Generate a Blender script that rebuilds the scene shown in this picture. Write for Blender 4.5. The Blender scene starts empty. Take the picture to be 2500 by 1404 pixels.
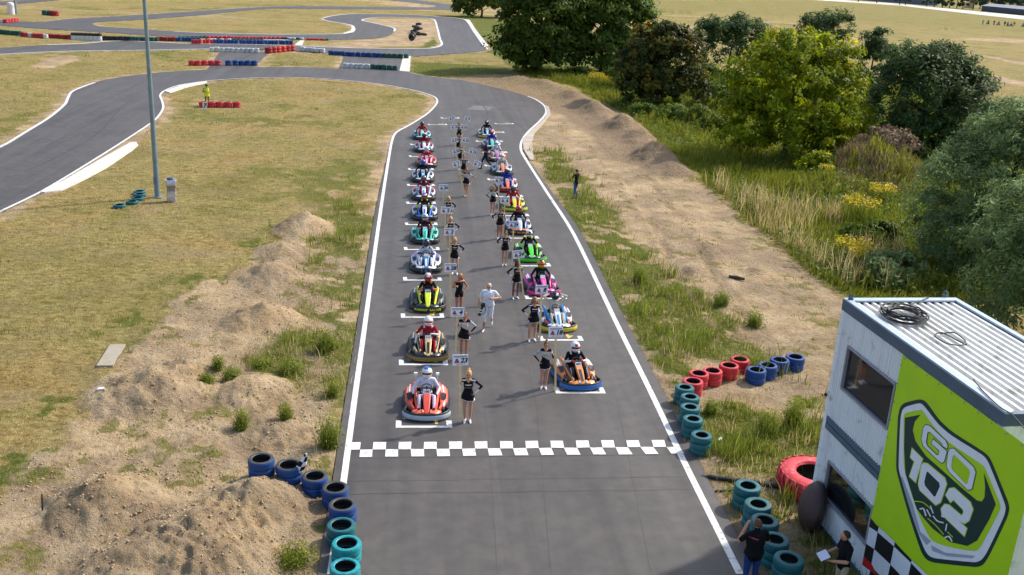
import bpy, bmesh, math, random
import numpy as np
from mathutils import Vector, Matrix, Euler

random.seed(7)
RNG = np.random.default_rng(7)
SC = bpy.context.scene
COL = SC.collection
R = math.radians
PI = math.pi

# ------------------------------------------------------------------ camera
F_PX, PITCH, ROLL, YAW, CAM_H = 2366.4, R(18.504), R(3.034), R(6.071), 12.8
_fw = np.array([math.sin(YAW)*math.cos(PITCH), math.cos(YAW)*math.cos(PITCH), -math.sin(PITCH)])
_rt = np.array([math.cos(YAW), -math.sin(YAW), 0.0])
_up = np.cross(_rt, _fw)
CR = _rt*math.cos(ROLL) + _up*math.sin(ROLL)
CU = -_rt*math.sin(ROLL) + _up*math.cos(ROLL)
CF = _fw
cam_d = bpy.data.cameras.new('camera')
cam = bpy.data.objects.new('camera', cam_d); COL.objects.link(cam)
cam_d.sensor_width = 36.0
cam_d.lens = F_PX/2500.0*36.0
cam_d.clip_start = 0.5; cam_d.clip_end = 6000
M = Matrix(((CR[0], CU[0], -CF[0], 0), (CR[1], CU[1], -CF[1], 0), (CR[2], CU[2], -CF[2], CAM_H), (0, 0, 0, 1)))
cam.matrix_world = M
SC.camera = cam

# ------------------------------------------------------------------ light
SUN_EL, SUN_AZ = R(42), R(60)          # azimuth clockwise from +Y
world = bpy.data.worlds.new('World'); SC.world = world; world.use_nodes = True
wn = world.node_tree.nodes; wl = world.node_tree.links
wn.clear()
sky = wn.new('ShaderNodeTexSky'); sky.sky_type = 'NISHITA'; sky.sun_disc = False
sky.sun_elevation = SUN_EL; sky.sun_rotation = SUN_AZ
sky.air_density = 1.0; sky.dust_density = 2.5; sky.ozone_density = 1.0
bg = wn.new('ShaderNodeBackground'); bg.inputs['Strength'].default_value = 0.15
wo = wn.new('ShaderNodeOutputWorld')
wl.new(sky.outputs[0], bg.inputs[0]); wl.new(bg.outputs[0], wo.inputs[0])
sun_d = bpy.data.lights.new('sun', 'SUN'); sun_d.energy = 2.9; sun_d.angle = R(2.0); sun_d.color = (1.0, 0.955, 0.88)
sun = bpy.data.objects.new('sun', sun_d); COL.objects.link(sun)
_sd = Vector((math.sin(SUN_AZ)*math.cos(SUN_EL), math.cos(SUN_AZ)*math.cos(SUN_EL), math.sin(SUN_EL)))
sun.rotation_euler = _sd.to_track_quat('Z', 'Y').to_euler()
sun.location = (30, 30, 60)
SC.view_settings.view_transform = 'Standard'
try: SC.view_settings.look = 'None'
except Exception: pass
SC.view_settings.gamma = 1.0
SC.view_settings.use_curve_mapping = False
SC.view_settings.exposure = 0.56
SC.render.engine = 'CYCLES'
try:
    SC.cycles.use_denoising = True
    SC.cycles.max_bounces = 6; SC.cycles.diffuse_bounces = 3; SC.cycles.transparent_max_bounces = 8
    SC.cycles.sample_clamp_indirect = 6.0
except Exception: pass

# ------------------------------------------------------------------ survey helpers
def ray(px, py):
    return CF*F_PX + CR*(px-1250.0) + CU*(702.0-py)
def at(px, py, z=0.0):
    d = ray(px, py); t = (z-CAM_H)/d[2]
    return np.array([d[0]*t, d[1]*t, z])
def at_y(px, py, y):
    d = ray(px, py); t = y/d[1]
    return np.array([d[0]*t, y, CAM_H+d[2]*t])
def g2(pts, z=0.0):
    return [tuple(at(x, y, z)[:2]) for x, y in pts]

def catmull(pts, n=4, closed=False):
    P = [np.array(p, float) for p in pts]; out = []
    m = len(P); segs = m if closed else m-1
    for i in range(segs):
        if closed: a, b, c, d = P[(i-1) % m], P[i], P[(i+1) % m], P[(i+2) % m]
        else: a, b, c, d = P[max(i-1, 0)], P[i], P[i+1], P[min(i+2, m-1)]
        for k in range(n):
            t = k/n
            # centripetal-ish uniform spline with reduced tension
            m1 = (c-a)*0.42; m2 = (d-b)*0.42
            lim = np.linalg.norm(c-b)*1.0
            for mm in (m1, m2):
                L = np.linalg.norm(mm)
                if L > lim: mm *= lim/L
            h00 = 2*t**3-3*t**2+1; h10 = t**3-2*t**2+t; h01 = -2*t**3+3*t**2; h11 = t**3-t**2
            out.append(h00*b+h10*m1+h01*c+h11*m2)
    if not closed: out.append(P[-1])
    return out

# ------------------------------------------------------------------ noise
def _hash(ix, iy, seed):
    h = (ix.astype(np.int64)*374761393 + iy.astype(np.int64)*668265263 + seed*1442695041) & 0xFFFFFFFF
    h = ((h ^ (h >> 13))*1274126177) & 0xFFFFFFFF
    h = h ^ (h >> 16)
    return (h & 0xFFFFFF)/float(0xFFFFFF)
def vnoise(x, y, seed=0):
    ix = np.floor(x); iy = np.floor(y); fx = x-ix; fy = y-iy
    fx = fx*fx*(3-2*fx); fy = fy*fy*(3-2*fy)
    a = _hash(ix, iy, seed); b = _hash(ix+1, iy, seed); c = _hash(ix, iy+1, seed); d = _hash(ix+1, iy+1, seed)
    return (a*(1-fx)+b*fx)*(1-fy)+(c*(1-fx)+d*fx)*fy
def fbm(x, y, octaves=4, seed=0):
    s = 0; a = 1; t = 0
    for o in range(octaves):
        s = s+a*vnoise(x, y, seed+o*17); t += a; a *= 0.5
        x, y = x*2.03+11.3, y*2.03+7.7
    return s/t
def inside(poly, x, y):
    P = np.array(poly); r = np.zeros(x.shape, bool); n = len(P)
    for i in range(n):
        x1, y1 = P[i]; x2, y2 = P[(i+1) % n]
        if y1 == y2: continue
        c = ((y1 > y) != (y2 > y)) & (x < (x2-x1)*(y-y1)/(y2-y1)+x1)
        r ^= c
    return r
def dist_poly(poly, x, y, closed=True):
    P = np.array(poly); n = len(P); d = np.full(x.shape, 1e9)
    for i in range(n if closed else n-1):
        a = P[i]; b = P[(i+1) % n]; ab = b-a; L = ab@ab
        if L < 1e-9: continue
        t = np.clip(((x-a[0])*ab[0]+(y-a[1])*ab[1])/L, 0, 1)
        d = np.minimum(d, (x-a[0]-t*ab[0])**2+(y-a[1]-t*ab[1])**2)
    return np.sqrt(d)
def sstep(a, b, v):
    t = np.clip((v-a)/(b-a), 0, 1); return t*t*(3-2*t)

# ------------------------------------------------------------------ materials
_MATS = {}
def new_mat(name):
    m = bpy.data.materials.new(name); m.use_nodes = True
    nt = m.node_tree; b = nt.nodes.get('Principled BSDF')
    return m, nt, b
def mat(name, rgb, rough=0.6, var=0.12, scale=6.0, bump=0.0, bscale=40.0, metal=0.0, spec=0.5, coat=0.0, dirt=None, dirt_amt=0.0):
    if name in _MATS: return _MATS[name]
    m, nt, b = new_mat(name)
    N, L = nt.nodes, nt.links
    tc = N.new('ShaderNodeTexCoord')
    oi = N.new('ShaderNodeObjectInfo')
    if var > 0:
        no = N.new('ShaderNodeTexNoise'); no.inputs['Scale'].default_value = scale; no.inputs['Detail'].default_value = 4
        ad = N.new('ShaderNodeVectorMath'); ad.operation = 'ADD'
        L.new(tc.outputs['Object'], ad.inputs[0]); L.new(oi.outputs['Location'], ad.inputs[1])
        L.new(ad.outputs[0], no.inputs['Vector'])
        r = N.new('ShaderNodeValToRGB')
        r.color_ramp.elements[0].position = 0.3; r.color_ramp.elements[1].position = 0.7
        lo = [max(0, c*(1-var)) for c in rgb]; hi = [min(1, c*(1+var)) for c in rgb]
        r.color_ramp.elements[0].color = (*lo, 1); r.color_ramp.elements[1].color = (*hi, 1)
        L.new(no.outputs['Fac'], r.inputs[0])
        out = r.outputs[0]
        if dirt:
            n2 = N.new('ShaderNodeTexNoise'); n2.inputs['Scale'].default_value = scale*2.3; n2.inputs['Detail'].default_value = 6
            L.new(ad.outputs[0], n2.inputs['Vector'])
            r2 = N.new('ShaderNodeMapRange'); r2.inputs[1].default_value = 0.62-dirt_amt*0.3; r2.inputs[2].default_value = 0.72
            r2.inputs[3].default_value = 0; r2.inputs[4].default_value = min(1, 0.5+dirt_amt)
            L.new(n2.outputs['Fac'], r2.inputs[0])
            mx = N.new('ShaderNodeMixRGB'); L.new(r2.outputs[0], mx.inputs[0]); L.new(out, mx.inputs[1]); mx.inputs[2].default_value = (*dirt, 1)
            out = mx.outputs[0]
        L.new(out, b.inputs['Base Color'])
    else:
        b.inputs['Base Color'].default_value = (*rgb, 1)
    b.inputs['Roughness'].default_value = rough
    b.inputs['Metallic'].default_value = metal
    b.inputs['Specular IOR Level'].default_value = spec
    if coat: b.inputs['Coat Weight'].default_value = coat; b.inputs['Coat Roughness'].default_value = 0.1
    if bump > 0:
        nb = N.new('ShaderNodeTexNoise'); nb.inputs['Scale'].default_value = bscale; nb.inputs['Detail'].default_value = 5
        L.new(tc.outputs['Object'], nb.inputs['Vector'])
        bp = N.new('ShaderNodeBump'); bp.inputs['Strength'].default_value = bump; bp.inputs['Distance'].default_value = 0.02
        L.new(nb.outputs['Fac'], bp.inputs['Height']); L.new(bp.outputs[0], b.inputs['Normal'])
    _MATS[name] = m
    return m
def hexlin(h):
    h = h.lstrip('#'); o = []
    for i in (0, 2, 4):
        c = int(h[i:i+2], 16)/255.0
        o.append(c/12.92 if c <= 0.04045 else ((c+0.055)/1.055)**2.4)
    return tuple(o)
def paint(h, rough=0.35, **k):          # glossy paint / plastic from a named colour
    return mat('paint_'+h, hexlin(h), rough, var=k.pop('var', 0.06), scale=5, **k)
def cloth(h):
    return mat('cloth_'+h, hexlin(h), 0.85, var=0.14, scale=9, bump=0.25, bscale=22, spec=0.2)

# ------------------------------------------------------------------ objects
def link(o, parent=None):
    COL.objects.link(o)
    if parent is not None: o.parent = parent
    return o
def tag(o, label=None, cat=None, group=None, kind=None):
    if label: o['label'] = label
    if cat: o['category'] = cat
    if group: o['group'] = group
    if kind: o['kind'] = kind
    return o
def empty(name, loc=(0, 0, 0), rz=0.0, label=None, cat=None, group=None):
    o = bpy.data.objects.new(name, None); o.empty_display_size = 0.1
    o.location = loc; o.rotation_euler = (0, 0, rz)
    link(o); return tag(o, label, cat, group)
def obj(name, me, parent=None, mats=None, loc=None, rot=None):
    o = bpy.data.objects.new(name, me); link(o, parent)
    if mats is not None: set_mats(o, mats)
    if loc is not None: o.location = loc
    if rot is not None: o.rotation_euler = rot
    return o
def set_mats(o, mats):
    # materials live on the object so that copies can share mesh data
    if not isinstance(mats, (list, tuple)): mats = [mats]
    me = o.data
    while len(me.materials) < len(mats): me.materials.append(None)
    for i, m in enumerate(mats):
        o.material_slots[i].link = 'OBJECT'; o.material_slots[i].material = m
def smooth(me, ang=40):
    me.polygons.foreach_set('use_smooth', np.ones(len(me.polygons), bool))
    if ang is not None:
        try: me.set_sharp_from_angle(angle=R(ang))
        except Exception: pass
    return me

class MB:
    def __init__(s): s.v = []; s.f = []; s.m = []
    def add(s, vs, fs, m=0):
        b = len(s.v); s.v.extend([tuple(map(float, p)) for p in vs])
        s.f.extend([tuple(i+b for i in f) for f in fs]); s.m.extend([m]*len(fs)); return s
    def box(s, c, d, rz=0, m=0, mat4=None, taper=1.0):
        x, y, z = d[0]/2, d[1]/2, d[2]/2
        P = [(-x, -y, -z), (x, -y, -z), (x, y, -z), (-x, y, -z), (-x*taper, -y*taper, z), (x*taper, -y*taper, z), (x*taper, y*taper, z), (-x*taper, y*taper, z)]
        if mat4 is not None: P = [tuple(mat4 @ Vector(p)) for p in P]
        elif rz: P = [(p[0]*math.cos(rz)-p[1]*math.sin(rz), p[0]*math.sin(rz)+p[1]*math.cos(rz), p[2]) for p in P]
        P = [(p[0]+c[0], p[1]+c[1], p[2]+c[2]) for p in P]
        return s.add(P, [(0, 3, 2, 1), (4, 5, 6, 7), (0, 1, 5, 4), (1, 2, 6, 5), (2, 3, 7, 6), (3, 0, 4, 7)], m)
    def tube(s, pts, rad, n=8, m=0, caps=True, round_caps=False, closed=False):
        P = [np.array(p, float) for p in pts]
        if not hasattr(rad, '__len__'): rad = [rad]*len(P)
        rad = list(rad)
        if round_caps and not closed:
            d0 = P[0]-P[1]; d0 /= max(np.linalg.norm(d0), 1e-9); d1 = P[-1]-P[-2]; d1 /= max(np.linalg.norm(d1), 1e-9)
            r0, r1 = rad[0], rad[-1]
            P = [P[0]+d0*r0*0.97, P[0]+d0*r0*0.7]+P+[P[-1]+d1*r1*0.7, P[-1]+d1*r1*0.97]
            rad = [r0*0.2, r0*0.71]+rad+[r1*0.71, r1*0.2]
        k = len(P); tang = []
        for i in range(k):
            if closed: t = P[(i+1) % k]-P[i-1]
            else: t = P[min(i+1, k-1)]-P[max(i-1, 0)]
            L = np.linalg.norm(t); tang.append(t/L if L > 1e-9 else np.array([0, 0, 1.0]))
        ref = np.array([0, 0, 1.0]) if abs(tang[0][2]) < 0.9 else np.array([1.0, 0, 0])
        u = np.cross(tang[0], ref); u /= np.linalg.norm(u)
        vs = []; fs = []
        for i in range(k):
            u = u-tang[i]*(u@tang[i]); u /= max(np.linalg.norm(u), 1e-9); w = np.cross(tang[i], u)
            for j in range(n):
                a = 2*PI*j/n; vs.append(P[i]+(u*math.cos(a)+w*math.sin(a))*rad[i])
        for i in range(k if closed else k-1):
            i2 = (i+1) % k
            for j in range(n):
                j2 = (j+1) % n; fs.append((i*n+j, i*n+j2, i2*n+j2, i2*n+j))
        if caps and not closed:
            fs.append(tuple(range(n-1, -1, -1))); fs.append(tuple((k-1)*n+j for j in range(n)))
        return s.add(vs, fs, m)
    def ell(s, c, r, n=10, k=7, m=0, mat3=None):
        vs = []; fs = []
        for i in range(k+1):
            ph = PI*i/k
            for j in range(n):
                a = 2*PI*j/n
                p = np.array([r[0]*math.sin(ph)*math.cos(a), r[1]*math.sin(ph)*math.sin(a), r[2]*math.cos(ph)])
                if mat3 is not None: p = mat3@p
                vs.append(p+np.array(c))
        for i in range(k):
            for j in range(n):
                j2 = (j+1) % n; fs.append((i*n+j, (i+1)*n+j, (i+1)*n+j2, i*n+j2))
        return s.add(vs, fs, m)
    def lathe(s, prof, n=24, m=0, c=(0, 0, 0), closed=True, mat3=None):
        # prof: list of (radius, z); closed loops make tyres
        vs = []; fs = []; k = len(prof)
        for j in range(n):
            a = 2*PI*j/n
            for r, z in prof:
                p = np.array([r*math.cos(a), r*math.sin(a), z])
                if mat3 is not None: p = mat3@p
                vs.append(p+np.array(c))
        for j in range(n):
            j2 = (j+1) % n
            for i in range(k if closed else k-1):
                i2 = (i+1) % k; fs.append((j*k+i, j2*k+i, j2*k+i2, j*k+i2))
        return s.add(vs, fs, m)
    def loft(s, secs, m=0, closed_sec=True, caps=True):
        k = len(secs); n = len(secs[0]); vs = [p for sec in secs for p in sec]; fs = []
        for i in range(k-1):
            for j in range(n if closed_sec else n-1):
                j2 = (j+1) % n; fs.append((i*n+j, i*n+j2, (i+1)*n+j2, (i+1)*n+j))
        if caps and closed_sec:
            fs.append(tuple(range(n-1, -1, -1))); fs.append(tuple((k-1)*n+j for j in range(n)))
        return s.add(vs, fs, m)
    def mesh(s, name, sm=None, fixn=False):
        me = bpy.data.meshes.new(name); me.from_pydata(s.v, [], s.f)
        if any(s.m): me.polygons.foreach_set('material_index', np.array(s.m, np.int32))
        if fixn:
            bm = bmesh.new(); bm.from_mesh(me); bmesh.ops.recalc_face_normals(bm, faces=bm.faces); bm.to_mesh(me); bm.free()
        me.update()
        if sm is not None: smooth(me, sm)
        return me
    def build(s, name, mats, parent=None, sm=None, loc=None, rot=None, fixn=False):
        return obj(name, s.mesh(name, sm, fixn), parent, mats, loc, rot)

def np_mesh(name, V, Fq, mats=None, parent=None, attrs=None, sm=False):
    """big arrays: V (n,3), Fq (m,3|4)"""
    me = bpy.data.meshes.new(name)
    n, m, k = len(V), len(Fq), Fq.shape[1]
    me.vertices.add(n); me.vertices.foreach_set('co', np.ascontiguousarray(V, np.float32).ravel())
    me.loops.add(m*k); me.loops.foreach_set('vertex_index', np.ascontiguousarray(Fq, np.int32).ravel())
    me.polygons.add(m); me.polygons.foreach_set('loop_start', np.arange(0, m*k, k, dtype=np.int32))
    try: me.polygons.foreach_set('loop_total', np.full(m, k, np.int32))
    except Exception: pass
    if sm: me.polygons.foreach_set('use_smooth', np.ones(m, bool))
    for nm, arr in (attrs or {}).items():
        a = me.attributes.new(nm, 'FLOAT', 'POINT'); a.data.foreach_set('value', np.ascontiguousarray(arr, np.float32))
    me.update(calc_edges=True); me.validate()
    o = obj(name, me, parent, mats)
    return o

def fill_2d(name, loops, z, mats, parent=None):
    """flat sheet from closed loops (holes by even-odd)"""
    cu = bpy.data.curves.new(name+'_c', 'CURVE'); cu.dimensions = '2D'; cu.fill_mode = 'FRONT'
    for lp in loops:
        sp = cu.splines.new('POLY'); sp.points.add(len(lp)-1); sp.use_cyclic_u = True
        for i, p in enumerate(lp): sp.points[i].co = (p[0], p[1], 0, 1)
    t = bpy.data.objects.new('t', cu); COL.objects.link(t)
    dg = bpy.context.evaluated_depsgraph_get(); dg.update()
    me = bpy.data.meshes.new_from_object(t.evaluated_get(dg))
    bpy.data.objects.remove(t); bpy.data.curves.remove(cu)
    me.name = name
    co = np.zeros(len(me.vertices)*3, np.float32); me.vertices.foreach_get('co', co); co = co.reshape(-1, 3); co[:, 2] = z
    me.vertices.foreach_set('co', co.ravel()); me.materials.clear()
    bm = bmesh.new(); bm.from_mesh(me); bmesh.ops.recalc_face_normals(bm, faces=bm.faces)
    for f in bm.faces:
        if f.normal.z < 0: f.normal_flip()
    bm.to_mesh(me); bm.free(); me.update()
    return obj(name, me, parent, mats)

_font = None
def text_mesh(txt, size, depth=0.0, bold=0.0, shear=0.0):
    cu = bpy.data.curves.new('t', 'FONT'); cu.body = txt; cu.size = size; cu.align_x = 'CENTER'; cu.align_y = 'CENTER'
    cu.offset = bold; cu.shear = shear; cu.extrude = depth; cu.resolution_u = 2
    t = bpy.data.objects.new('t', cu); COL.objects.link(t)
    dg = bpy.context.evaluated_depsgraph_get(); dg.update()
    me = bpy.data.meshes.new_from_object(t.evaluated_get(dg)); bpy.data.objects.remove(t); bpy.data.curves.remove(cu)
    me.name = 'lettering'; me.materials.clear()
    return me
def ribbon(pts, w, z, side=0.0):
    """flat strip along a 2-D polyline; side shifts it sideways"""
    P = [np.array(p[:2], float) for p in pts]; vs = []; fs = []; n = len(P)
    for i in range(n):
        t = P[min(i+1, n-1)]-P[max(i-1, 0)]; t /= max(np.linalg.norm(t), 1e-9); nrm = np.array([-t[1], t[0]])
        ww = w[i] if hasattr(w, '__len__') else w
        a = P[i]+nrm*(side-ww/2); b = P[i]+nrm*(side+ww/2)
        vs += [(a[0], a[1], z), (b[0], b[1], z)]
        if i: fs.append((2*i-2, 2*i, 2*i+1, 2*i-1))
    return vs, fs
def copy_tree(o, parent=None):
    c = o.copy(); COL.objects.link(c)
    if parent is not None: c.parent = parent
    for ch in list(o.children): copy_tree(ch, c)
    return c
# ================================================================== ground zones (world outlines)
def W(pts): return g2(pts)
def WS(pts, n=4, closed=False): return [tuple(p) for p in catmull(g2(pts), n, closed)]

# front loop: inner edge then outer edge
INNER = [(-260, 640), (0, 518), (110, 464), (240, 385), (320, 334), (378, 294), (398, 266), (396, 248), (391, 234), (402, 222), (440, 208), (520, 197), (620, 191), (740, 190), (870, 199), (960, 211), (1030, 226), (1062, 238), (1067, 252), (1045, 277), (1002, 305), (968, 324), (957, 345), (947, 400), (930, 510), (912, 640), (893, 780), (868, 960), (846, 1125), (828, 1260), (808, 1404)]
OUTER = [(-260, 470), (0, 360), (60, 325), (120, 288), (158, 256), (166, 240), (180, 222), (250, 197), (330, 184), (420, 175), (520, 170), (620, 165), (720, 164), (840, 168), (970, 172), (1030, 185), (1130, 197), (1240, 222), (1300, 240), (1328, 258), (1333, 276), (1318, 296), (1290, 322), (1274, 345), (1272, 368), (1290, 400), (1340, 478), (1400, 572), (1500, 780), (1590, 962), (1660, 1110), (1735, 1262), (1806, 1404)]
inner_w = WS(INNER, 4); outer_w = WS(OUTER, 4)
# widen the asphalt slightly beyond the painted edge lines
def offset_line(P, d):
    P = [np.array(p) for p in P]; out = []
    for i in range(len(P)):
        t = P[min(i+1, len(P)-1)]-P[max(i-1, 0)]; t /= max(np.linalg.norm(t), 1e-9)
        out.append(tuple(P[i]+np.array([-t[1], t[0]])*d))
    return out
in_edge = offset_line(inner_w, 0.0); out_edge = offset_line(outer_w, 0.0)
def shift_x(P, d, y0=75):      # the pit-straight part carries 0.3 m of asphalt outside the line
    return [(p[0]+d*float(np.clip((y0-p[1])/25.0, 0, 1)), p[1]) if -12 < p[0] < 12 else p for p in P]
in_edge = shift_x(in_edge, -0.28); out_edge = shift_x(out_edge, 0.42)
LOOP = in_edge+[(in_edge[-1][0]+0.4, 8.0), (out_edge[-1][0]-0.9, 8.0)]+out_edge[::-1]
LINK_A = W([(536, 128), (658, 128), (612, 170), (505, 172)])
LINK_B = W([(842, 134), (985, 136), (974, 176), (826, 170)])
TB_OUT = [(-160, 141), (0, 133), (100, 128), (185, 125), (351, 123), (512, 120), (640, 122), (803, 131), (995, 138), (1090, 133), (1168, 126), (1188, 121), (1182, 113), (1156, 76), (1134, 48), (1096, 43), (1000, 36), (868, 34), (812, 39), (787, 46), (800, 51), (846, 59), (863, 67), (862, 77), (832, 83), (731, 84), (660, 84), (462, 79), (330, 70), (264, 66), (236, 63), (226, 59), (240, 54), (351, 48), (502, 36), (660, 21), (760, 22), (1000, 23.5), (1110, 23), (1131, 18), (1108, 12), (1040, 3), (1000, -4), (960, -6), (930, -3), (985, 4), (1062, 13), (1060, 16.5), (1036, 18), (760, 15), (660, 16), (502, 26), (264, 41), (172, 46), (92, 54), (0, 49), (-160, 44)]
TB_IN = [(-130, 60), (0, 63), (106, 71), (264, 80), (330, 85), (462, 91), (600, 95), (735, 98), (827, 97), (905, 94), (945, 89), (962, 77), (960, 68), (920, 58), (884, 50), (900, 45), (940, 42), (1036, 44), (1060, 48), (1068, 70), (1074, 95), (1079, 108), (1068, 115), (1034, 119), (880, 118), (741, 113), (620, 109), (467, 107), (300, 100), (198, 107), (92, 111), (0, 117), (-130, 121)]
tb_out_w = WS(TB_OUT, 4, True); tb_in_w = WS(TB_IN, 4, True)
FAR_STRIP = W([(-160, 24), (0, 13.5), (130, 2), (200, -6), (150, -8), (90, -3), (0, 4), (-160, 14)])
ASPH = [LOOP, LINK_A, LINK_B, tb_out_w, FAR_STRIP]

SAND_L = W([(905, 560), (860, 545), (740, 535), (640, 600), (520, 690), (420, 745), (330, 830), (250, 900), (190, 1000), (130, 1070), (60, 1150), (0, 1215), (-150, 1300), (-150, 1800), (760, 1800), (800, 1404), (835, 1180), (868, 950), (912, 640)])
SAND_R = W([(1340, 290), (1400, 235), (1560, 300), (1640, 390), (1760, 480), (1900, 600), (2000, 680), (2075, 740), (2060, 900), (2010, 1100), (1975, 1200), (2060, 1800), (1900, 1800), (1815, 1404), (1660, 1110), (1400, 570), (1290, 360), (1335, 290)])
SOIL = W([(1090, 186), (1240, 182), (1400, 225), (1545, 290), (1640, 385), (1600, 425), (1500, 390), (1440, 320), (1340, 265), (1225, 225), (1120, 196)])
VEG = W([(1000, 140), (1200, 128), (1260, 178), (1400, 212), (1560, 296), (1650, 388), (1760, 476), (1900, 592), (2000, 672), (2085, 735), (2500, 730), (2600, 400), (2380, 235), (2100, 200), (1760, 170), (1500, 140), (1400, 100), (1180, 40), (1130, 30)])
HILL_ISLE = W([(880, 46), (1060, 46), (1078, 110), (880, 118), (741, 112), (900, 95), (964, 74)])
WEED_R = W([(1300, 372), (1360, 372), (1440, 440), (1500, 520), (1590, 640), (1720, 730), (1800, 800), (1870, 870), (1850, 930), (1700, 860), (1600, 800), (1520, 760), (1470, 700), (1420, 620), (1390, 560), (1360, 450)])
WEED_R2 = W([(1640, 900), (1700, 930), (1900, 950), (2010, 960), (2005, 1100), (1900, 1160), (1720, 1130), (1660, 1000), (1600, 900), (1480, 720), (1520, 720)])
WEED_L = W([(760, 530), (905, 500), (915, 640), (880, 900), (850, 1110), (770, 1110), (790, 900), (700, 980), (560, 960), (480, 930), (640, 860), (740, 800), (740, 640), (700, 560)])
MUD = W([(1700, 1190), (1760, 1160), (1900, 1200), (1960, 1260), (2060, 1500), (1830, 1500), (1790, 1400), (1740, 1290)])
SCRUB = W([(1000, 150), (1250, 160), (1250, 190), (1090, 196), (1000, 180)])
PATH_FAR = [g2(p) for p in ([(2380, 180), (2440, 192), (2520, 212)], [(2370, 172), (2300, 175), (2180, 150)], [(2060, 90), (2200, 110), (2330, 140)], [(1540, 16), (1640, 22), (1760, 30), (1900, 45)], [(1640, 38), (1700, 40), (1800, 50)], [(2300, 120), (2420, 140), (2520, 160)], [(100, 162), (165, 138)])]
MOUNDS = [  # px, py, radius m, height m, soil?
    (740, 565, 1.8, 0.8, 0), (690, 620, 1.5, .5, 0), (650, 680, 1.7, 0.6, 0), (650, 790, 1.7, 0.65, 0), (370, 960, 2.1, 0.65, 0), (480, 900, 1.4, .35, 0), (620, 960, 1.5, 0.4, 0), (690, 1060, 1.2, 0.2, 0),
    (630, 1235, 1.5, 0.6, 0), (480, 1310, 1.6, 0.45, 0), (250, 1230, 1.6, 0.65, 0), (330, 1390, 1.7, 0.5, 0), (560, 1390, 1.4, .5, 0),
    (1255, 200, 2.5, 0.5, 1), (1330, 208, 2.2, 0.5, 1), (1390, 240, 2.2, 0.8, 1), (1450, 275, 2.2, 0.55, 1), (1520, 318, 2.6, .85, 1), (1570, 345, 1.6, .6, 1), (1600, 390, 2.2, 0.9, 1), (1690, 665, .9, .2, 1), (1845, 668, .8, .25, 1), (1735, 612, 1.7, .12, 1), (2130, 430, 4.5, 2.2, 2), (2000, 470, 4.0, 1.0, 2)]

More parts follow.
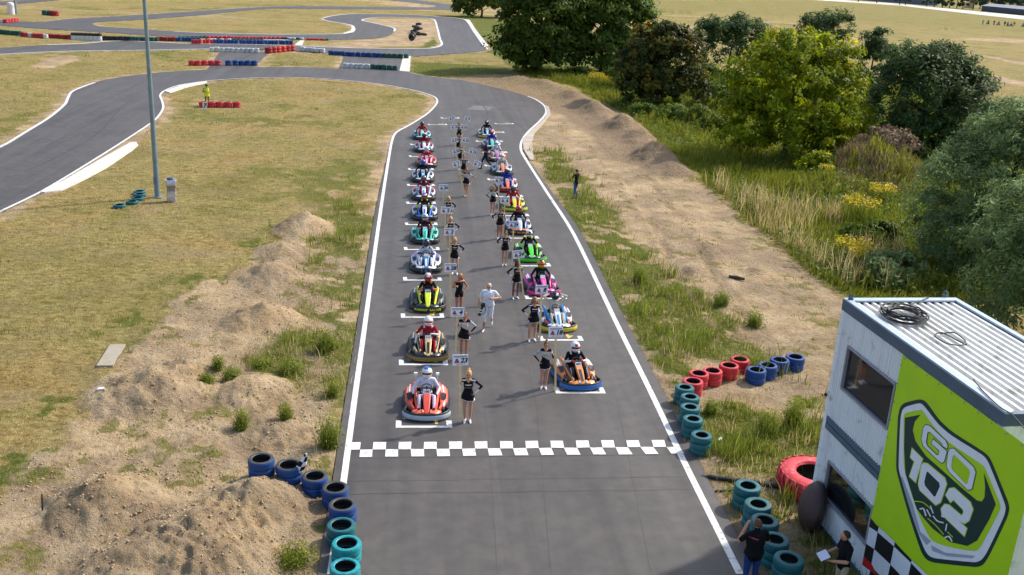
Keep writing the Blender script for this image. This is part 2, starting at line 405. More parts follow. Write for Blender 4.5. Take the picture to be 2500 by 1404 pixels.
def zones(x, y):
    """sand, green, soil weights and height for ground points"""
    n1 = fbm(x*0.22, y*0.22, 4, 3); n2 = fbm(x*0.9, y*0.9, 4, 9); n3 = fbm(x*0.06, y*0.06, 3, 21)
    da = np.full(x.shape, 1e9); ina = np.zeros(x.shape, bool)
    for i, p in enumerate(ASPH):
        da = np.minimum(da, dist_poly(p, x, y)); ins = inside(p, x, y)
        if i == 3: ins &= ~inside(tb_in_w, x, y); da = np.minimum(da, dist_poly(tb_in_w, x, y))
        ina |= ins
    wob = (n1-0.5)*3.0+(n2-0.5)*1.2
    def soft(poly, w=0.9, k=1.0):
        d = dist_poly(poly, x, y); s = np.where(inside(poly, x, y), d, -d)
        return sstep(-w, w, s+wob*k)
    sand = np.maximum(np.maximum(soft(SAND_L, 1.0), .62*soft(SAND_L, 3.2, 1.6)), soft(SAND_R, 0.7, 0.35))
    sand = np.maximum(sand, soft(HILL_ISLE, 2, 1)*0.9)
    veg = soft(VEG, 1.2, 0.4)
    sand = sand*(1-veg)
    sand = np.maximum(sand, sstep(1.6, 0.1, da+(n2-0.5)*2.2)*0.75)
    for P in PATH_FAR:
        sand = np.maximum(sand, sstep(2.6, 0.8, dist_poly(P, x, y, False)+(n1-.5)*3))
    # bare spots in the dry field
    sand = np.maximum(sand, sstep(0.60, 0.74, n1*0.55+n2*0.45)*0.5)
    far = sstep(90, 260, y)
    sand = np.maximum(sand, far*sstep(0.58, 0.72, fbm(x*0.02, y*0.045, 4, 33))*0.65)
    soil = np.maximum(soft(SOIL, 0.8, 0.5), soft(MUD, .8, .4)*sstep(.35, .6, n2)*.9)
    # greens
    g = sstep(0.46, 0.66, n1*0.5+n3*0.3+n2*.2)*0.62
    g = np.maximum(g, far*0.35)
    wr = np.maximum(soft(WEED_R, 0.7, 0.5), soft(WEED_R2, 0.7, 0.6))
    wl = soft(WEED_L, 0.8, 0.7)
    n4 = fbm(x*2.6, y*2.6, 3, 61)
    edge_r = sstep(0.15, 0.5, da)*sstep(2.4, 0.9, da+(n1-.5)*2.5)*((x > 0) & (y > 15) & (y < 62))
    weedy = np.maximum(np.maximum(wr, edge_r*.9), wl*0.8)*sstep(0.36, 0.50, n2*0.5+n1*0.22+n4*0.28)
    loose = (soft(SAND_R, .5, .3)+soft(SAND_L, .5, .3))*sstep(.53, .64, n2*.45+n4*.55)*.7
    weedy = np.maximum(weedy, loose*(1-soil))
    gm = np.maximum(g*(1-sand), weedy*0.9)
    dl = dist_poly(SAND_L, x, y); inl = inside(SAND_L, x, y)
    gm = np.maximum(gm, np.where(inl, sstep(1.6, .2, dl), sstep(3.6, .6, dl))*sstep(.46, .60, n2*.5+n4*.2+n1*.3)*.85*((y > 16) & (x < -2)))
    gm = np.maximum(gm, veg)
    gm = np.maximum(gm, soft(SCRUB, 2, 1)*0.8)
    sand = sand*(1-weedy*0.8)
    # heights
    z = (n2-0.5)*0.05
    rough = np.maximum(np.maximum(soft(SAND_L, 1.0), soil), .45*soft(SAND_R, 1.0))
    rut = fbm(x*0.55+y*0.1, y*0.16-x*.1, 3, 71)
    z = z+rough*((n2-0.5)*0.16+(fbm(x*3.4, y*3.4, 3, 55)-0.5)*0.12+(rut-.5)*.3)
    br = g2([(1250, 196), (1330, 208), (1395, 236), (1450, 272), (1530, 325), (1600, 392), (1650, 430)])
    db = dist_poly(br, x, y, False)*(1+.5*(n2-.5))
    bm_ = np.exp(-(db/1.25)**2)*(.35+.9*fbm(x*.5, y*.5, 2, 19))
    z = z+.75*bm_+sstep(.05, .4, bm_)*(fbm(x*4.5, y*4.5, 3, 95)-.5)*.22
    soil = np.maximum(soil, sstep(.05, .5, bm_)*.95)
    # wheel ruts of the digger on the right-hand track
    pr = g2([(1560, 440), (1640, 560), (1720, 700), (1830, 850)])
    dr = dist_poly(pr, x, y, False)
    z = z-0.15*np.exp(-((np.abs(dr)-0.8)/0.24)**2)*sand+.05*np.exp(-((np.abs(dr)-1.25)/0.2)**2)*sand
    soil = np.maximum(soil, .8*np.exp(-((np.abs(dr)-0.8)/0.25)**2)*sstep(.35, .6, n2))
    mo = np.zeros(x.shape)
    for px, py, r, h, k in MOUNDS:
        cx, cy = at(px, py)[:2]
        q = ((x-cx)**2+(y-cy)**2)/(r*r)
        q = q*(1+0.9*(n2-0.5)+0.5*(n1-.5))
        qs = np.sqrt(np.clip(q, 0, 1)); b = np.where(q < 1, 0.75*(1-np.sqrt(qs*qs+.012))+0.25*(1-q)**2, 0); b = np.maximum(b, 0)
        z = z+h*1.15*b*(1+0.5*(fbm(x*2.1, y*2.1, 3, 91)-0.5))+sstep(0, .2, b)*(fbm(x*5.5, y*5.5, 3, 95)-.5)*.16
        if k == 1: soil = np.maximum(soil, sstep(-0.05, 0.5, b+(n2-.5)*.5)*(.55 if h < .4 else .85))
        if k == 0: mo = np.maximum(mo, sstep(0.0, 0.3, b+(n2-.5)*.3))
    sand = np.maximum(sand, mo*.95); gm = gm*(1-mo)
    damp = sstep(40, 140, np.hypot(x, y))
    z = np.maximum(z, -0.03)*(1-damp*0.5)
    flat = sstep(0.0, 0.9, np.where(ina, 0, da))
    z = z*flat
    z = np.where(ina, -0.06, z-0.0)
    # close to the building and stacks the sand is level
    return sand, gm, soil, z, ina, da, veg

def ground_z(x, y):
    a = np.array([float(x)]), np.array([float(y)])
    return float(zones(*a)[3][0])

# polar sheet, dense in front, reaching past the horizon
th_f = np.linspace(R(-37), R(50), 540)
th = np.concatenate([np.linspace(R(-180), R(-37), 30)[:-1], th_f, np.linspace(R(50), R(180), 30)[1:]])
rr = np.concatenate([np.linspace(0.3, 13, 12)[:-1], 13*np.exp(np.linspace(0, math.log(330/13.0), 760)), 330*np.exp(np.linspace(0, math.log(4500/330.0), 22))[1:]])
TH, RR = np.meshgrid(th, rr)
GX = (RR*np.sin(TH)).ravel(); GY = (RR*np.cos(TH)).ravel()
near = (RR.ravel() < 340) & (TH.ravel() > R(-39)) & (TH.ravel() < R(52))
S = np.zeros(GX.shape); G = np.full(GX.shape, 0.45); SO = np.zeros(GX.shape); Z = np.zeros(GX.shape)
zz = zones(GX[near], GY[near])
S[near], G[near], SO[near], Z[near] = zz[0], zz[1], zz[2], zz[3]
nr, nt = TH.shape
ii = np.arange(nr*nt).reshape(nr, nt)
FQ = np.stack([ii[:-1, :-1], ii[:-1, 1:], ii[1:, 1:], ii[1:, :-1]], -1).reshape(-1, 4)[:, ::-1]

def ground_material():
    m, nt, b = new_mat('dry_ground'); N, L = nt.nodes, nt.links
    def attr(n):
        a = N.new('ShaderNodeAttribute'); a.attribute_name = n; return a.outputs['Fac']
    geo = N.new('ShaderNodeNewGeometry')
    def noise(scale, det=6, rough=0.6, stretch=None):
        n = N.new('ShaderNodeTexNoise'); n.inputs['Scale'].default_value = scale; n.inputs['Detail'].default_value = det; n.inputs['Roughness'].default_value = rough
        if stretch:
            mp = N.new('ShaderNodeMapping'); mp.inputs['Scale'].default_value = stretch; mp.inputs['Rotation'].default_value = (0, 0, R(20))
            L.new(geo.outputs['Position'], mp.inputs[0]); L.new(mp.outputs[0], n.inputs['Vector'])
        else: L.new(geo.outputs['Position'], n.inputs['Vector'])
        return n.outputs['Fac']
    def ramp(f, stops):
        r = N.new('ShaderNodeValToRGB'); e = r.color_ramp.elements
        e[0].position, e[0].color = stops[0][0], (*stops[0][1], 1); e[1].position, e[1].color = stops[-1][0], (*stops[-1][1], 1)
        for p, c in stops[1:-1]:
            q = e.new(p); q.color = (*c, 1)
        L.new(f, r.inputs[0]); return r.outputs[0]
    def mix(f, a, c, mode='MIX'):
        x = N.new('ShaderNodeMixRGB'); x.blend_type = mode
        if isinstance(f, float): x.inputs[0].default_value = f
        else: L.new(f, x.inputs[0])
        L.new(a, x.inputs[1]); L.new(c, x.inputs[2]); return x.outputs[0]
    def thr(base, n, w, k):            # mask sharpened by noise
        ad = N.new('ShaderNodeMath'); ad.operation = 'MULTIPLY_ADD'; L.new(n, ad.inputs[0]); ad.inputs[1].default_value = k; L.new(base, ad.inputs[2])
        mr = N.new('ShaderNodeMapRange'); mr.interpolation_type = 'SMOOTHSTEP'; L.new(ad.outputs[0], mr.inputs[0])
        mr.inputs[1].default_value = 0.5+k*0.5-w; mr.inputs[2].default_value = 0.5+k*0.5+w
        return mr.outputs[0]
    big = noise(0.13, 5); med = noise(0.9, 7, 0.65); fine = noise(6.0, 8, 0.7); straw = noise(3.2, 8, 0.72, (0.75, 1.25, 1)); grit = noise(30, 4, .6)
    dry = ramp(straw, [(0.26, (0.115, 0.075, 0.022)), (0.40, (0.28, 0.205, 0.085)), (0.55, (0.42, 0.325, 0.15)), (0.74, (0.56, 0.46, 0.25))])
    dry2 = ramp(big, [(0.34, (0.66, 0.74, 0.46)), (0.48, (0.90, .96, .78)), (0.6, (1.06, 1.0, 0.86)), (0.7, (.86, .74, .58))])
    dry = mix(0.95, dry, dry2, 'MULTIPLY')
    tuft = noise(1.5, 8, .70, (.85, 1.2, 1))
    dry = mix(0.85, dry, ramp(tuft, [(0.34, (.50, .46, .36)), (0.47, (.95, .95, .9)), (0.62, (1.06, 1.05, 1.0)), (.75, (1.22, 1.2, 1.15))]), 'MULTIPLY')
    def band(scale, lo, hi, det=7, rg=.68):
        mr = N.new('ShaderNodeMapRange'); mr.interpolation_type = 'SMOOTHSTEP'; L.new(noise(scale, det, rg), mr.inputs[0]); mr.inputs[1].default_value = lo; mr.inputs[2].default_value = hi; return mr.outputs[0]
    def const(c):
        r = N.new('ShaderNodeRGB'); r.outputs[0].default_value = (*c, 1); return r.outputs[0]
    k1 = N.new('ShaderNodeMath'); k1.operation = 'MULTIPLY'; L.new(band(0.42, .48, .62), k1.inputs[0]); k1.inputs[1].default_value = .6
    k2 = N.new('ShaderNodeMath'); k2.operation = 'MULTIPLY'; L.new(band(0.27, .53, .66), k2.inputs[0]); k2.inputs[1].default_value = .6
    k3 = N.new('ShaderNodeMath'); k3.operation = 'MULTIPLY'; L.new(band(2.3, .55, .66), k3.inputs[0]); k3.inputs[1].default_value = .65
    dry = mix(k1.outputs[0], dry, ramp(fine, [(.3, (.15, .115, .04)), (.55, (.29, .23, .10)), (.75, (.42, .345, .18))]))
    dry = mix(k2.outputs[0], dry, ramp(fine, [(.3, (.26, .175, .09)), (.55, (.42, .315, .175)), (.75, (.52, .41, .25))]))
    dry = mix(k3.outputs[0], dry, ramp(fine, [(.3, (.07, .065, .015)), (.6, (.16, .15, .04))]))
    green = ramp(fine, [(0.28, (0.055, 0.07, 0.012)), (0.5, (0.135, 0.15, 0.028)), (0.72, (0.25, 0.24, 0.07))])
    sand = ramp(med, [(0.28, (0.43, 0.295, 0.155)), (0.5, (0.56, 0.41, 0.235)), (0.72, (0.66, 0.515, 0.335))])
    grey = ramp(med, [(0.3, (0.29, 0.205, 0.12)), (0.5, (0.40, 0.295, 0.185)), (0.7, (0.50, 0.385, 0.25))])
    gb = N.new('ShaderNodeMapRange'); gb.interpolation_type = 'SMOOTHSTEP'; L.new(noise(0.33, 5), gb.inputs[0]); gb.inputs[1].default_value = .38; gb.inputs[2].default_value = .58
    sand = mix(gb.outputs[0], sand, grey)
    sand = mix(0.7, sand, ramp(fine, [(0.33, (0.46, 0.42, 0.36)), (0.46, (.92, .90, .87)), (.58, (1, 1, 1)), (0.8, (1.1, 1.08, 1.05))]), 'MULTIPLY')
    soil = ramp(fine, [(0.3, (0.16, 0.105, 0.06)), (0.5, (0.31, 0.22, 0.135)), (0.65, (0.40, 0.295, 0.19)), (0.8, (0.48, 0.365, 0.24))])
    col = mix(thr(attr('green'), fine, 0.22, 0.9), dry, green)
    col = mix(thr(attr('sand'), med, 0.2, 0.7), col, sand)
    sm = N.new('ShaderNodeMath'); sm.operation = 'MULTIPLY'; L.new(thr(attr('soil'), med, 0.35, 0.9), sm.inputs[0]); sm.inputs[1].default_value = .9
    col = mix(sm.outputs[0], col, soil)
    L.new(col, b.inputs['Base Color']); b.inputs['Roughness'].default_value = 0.95; b.inputs['Specular IOR Level'].default_value = 0.1
    h = N.new('ShaderNodeMath'); h.operation = 'MULTIPLY_ADD'; L.new(fine, h.inputs[0]); h.inputs[1].default_value = 1.3; L.new(med, h.inputs[2])
    h2 = N.new('ShaderNodeMath'); h2.operation = 'MULTIPLY_ADD'; L.new(grit, h2.inputs[0]); h2.inputs[1].default_value = 0.35; L.new(h.outputs[0], h2.inputs[2])
    bp = N.new('ShaderNodeBump'); bp.inputs['Strength'].default_value = 0.9; bp.inputs['Distance'].default_value = 0.16
    L.new(h2.outputs[0], bp.inputs['Height']); L.new(bp.outputs[0], b.inputs['Normal'])
    return m
M_GROUND = ground_material()
ground = np_mesh('ground', np.stack([GX, GY, Z], -1), FQ, M_GROUND, attrs={'sand': S, 'green': G, 'soil': SO}, sm=True)
tag(ground, 'dry grass and sand ground around the track', kind='structure')

# ================================================================== asphalt
def asphalt_material():
    m, nt, b = new_mat('asphalt'); N, L = nt.nodes, nt.links
    geo = N.new('ShaderNodeNewGeometry')
    def noise(scale, det=5, st=None):
        n = N.new('ShaderNodeTexNoise'); n.inputs['Scale'].default_value = scale; n.inputs['Detail'].default_value = det
        if st:
            mp = N.new('ShaderNodeMapping'); mp.inputs['Scale'].default_value = st
            L.new(geo.outputs['Position'], mp.inputs[0]); L.new(mp.outputs[0], n.inputs['Vector'])
        else: L.new(geo.outputs['Position'], n.inputs['Vector'])
        return n.outputs['Fac']
    def ramp(f, a, c, p0=0.3, p1=0.7):
        r = N.new('ShaderNodeValToRGB'); r.color_ramp.elements[0].position = p0; r.color_ramp.elements[1].position = p1
        r.color_ramp.elements[0].color = (*a, 1); r.color_ramp.elements[1].color = (*c, 1); L.new(f, r.inputs[0]); return r.outputs[0]
    def mul(a, c, f=1.0):
        x = N.new('ShaderNodeMixRGB'); x.blend_type = 'MULTIPLY'; x.inputs[0].default_value = f; L.new(a, x.inputs[1]); L.new(c, x.inputs[2]); return x.outputs[0]
    base = ramp(noise(0.35, 6), (0.074, 0.066, 0.060), (0.101, 0.090, 0.081))
    g = ramp(noise(60, 4), (0.72, 0.72, 0.72), (1.22, 1.22, 1.22), 0.25, 0.75)
    streak = ramp(noise(1.0, 4, (1.6, 0.05, 1)), (0.74, 0.73, 0.72), (1.12, 1.12, 1.11), 0.32, 0.66)
    patch = ramp(noise(2.2, 6), (0.84, 0.84, 0.85), (1.10, 1.09, 1.08), 0.35, 0.65)
    col = mul(mul(mul(base, g, 0.8), streak, 0.9), patch, 1)
    L.new(col, b.inputs['Base Color']); b.inputs['Roughness'].default_value = 0.62; b.inputs['Specular IOR Level'].default_value = 0.5
    bp = N.new('ShaderNodeBump'); bp.inputs['Strength'].default_value = 0.35; bp.inputs['Distance'].default_value = 0.01
    L.new(noise(90, 3), bp.inputs['Height']); L.new(bp.outputs[0], b.inputs['Normal'])
    return m
M_ASPH = asphalt_material()
M_LINE = mat('worn_white_paint', (0.74, 0.74, 0.72), 0.6, var=0.12, scale=4, dirt=(0.22, 0.21, 0.20), dirt_amt=0.22)
M_SEAM = mat('tar_seam', (0.052, 0.048, 0.045), 0.6, var=0.3, scale=2)
M_KERB = mat('white_concrete_kerb', (0.66, 0.62, 0.55), 0.8, var=0.12, scale=1.2, dirt=(0.42, 0.36, 0.28), dirt_amt=0.15)
M_YEL = mat('yellow_road_paint', (0.62, 0.45, 0.12), 0.7, var=0.15)
Z0 = 0.03
track = fill_2d('track', [LOOP], Z0, M_ASPH); tag(track, 'grey asphalt kart track with the start straight', kind='structure')
la = fill_2d('link_road', [LINK_A], Z0-0.004, M_ASPH); tag(la, kind='structure')
lb = fill_2d('link_road', [LINK_B], Z0-0.004, M_ASPH); tag(lb, kind='structure')
tb = fill_2d('back_track', [tb_out_w, tb_in_w], Z0-0.008, M_ASPH); tag(tb, 'winding asphalt kart track behind the tyre barriers', kind='structure')
fs = fill_2d('far_track', [FAR_STRIP], Z0-0.008, M_ASPH); tag(fs, kind='structure')
PX = [[(1990, 0), (2200, 14), (2400, 37), (2520, 50), (2700, 72), (2700, 60), (2520, 40.5), (2400, 29.5), (2200, 9.5), (2010, -2.5), (1700, -18), (1700, -14)]]
rw = fill_2d('runway', [W(PX[0])], 0.02, mat('pale_concrete', (0.62, 0.58, 0.52), 0.85, var=0.08, scale=0.05)); tag(rw, 'pale concrete runway strip across the far airfield', kind='structure')

def part_flat(name, vs, fs, m, parent):
    mb = MB(); mb.add(vs, fs); return mb.build(name, m, parent)
# edge lines of the front loop
v, f = ribbon(inner_w, [0.17 if 0 <= i else 0.1 for i in range(len(inner_w))], Z0+0.006); part_flat('edge_line', v, f, M_LINE, track)
v, f = ribbon(outer_w[:28], 0.22, Z0+0.006); part_flat('edge_line', v, f, M_LINE, track)
v, f = ribbon([p for p in outer_w if True][len(outer_w)-58:], 0.18, Z0+0.006); part_flat('edge_line', v, f, M_LINE, track)
v, f = ribbon(tb_in_w[44:120], 0.35, Z0+0.004); part_flat('edge_line', v, f, M_LINE, tb)
v, f = ribbon(tb_out_w[44:76], 0.35, Z0+0.004); part_flat('edge_line', v, f, M_LINE, tb)
v, f = ribbon(tb_out_w[0:24], 0.35, Z0+0.004); part_flat('edge_line', v, f, M_LINE, tb)
v, f = ribbon(tb_out_w[76:110], 0.35, Z0+0.004); part_flat('edge_line', v, f, M_LINE, tb)
# concrete kerb pads
M_KERB2 = mat('beige_concrete_apron', (0.47, 0.40, 0.32), 0.85, var=0.14, scale=1.0, dirt=(0.4, 0.3, 0.2), dirt_amt=0.2)
def pad(poly_px, parent, h=0.04, m=None):
    P = g2(poly_px); mb = MB(); n = len(P)
    vs = [(x, y, Z0-0.05) for x, y in P]+[(x, y, Z0+h) for x, y in P]
    c = np.mean(P, 0)
    a2 = sum(P[i][0]*P[(i+1) % n][1]-P[(i+1) % n][0]*P[i][1] for i in range(n))
    if a2 < 0: vs = vs[:n][::-1]+vs[n:][::-1]
    mb.add(vs, [tuple(n+i for i in range(n))]+[(i, (i+1) % n, n+(i+1) % n, n+i) for i in range(n)])
    return mb.build('kerb', m or M_KERB, parent)
pad([(98, 471), (150, 446), (232, 398), (318, 350), (333, 349), (337, 356), (326, 366), (262, 410), (205, 440), (150, 466), (110, 472)], track)
pad([(1276, 340), (1294, 322), (1320, 300), (1336, 276), (1331, 258), (1340, 262), (1344, 280), (1326, 304), (1304, 328), (1298, 352), (1304, 392), (1294, 392), (1278, 366)], track, 0.03, M_KERB2)
pad([(402, 224), (440, 210), (505, 199), (505, 203), (450, 216), (415, 228)], track, 0.05)
pad([(975, 174), (985, 136), (1003, 138), (1000, 176)], lb, 0.03)
pad([(853, 60), (864, 64), (868, 71), (862, 79), (840, 83), (836, 82), (856, 76), (859, 68)], tb, 0.05)
pad([(719, 111), (733, 100), (742, 100), (737, 112)], tb, 0.05)
pad([(1134, 48), (1146, 49), (1162, 74), (1192, 112), (1186, 114), (1158, 77)], tb, 0.05)
# tar seams on the straight
for k, (x0, x1, w) in enumerate([(1.9, 1.2, .035), (3.3, 2.4, .03), (-0.2, -0.9, .025)]):
    pass
def seam(px, w=0.03):
    P = g2(px); Q = []
    for i in range(len(P)-1):
        a = np.array(P[i]); c = np.array(P[i+1]); nn = max(2, int(np.linalg.norm(c-a)/0.5))
        for t in np.linspace(0, 1, nn, endpoint=False): Q.append(a+(c-a)*t+RNG.normal(0, 0.012, 2))
    Q.append(np.array(P[-1])); v, f = ribbon(Q, w, Z0+0.003); part_flat('tar_seam', v, f, M_SEAM, track)
seam([(862, 1121), (1250, 1117), (1650, 1112)], 0.022)
seam([(846, 1178), (1000, 1176), (1690, 1166)], 0.02)
seam([(850, 1209), (1050, 1206), (1250, 1204), (1700, 1197)], 0.028)
seam([(1150, 550), (1165, 800), (1195, 1110), (1215, 1404)], 0.010)
seam([(1235, 620), (1310, 1000), (1345, 1404)], 0.010)
seam([(1380, 640), (1500, 950), (1590, 1404)], 0.009)
M_SKID = mat('rubber_marks', (0.050, 0.046, 0.044), 0.6, var=0.3, scale=1.2); M_PATCH = mat('pale_asphalt_patch', (0.15, 0.145, 0.14), 0.7, var=0.15, scale=1.5)
def skid(px, w):
    v, f = ribbon(catmull(g2(px), 6), w, Z0+0.0025); part_flat('tyre_mark', v, f, M_SKID, track)
skid([(1080, 345), (1150, 318), (1190, 290), (1182, 262), (1150, 246)], .12); skid([(1120, 262), (1165, 258), (1178, 240)], .10); skid([(60, 420), (150, 380), (235, 330), (290, 270), (330, 235)], .10); skid([(1300, 330), (1255, 300), (1200, 250)], .12); skid([(1060, 330), (1130, 296), (1250, 262)], .09)
mb = MB(); mb.add([tuple(at(x, y)[:2])+(Z0+.0022,) for x, y in ((1140, 268), (1195, 270), (1205, 262), (1158, 258))], [(0, 1, 2, 3)]); mb.build('patch', M_PATCH, track)
# start/finish chequers
def quad(px): return [tuple(p)+(Z0+0.012,) for p in g2(px)]
rng2 = random.Random(3)
def xl(row, k):   # column corners along the three chequer rows, as surveyed
    x = (911.5+30.85*k, 910.0+31.12*k, 908.5+31.75*k)[row]; t = (x-879)/(1640-879.0)
    return (x, (1083-6*t, 1101-7*t, 1119-8*t)[row])
for r_ in (0, 1):
    for k in range(-2, 24):
        if (k+r_) % 2: continue
        c = [xl(r_+1, k), xl(r_+1, k+1), xl(r_, k+1), xl(r_, k)]
        j = [(x+rng2.uniform(-.8, .8), y+rng2.uniform(-.4, .4)) for x, y in c]
        mb = MB(); mb.add(quad(j), [(0, 1, 2, 3)]); mb.build('chequer_square', M_LINE, track)

# karts' standing places: fitted from the photograph, rows 4.48 m apart
ROW = 4.482
LX = -0.0
def kart_front(col, k):
    L = [(1041, 1040), (1045, 895), (1044, 773), (1040, 677), (1037, 606), (1036, 548), (1034, 499), (1032, 455), (1040, 419), (1034, 381), (1030, 350)]
    Rr = [(1426, 965), (1368, 822), (1332, 733), (1300, 650), (1272, 582), (1258, 525), (1240, 478), (1228, 437), (1214, 403), (1202, 373), (1190, 345)]
    return at(*(L if col == 0 else Rr)[k])
GB = {0: [(966, 1104, 1047), (974, 1094, 894), (979, 1085, 778), (985, 1079, 687), (987, 1074, 612), (990, 1069, 551), (993, 1065, 499), (995, 1062, 455), (998, 1060, 416), (1000, 1058, 384), (1003, 1057, 355)],
      1: [(1357, 1479, 963), (1318, 1425, 834), (1284, 1385, 732), (1262, 1346, 652), (1240, 1317, 584), (1228, 1293, 529), (1212, 1278, 482), (1192, 1262, 441), (1185, 1250, 407), (1180, 1240, 374), (1164, 1229, 347)]}
def grid_box(xa, xb, y, num):
    a = at(xa, y); c = at(xb, y); g = empty('grid_box', (0, 0, 0)); g.parent = track
    w = 0.13; dx = (c-a); L = np.linalg.norm(dx); u = dx/L; n_ = np.array([-u[1], u[0], 0])
    zt = Z0+0.007
    def strip(p, q, r_, s):
        vs = [(p[0], p[1], zt), (q[0], q[1], zt), (r_[0], r_[1], zt), (s[0], s[1], zt)]
        mb = MB(); mb.add(vs, [(0, 1, 2, 3)]); return mb
    mb = strip(a, c, c+n_*w, a+n_*w)
    for e, s in ((a, 1), (c, -1)):
        p = e+n_*w; q = p+u*s*0.16
        vs = [p, q, q+n_*0.33, p+n_*0.33]
        if s < 0: vs = vs[::-1]
        mb.add([(t[0], t[1], zt) for t in vs], [(0, 1, 2, 3)])
    mb.build('grid_line', M_LINE, g)
    me = text_mesh(num, 0.5, bold=0.02)
    t = obj('painted_digit', me, g, M_YEL); p = c-u*0.45+n_*0.45
    t.location = (p[0], p[1], zt); t.rotation_euler = (0, 0, math.atan2(u[1], u[0])+PI)
    return g
for c_ in (0, 1):
    for k, (xa, xb, y) in enumerate(GB[c_]): grid_box(xa, xb, y, str(2*k+1+c_))
grid_box(1046, 1093, 306, '23'); grid_box(1078, 1123, 290, '25'); grid_box(1190, 1233, 325, '24'); grid_box(1210, 1256, 304, '26')
# ================================================================== container building
BH = 5.73
P1 = at(2060, 731, BH); P2 = at(2500, 1043, BH); P3 = at(2312, 725, BH)
ub = (P2-P1); ub[2] = 0; ub /= np.linalg.norm(ub)             # along the long wall towards the viewer
nb = np.array([ub[1], -ub[0], 0.0])                           # outward normal (towards the track)
if nb[0] > 0: nb = -nb
BW = float(abs((P3-P1)@nb)); BL = 6.06
def wall_pt(px, py):
    """pixel to (s along wall, height) on the long wall plane"""
    d = ray(px, py); o = np.array([0, 0, CAM_H]); t = ((P1-o)@nb)/(d@nb); p = o+d*t
    return float((p-P1)@ub), float(p[2])
def bw(s, z, out=0.0):          # wall coordinates to world (relative to the building root)
    p = P1+ub*s+nb*out; return (p[0]-P1[0], p[1]-P1[1], z)
B_WALL = mat('white_container_steel', hexlin('eceef2'), 0.5, var=0.04, scale=1.2, dirt=hexlin('8c8a86'), dirt_amt=0.05)
def streaks(m, rgb, amt):
    nt = m.node_tree; N, L = nt.nodes, nt.links; b = N['Principled BSDF']; src = b.inputs['Base Color'].links[0].from_socket
    tc = N.new('ShaderNodeTexCoord'); mp = N.new('ShaderNodeMapping'); mp.inputs['Scale'].default_value = (9, 9, .35); no = N.new('ShaderNodeTexNoise'); no.inputs['Scale'].default_value = 1.0; no.inputs['Detail'].default_value = 5
    L.new(tc.outputs['Object'], mp.inputs[0]); L.new(mp.outputs[0], no.inputs['Vector']); mr = N.new('ShaderNodeMapRange'); mr.inputs[1].default_value = .52; mr.inputs[2].default_value = .75; mr.inputs[3].default_value = 0; mr.inputs[4].default_value = amt
    mx = N.new('ShaderNodeMixRGB'); L.new(no.outputs['Fac'], mr.inputs[0]); L.new(mr.outputs[0], mx.inputs[0]); L.new(src, mx.inputs[1]); mx.inputs[2].default_value = (*rgb, 1); L.new(mx.outputs[0], b.inputs['Base Color'])
streaks(B_WALL, hexlin('9a958e'), .25)
B_BLUE = mat('slate_blue_steel', hexlin('4b5f74'), 0.5, var=0.10, scale=2, dirt=hexlin('6d7780'), dirt_amt=0.12)
B_ROOF = mat('pale_roof_steel', hexlin('d6d5cf'), 0.5, var=0.08, scale=1.3, dirt=hexlin('8a8474'), dirt_amt=0.2)
B_GREY = mat('grey_window_frame', hexlin('9a98a0'), 0.5, var=0.08)
B_RIM = mat('pale_blue_rim', hexlin('a9b8c6'), 0.5, var=0.08)
M_GLASS = mat('dark_window_glass', (0.012, 0.014, 0.015), 0.04, var=0.0, spec=0.9)
M_BLACK = mat('black_rubber', (0.018, 0.018, 0.018), 0.6, var=0.2)
bld = empty('container_building', (P1[0], P1[1], 0), 0, 'white two storey container cabin with a ribbed roof and a lime green banner', 'building')
up_win = [wall_pt(*p) for p in ((2073, 840), (2188, 944), (2165, 1055), (2054, 940))]
lo_win = [wall_pt(*p) for p in ((2024, 1118), (2131, 1246), (2112, 1343), (2012, 1198))]
def rect(w): return (min(w[0][0], w[3][0])*.5+max(w[0][0], w[3][0])*.5, max(w[1][0], w[2][0])*.5+min(w[1][0], w[2][0])*.5, (w[2][1]+w[3][1])/2, (w[0][1]+w[1][1])/2)
UW = rect(up_win); LW = rect(lo_win)
BAND = (wall_pt(2012, 1000)[1]+wall_pt(2006, 1040)[1])/2
BAND = 2.87 if not 2.4 < BAND < 3.3 else BAND
def corrugated(s0, s1, z0, z1, parent, name, pitch=0.10, depth=0.035, back=False):
    mb = MB(); n = int((s1-s0)/pitch); prof = []
    for i in range(n):
        a = s0+i*pitch
        prof += [(a, 0), (a+pitch*.3, 0), (a+pitch*.5, -depth), (a+pitch*.8, -depth)]
    prof.append((s1, 0))
    vs = []; fs = []
    for i, (s, o) in enumerate(prof):
        vs += [bw(s, z0, o), bw(s, z1, o)]
        if i: fs.append((2*i-2, 2*i, 2*i+1, 2*i-1))
    mb.add(vs, fs); return mb.build(name, B_WALL, parent)
zb, zt = BAND-0.16, BAND+0.16
for (z0, z1, w) in ((0.12, zb, LW), (zt, BH-0.24, UW)):
    corrugated(0.15, w[0], z0, z1, bld, 'wall_panel'); corrugated(w[1], BL-.15, z0, z1, bld, 'wall_panel')
    corrugated(w[0], w[1], z0, w[2], bld, 'wall_panel'); corrugated(w[0], w[1], w[3], z1, bld, 'wall_panel')
def wbox(s0, s1, z0, z1, o0, o1, m, name, parent=bld):
    mb = MB(); vs = [bw(s, z, o) for s in (s0, s1) for z in (z0, z1) for o in (o0, o1)]
    mb.add(vs, [(0, 1, 3, 2), (4, 6, 7, 5), (0, 4, 5, 1), (2, 3, 7, 6), (0, 2, 6, 4), (1, 5, 7, 3)])
    return mb.build(name, m, parent, fixn=True)
D = -BW
wbox(0, 0.15, 0.0, BH-0.24, -.2, 0.015, B_WALL, 'corner_post'); wbox(BL-.15, BL, 0.0, BH-.24, -.2, .015, B_WALL, 'corner_post')
wbox(0, BL, BH-0.24, BH, -.14, 0.02, B_BLUE, 'roof_beam')
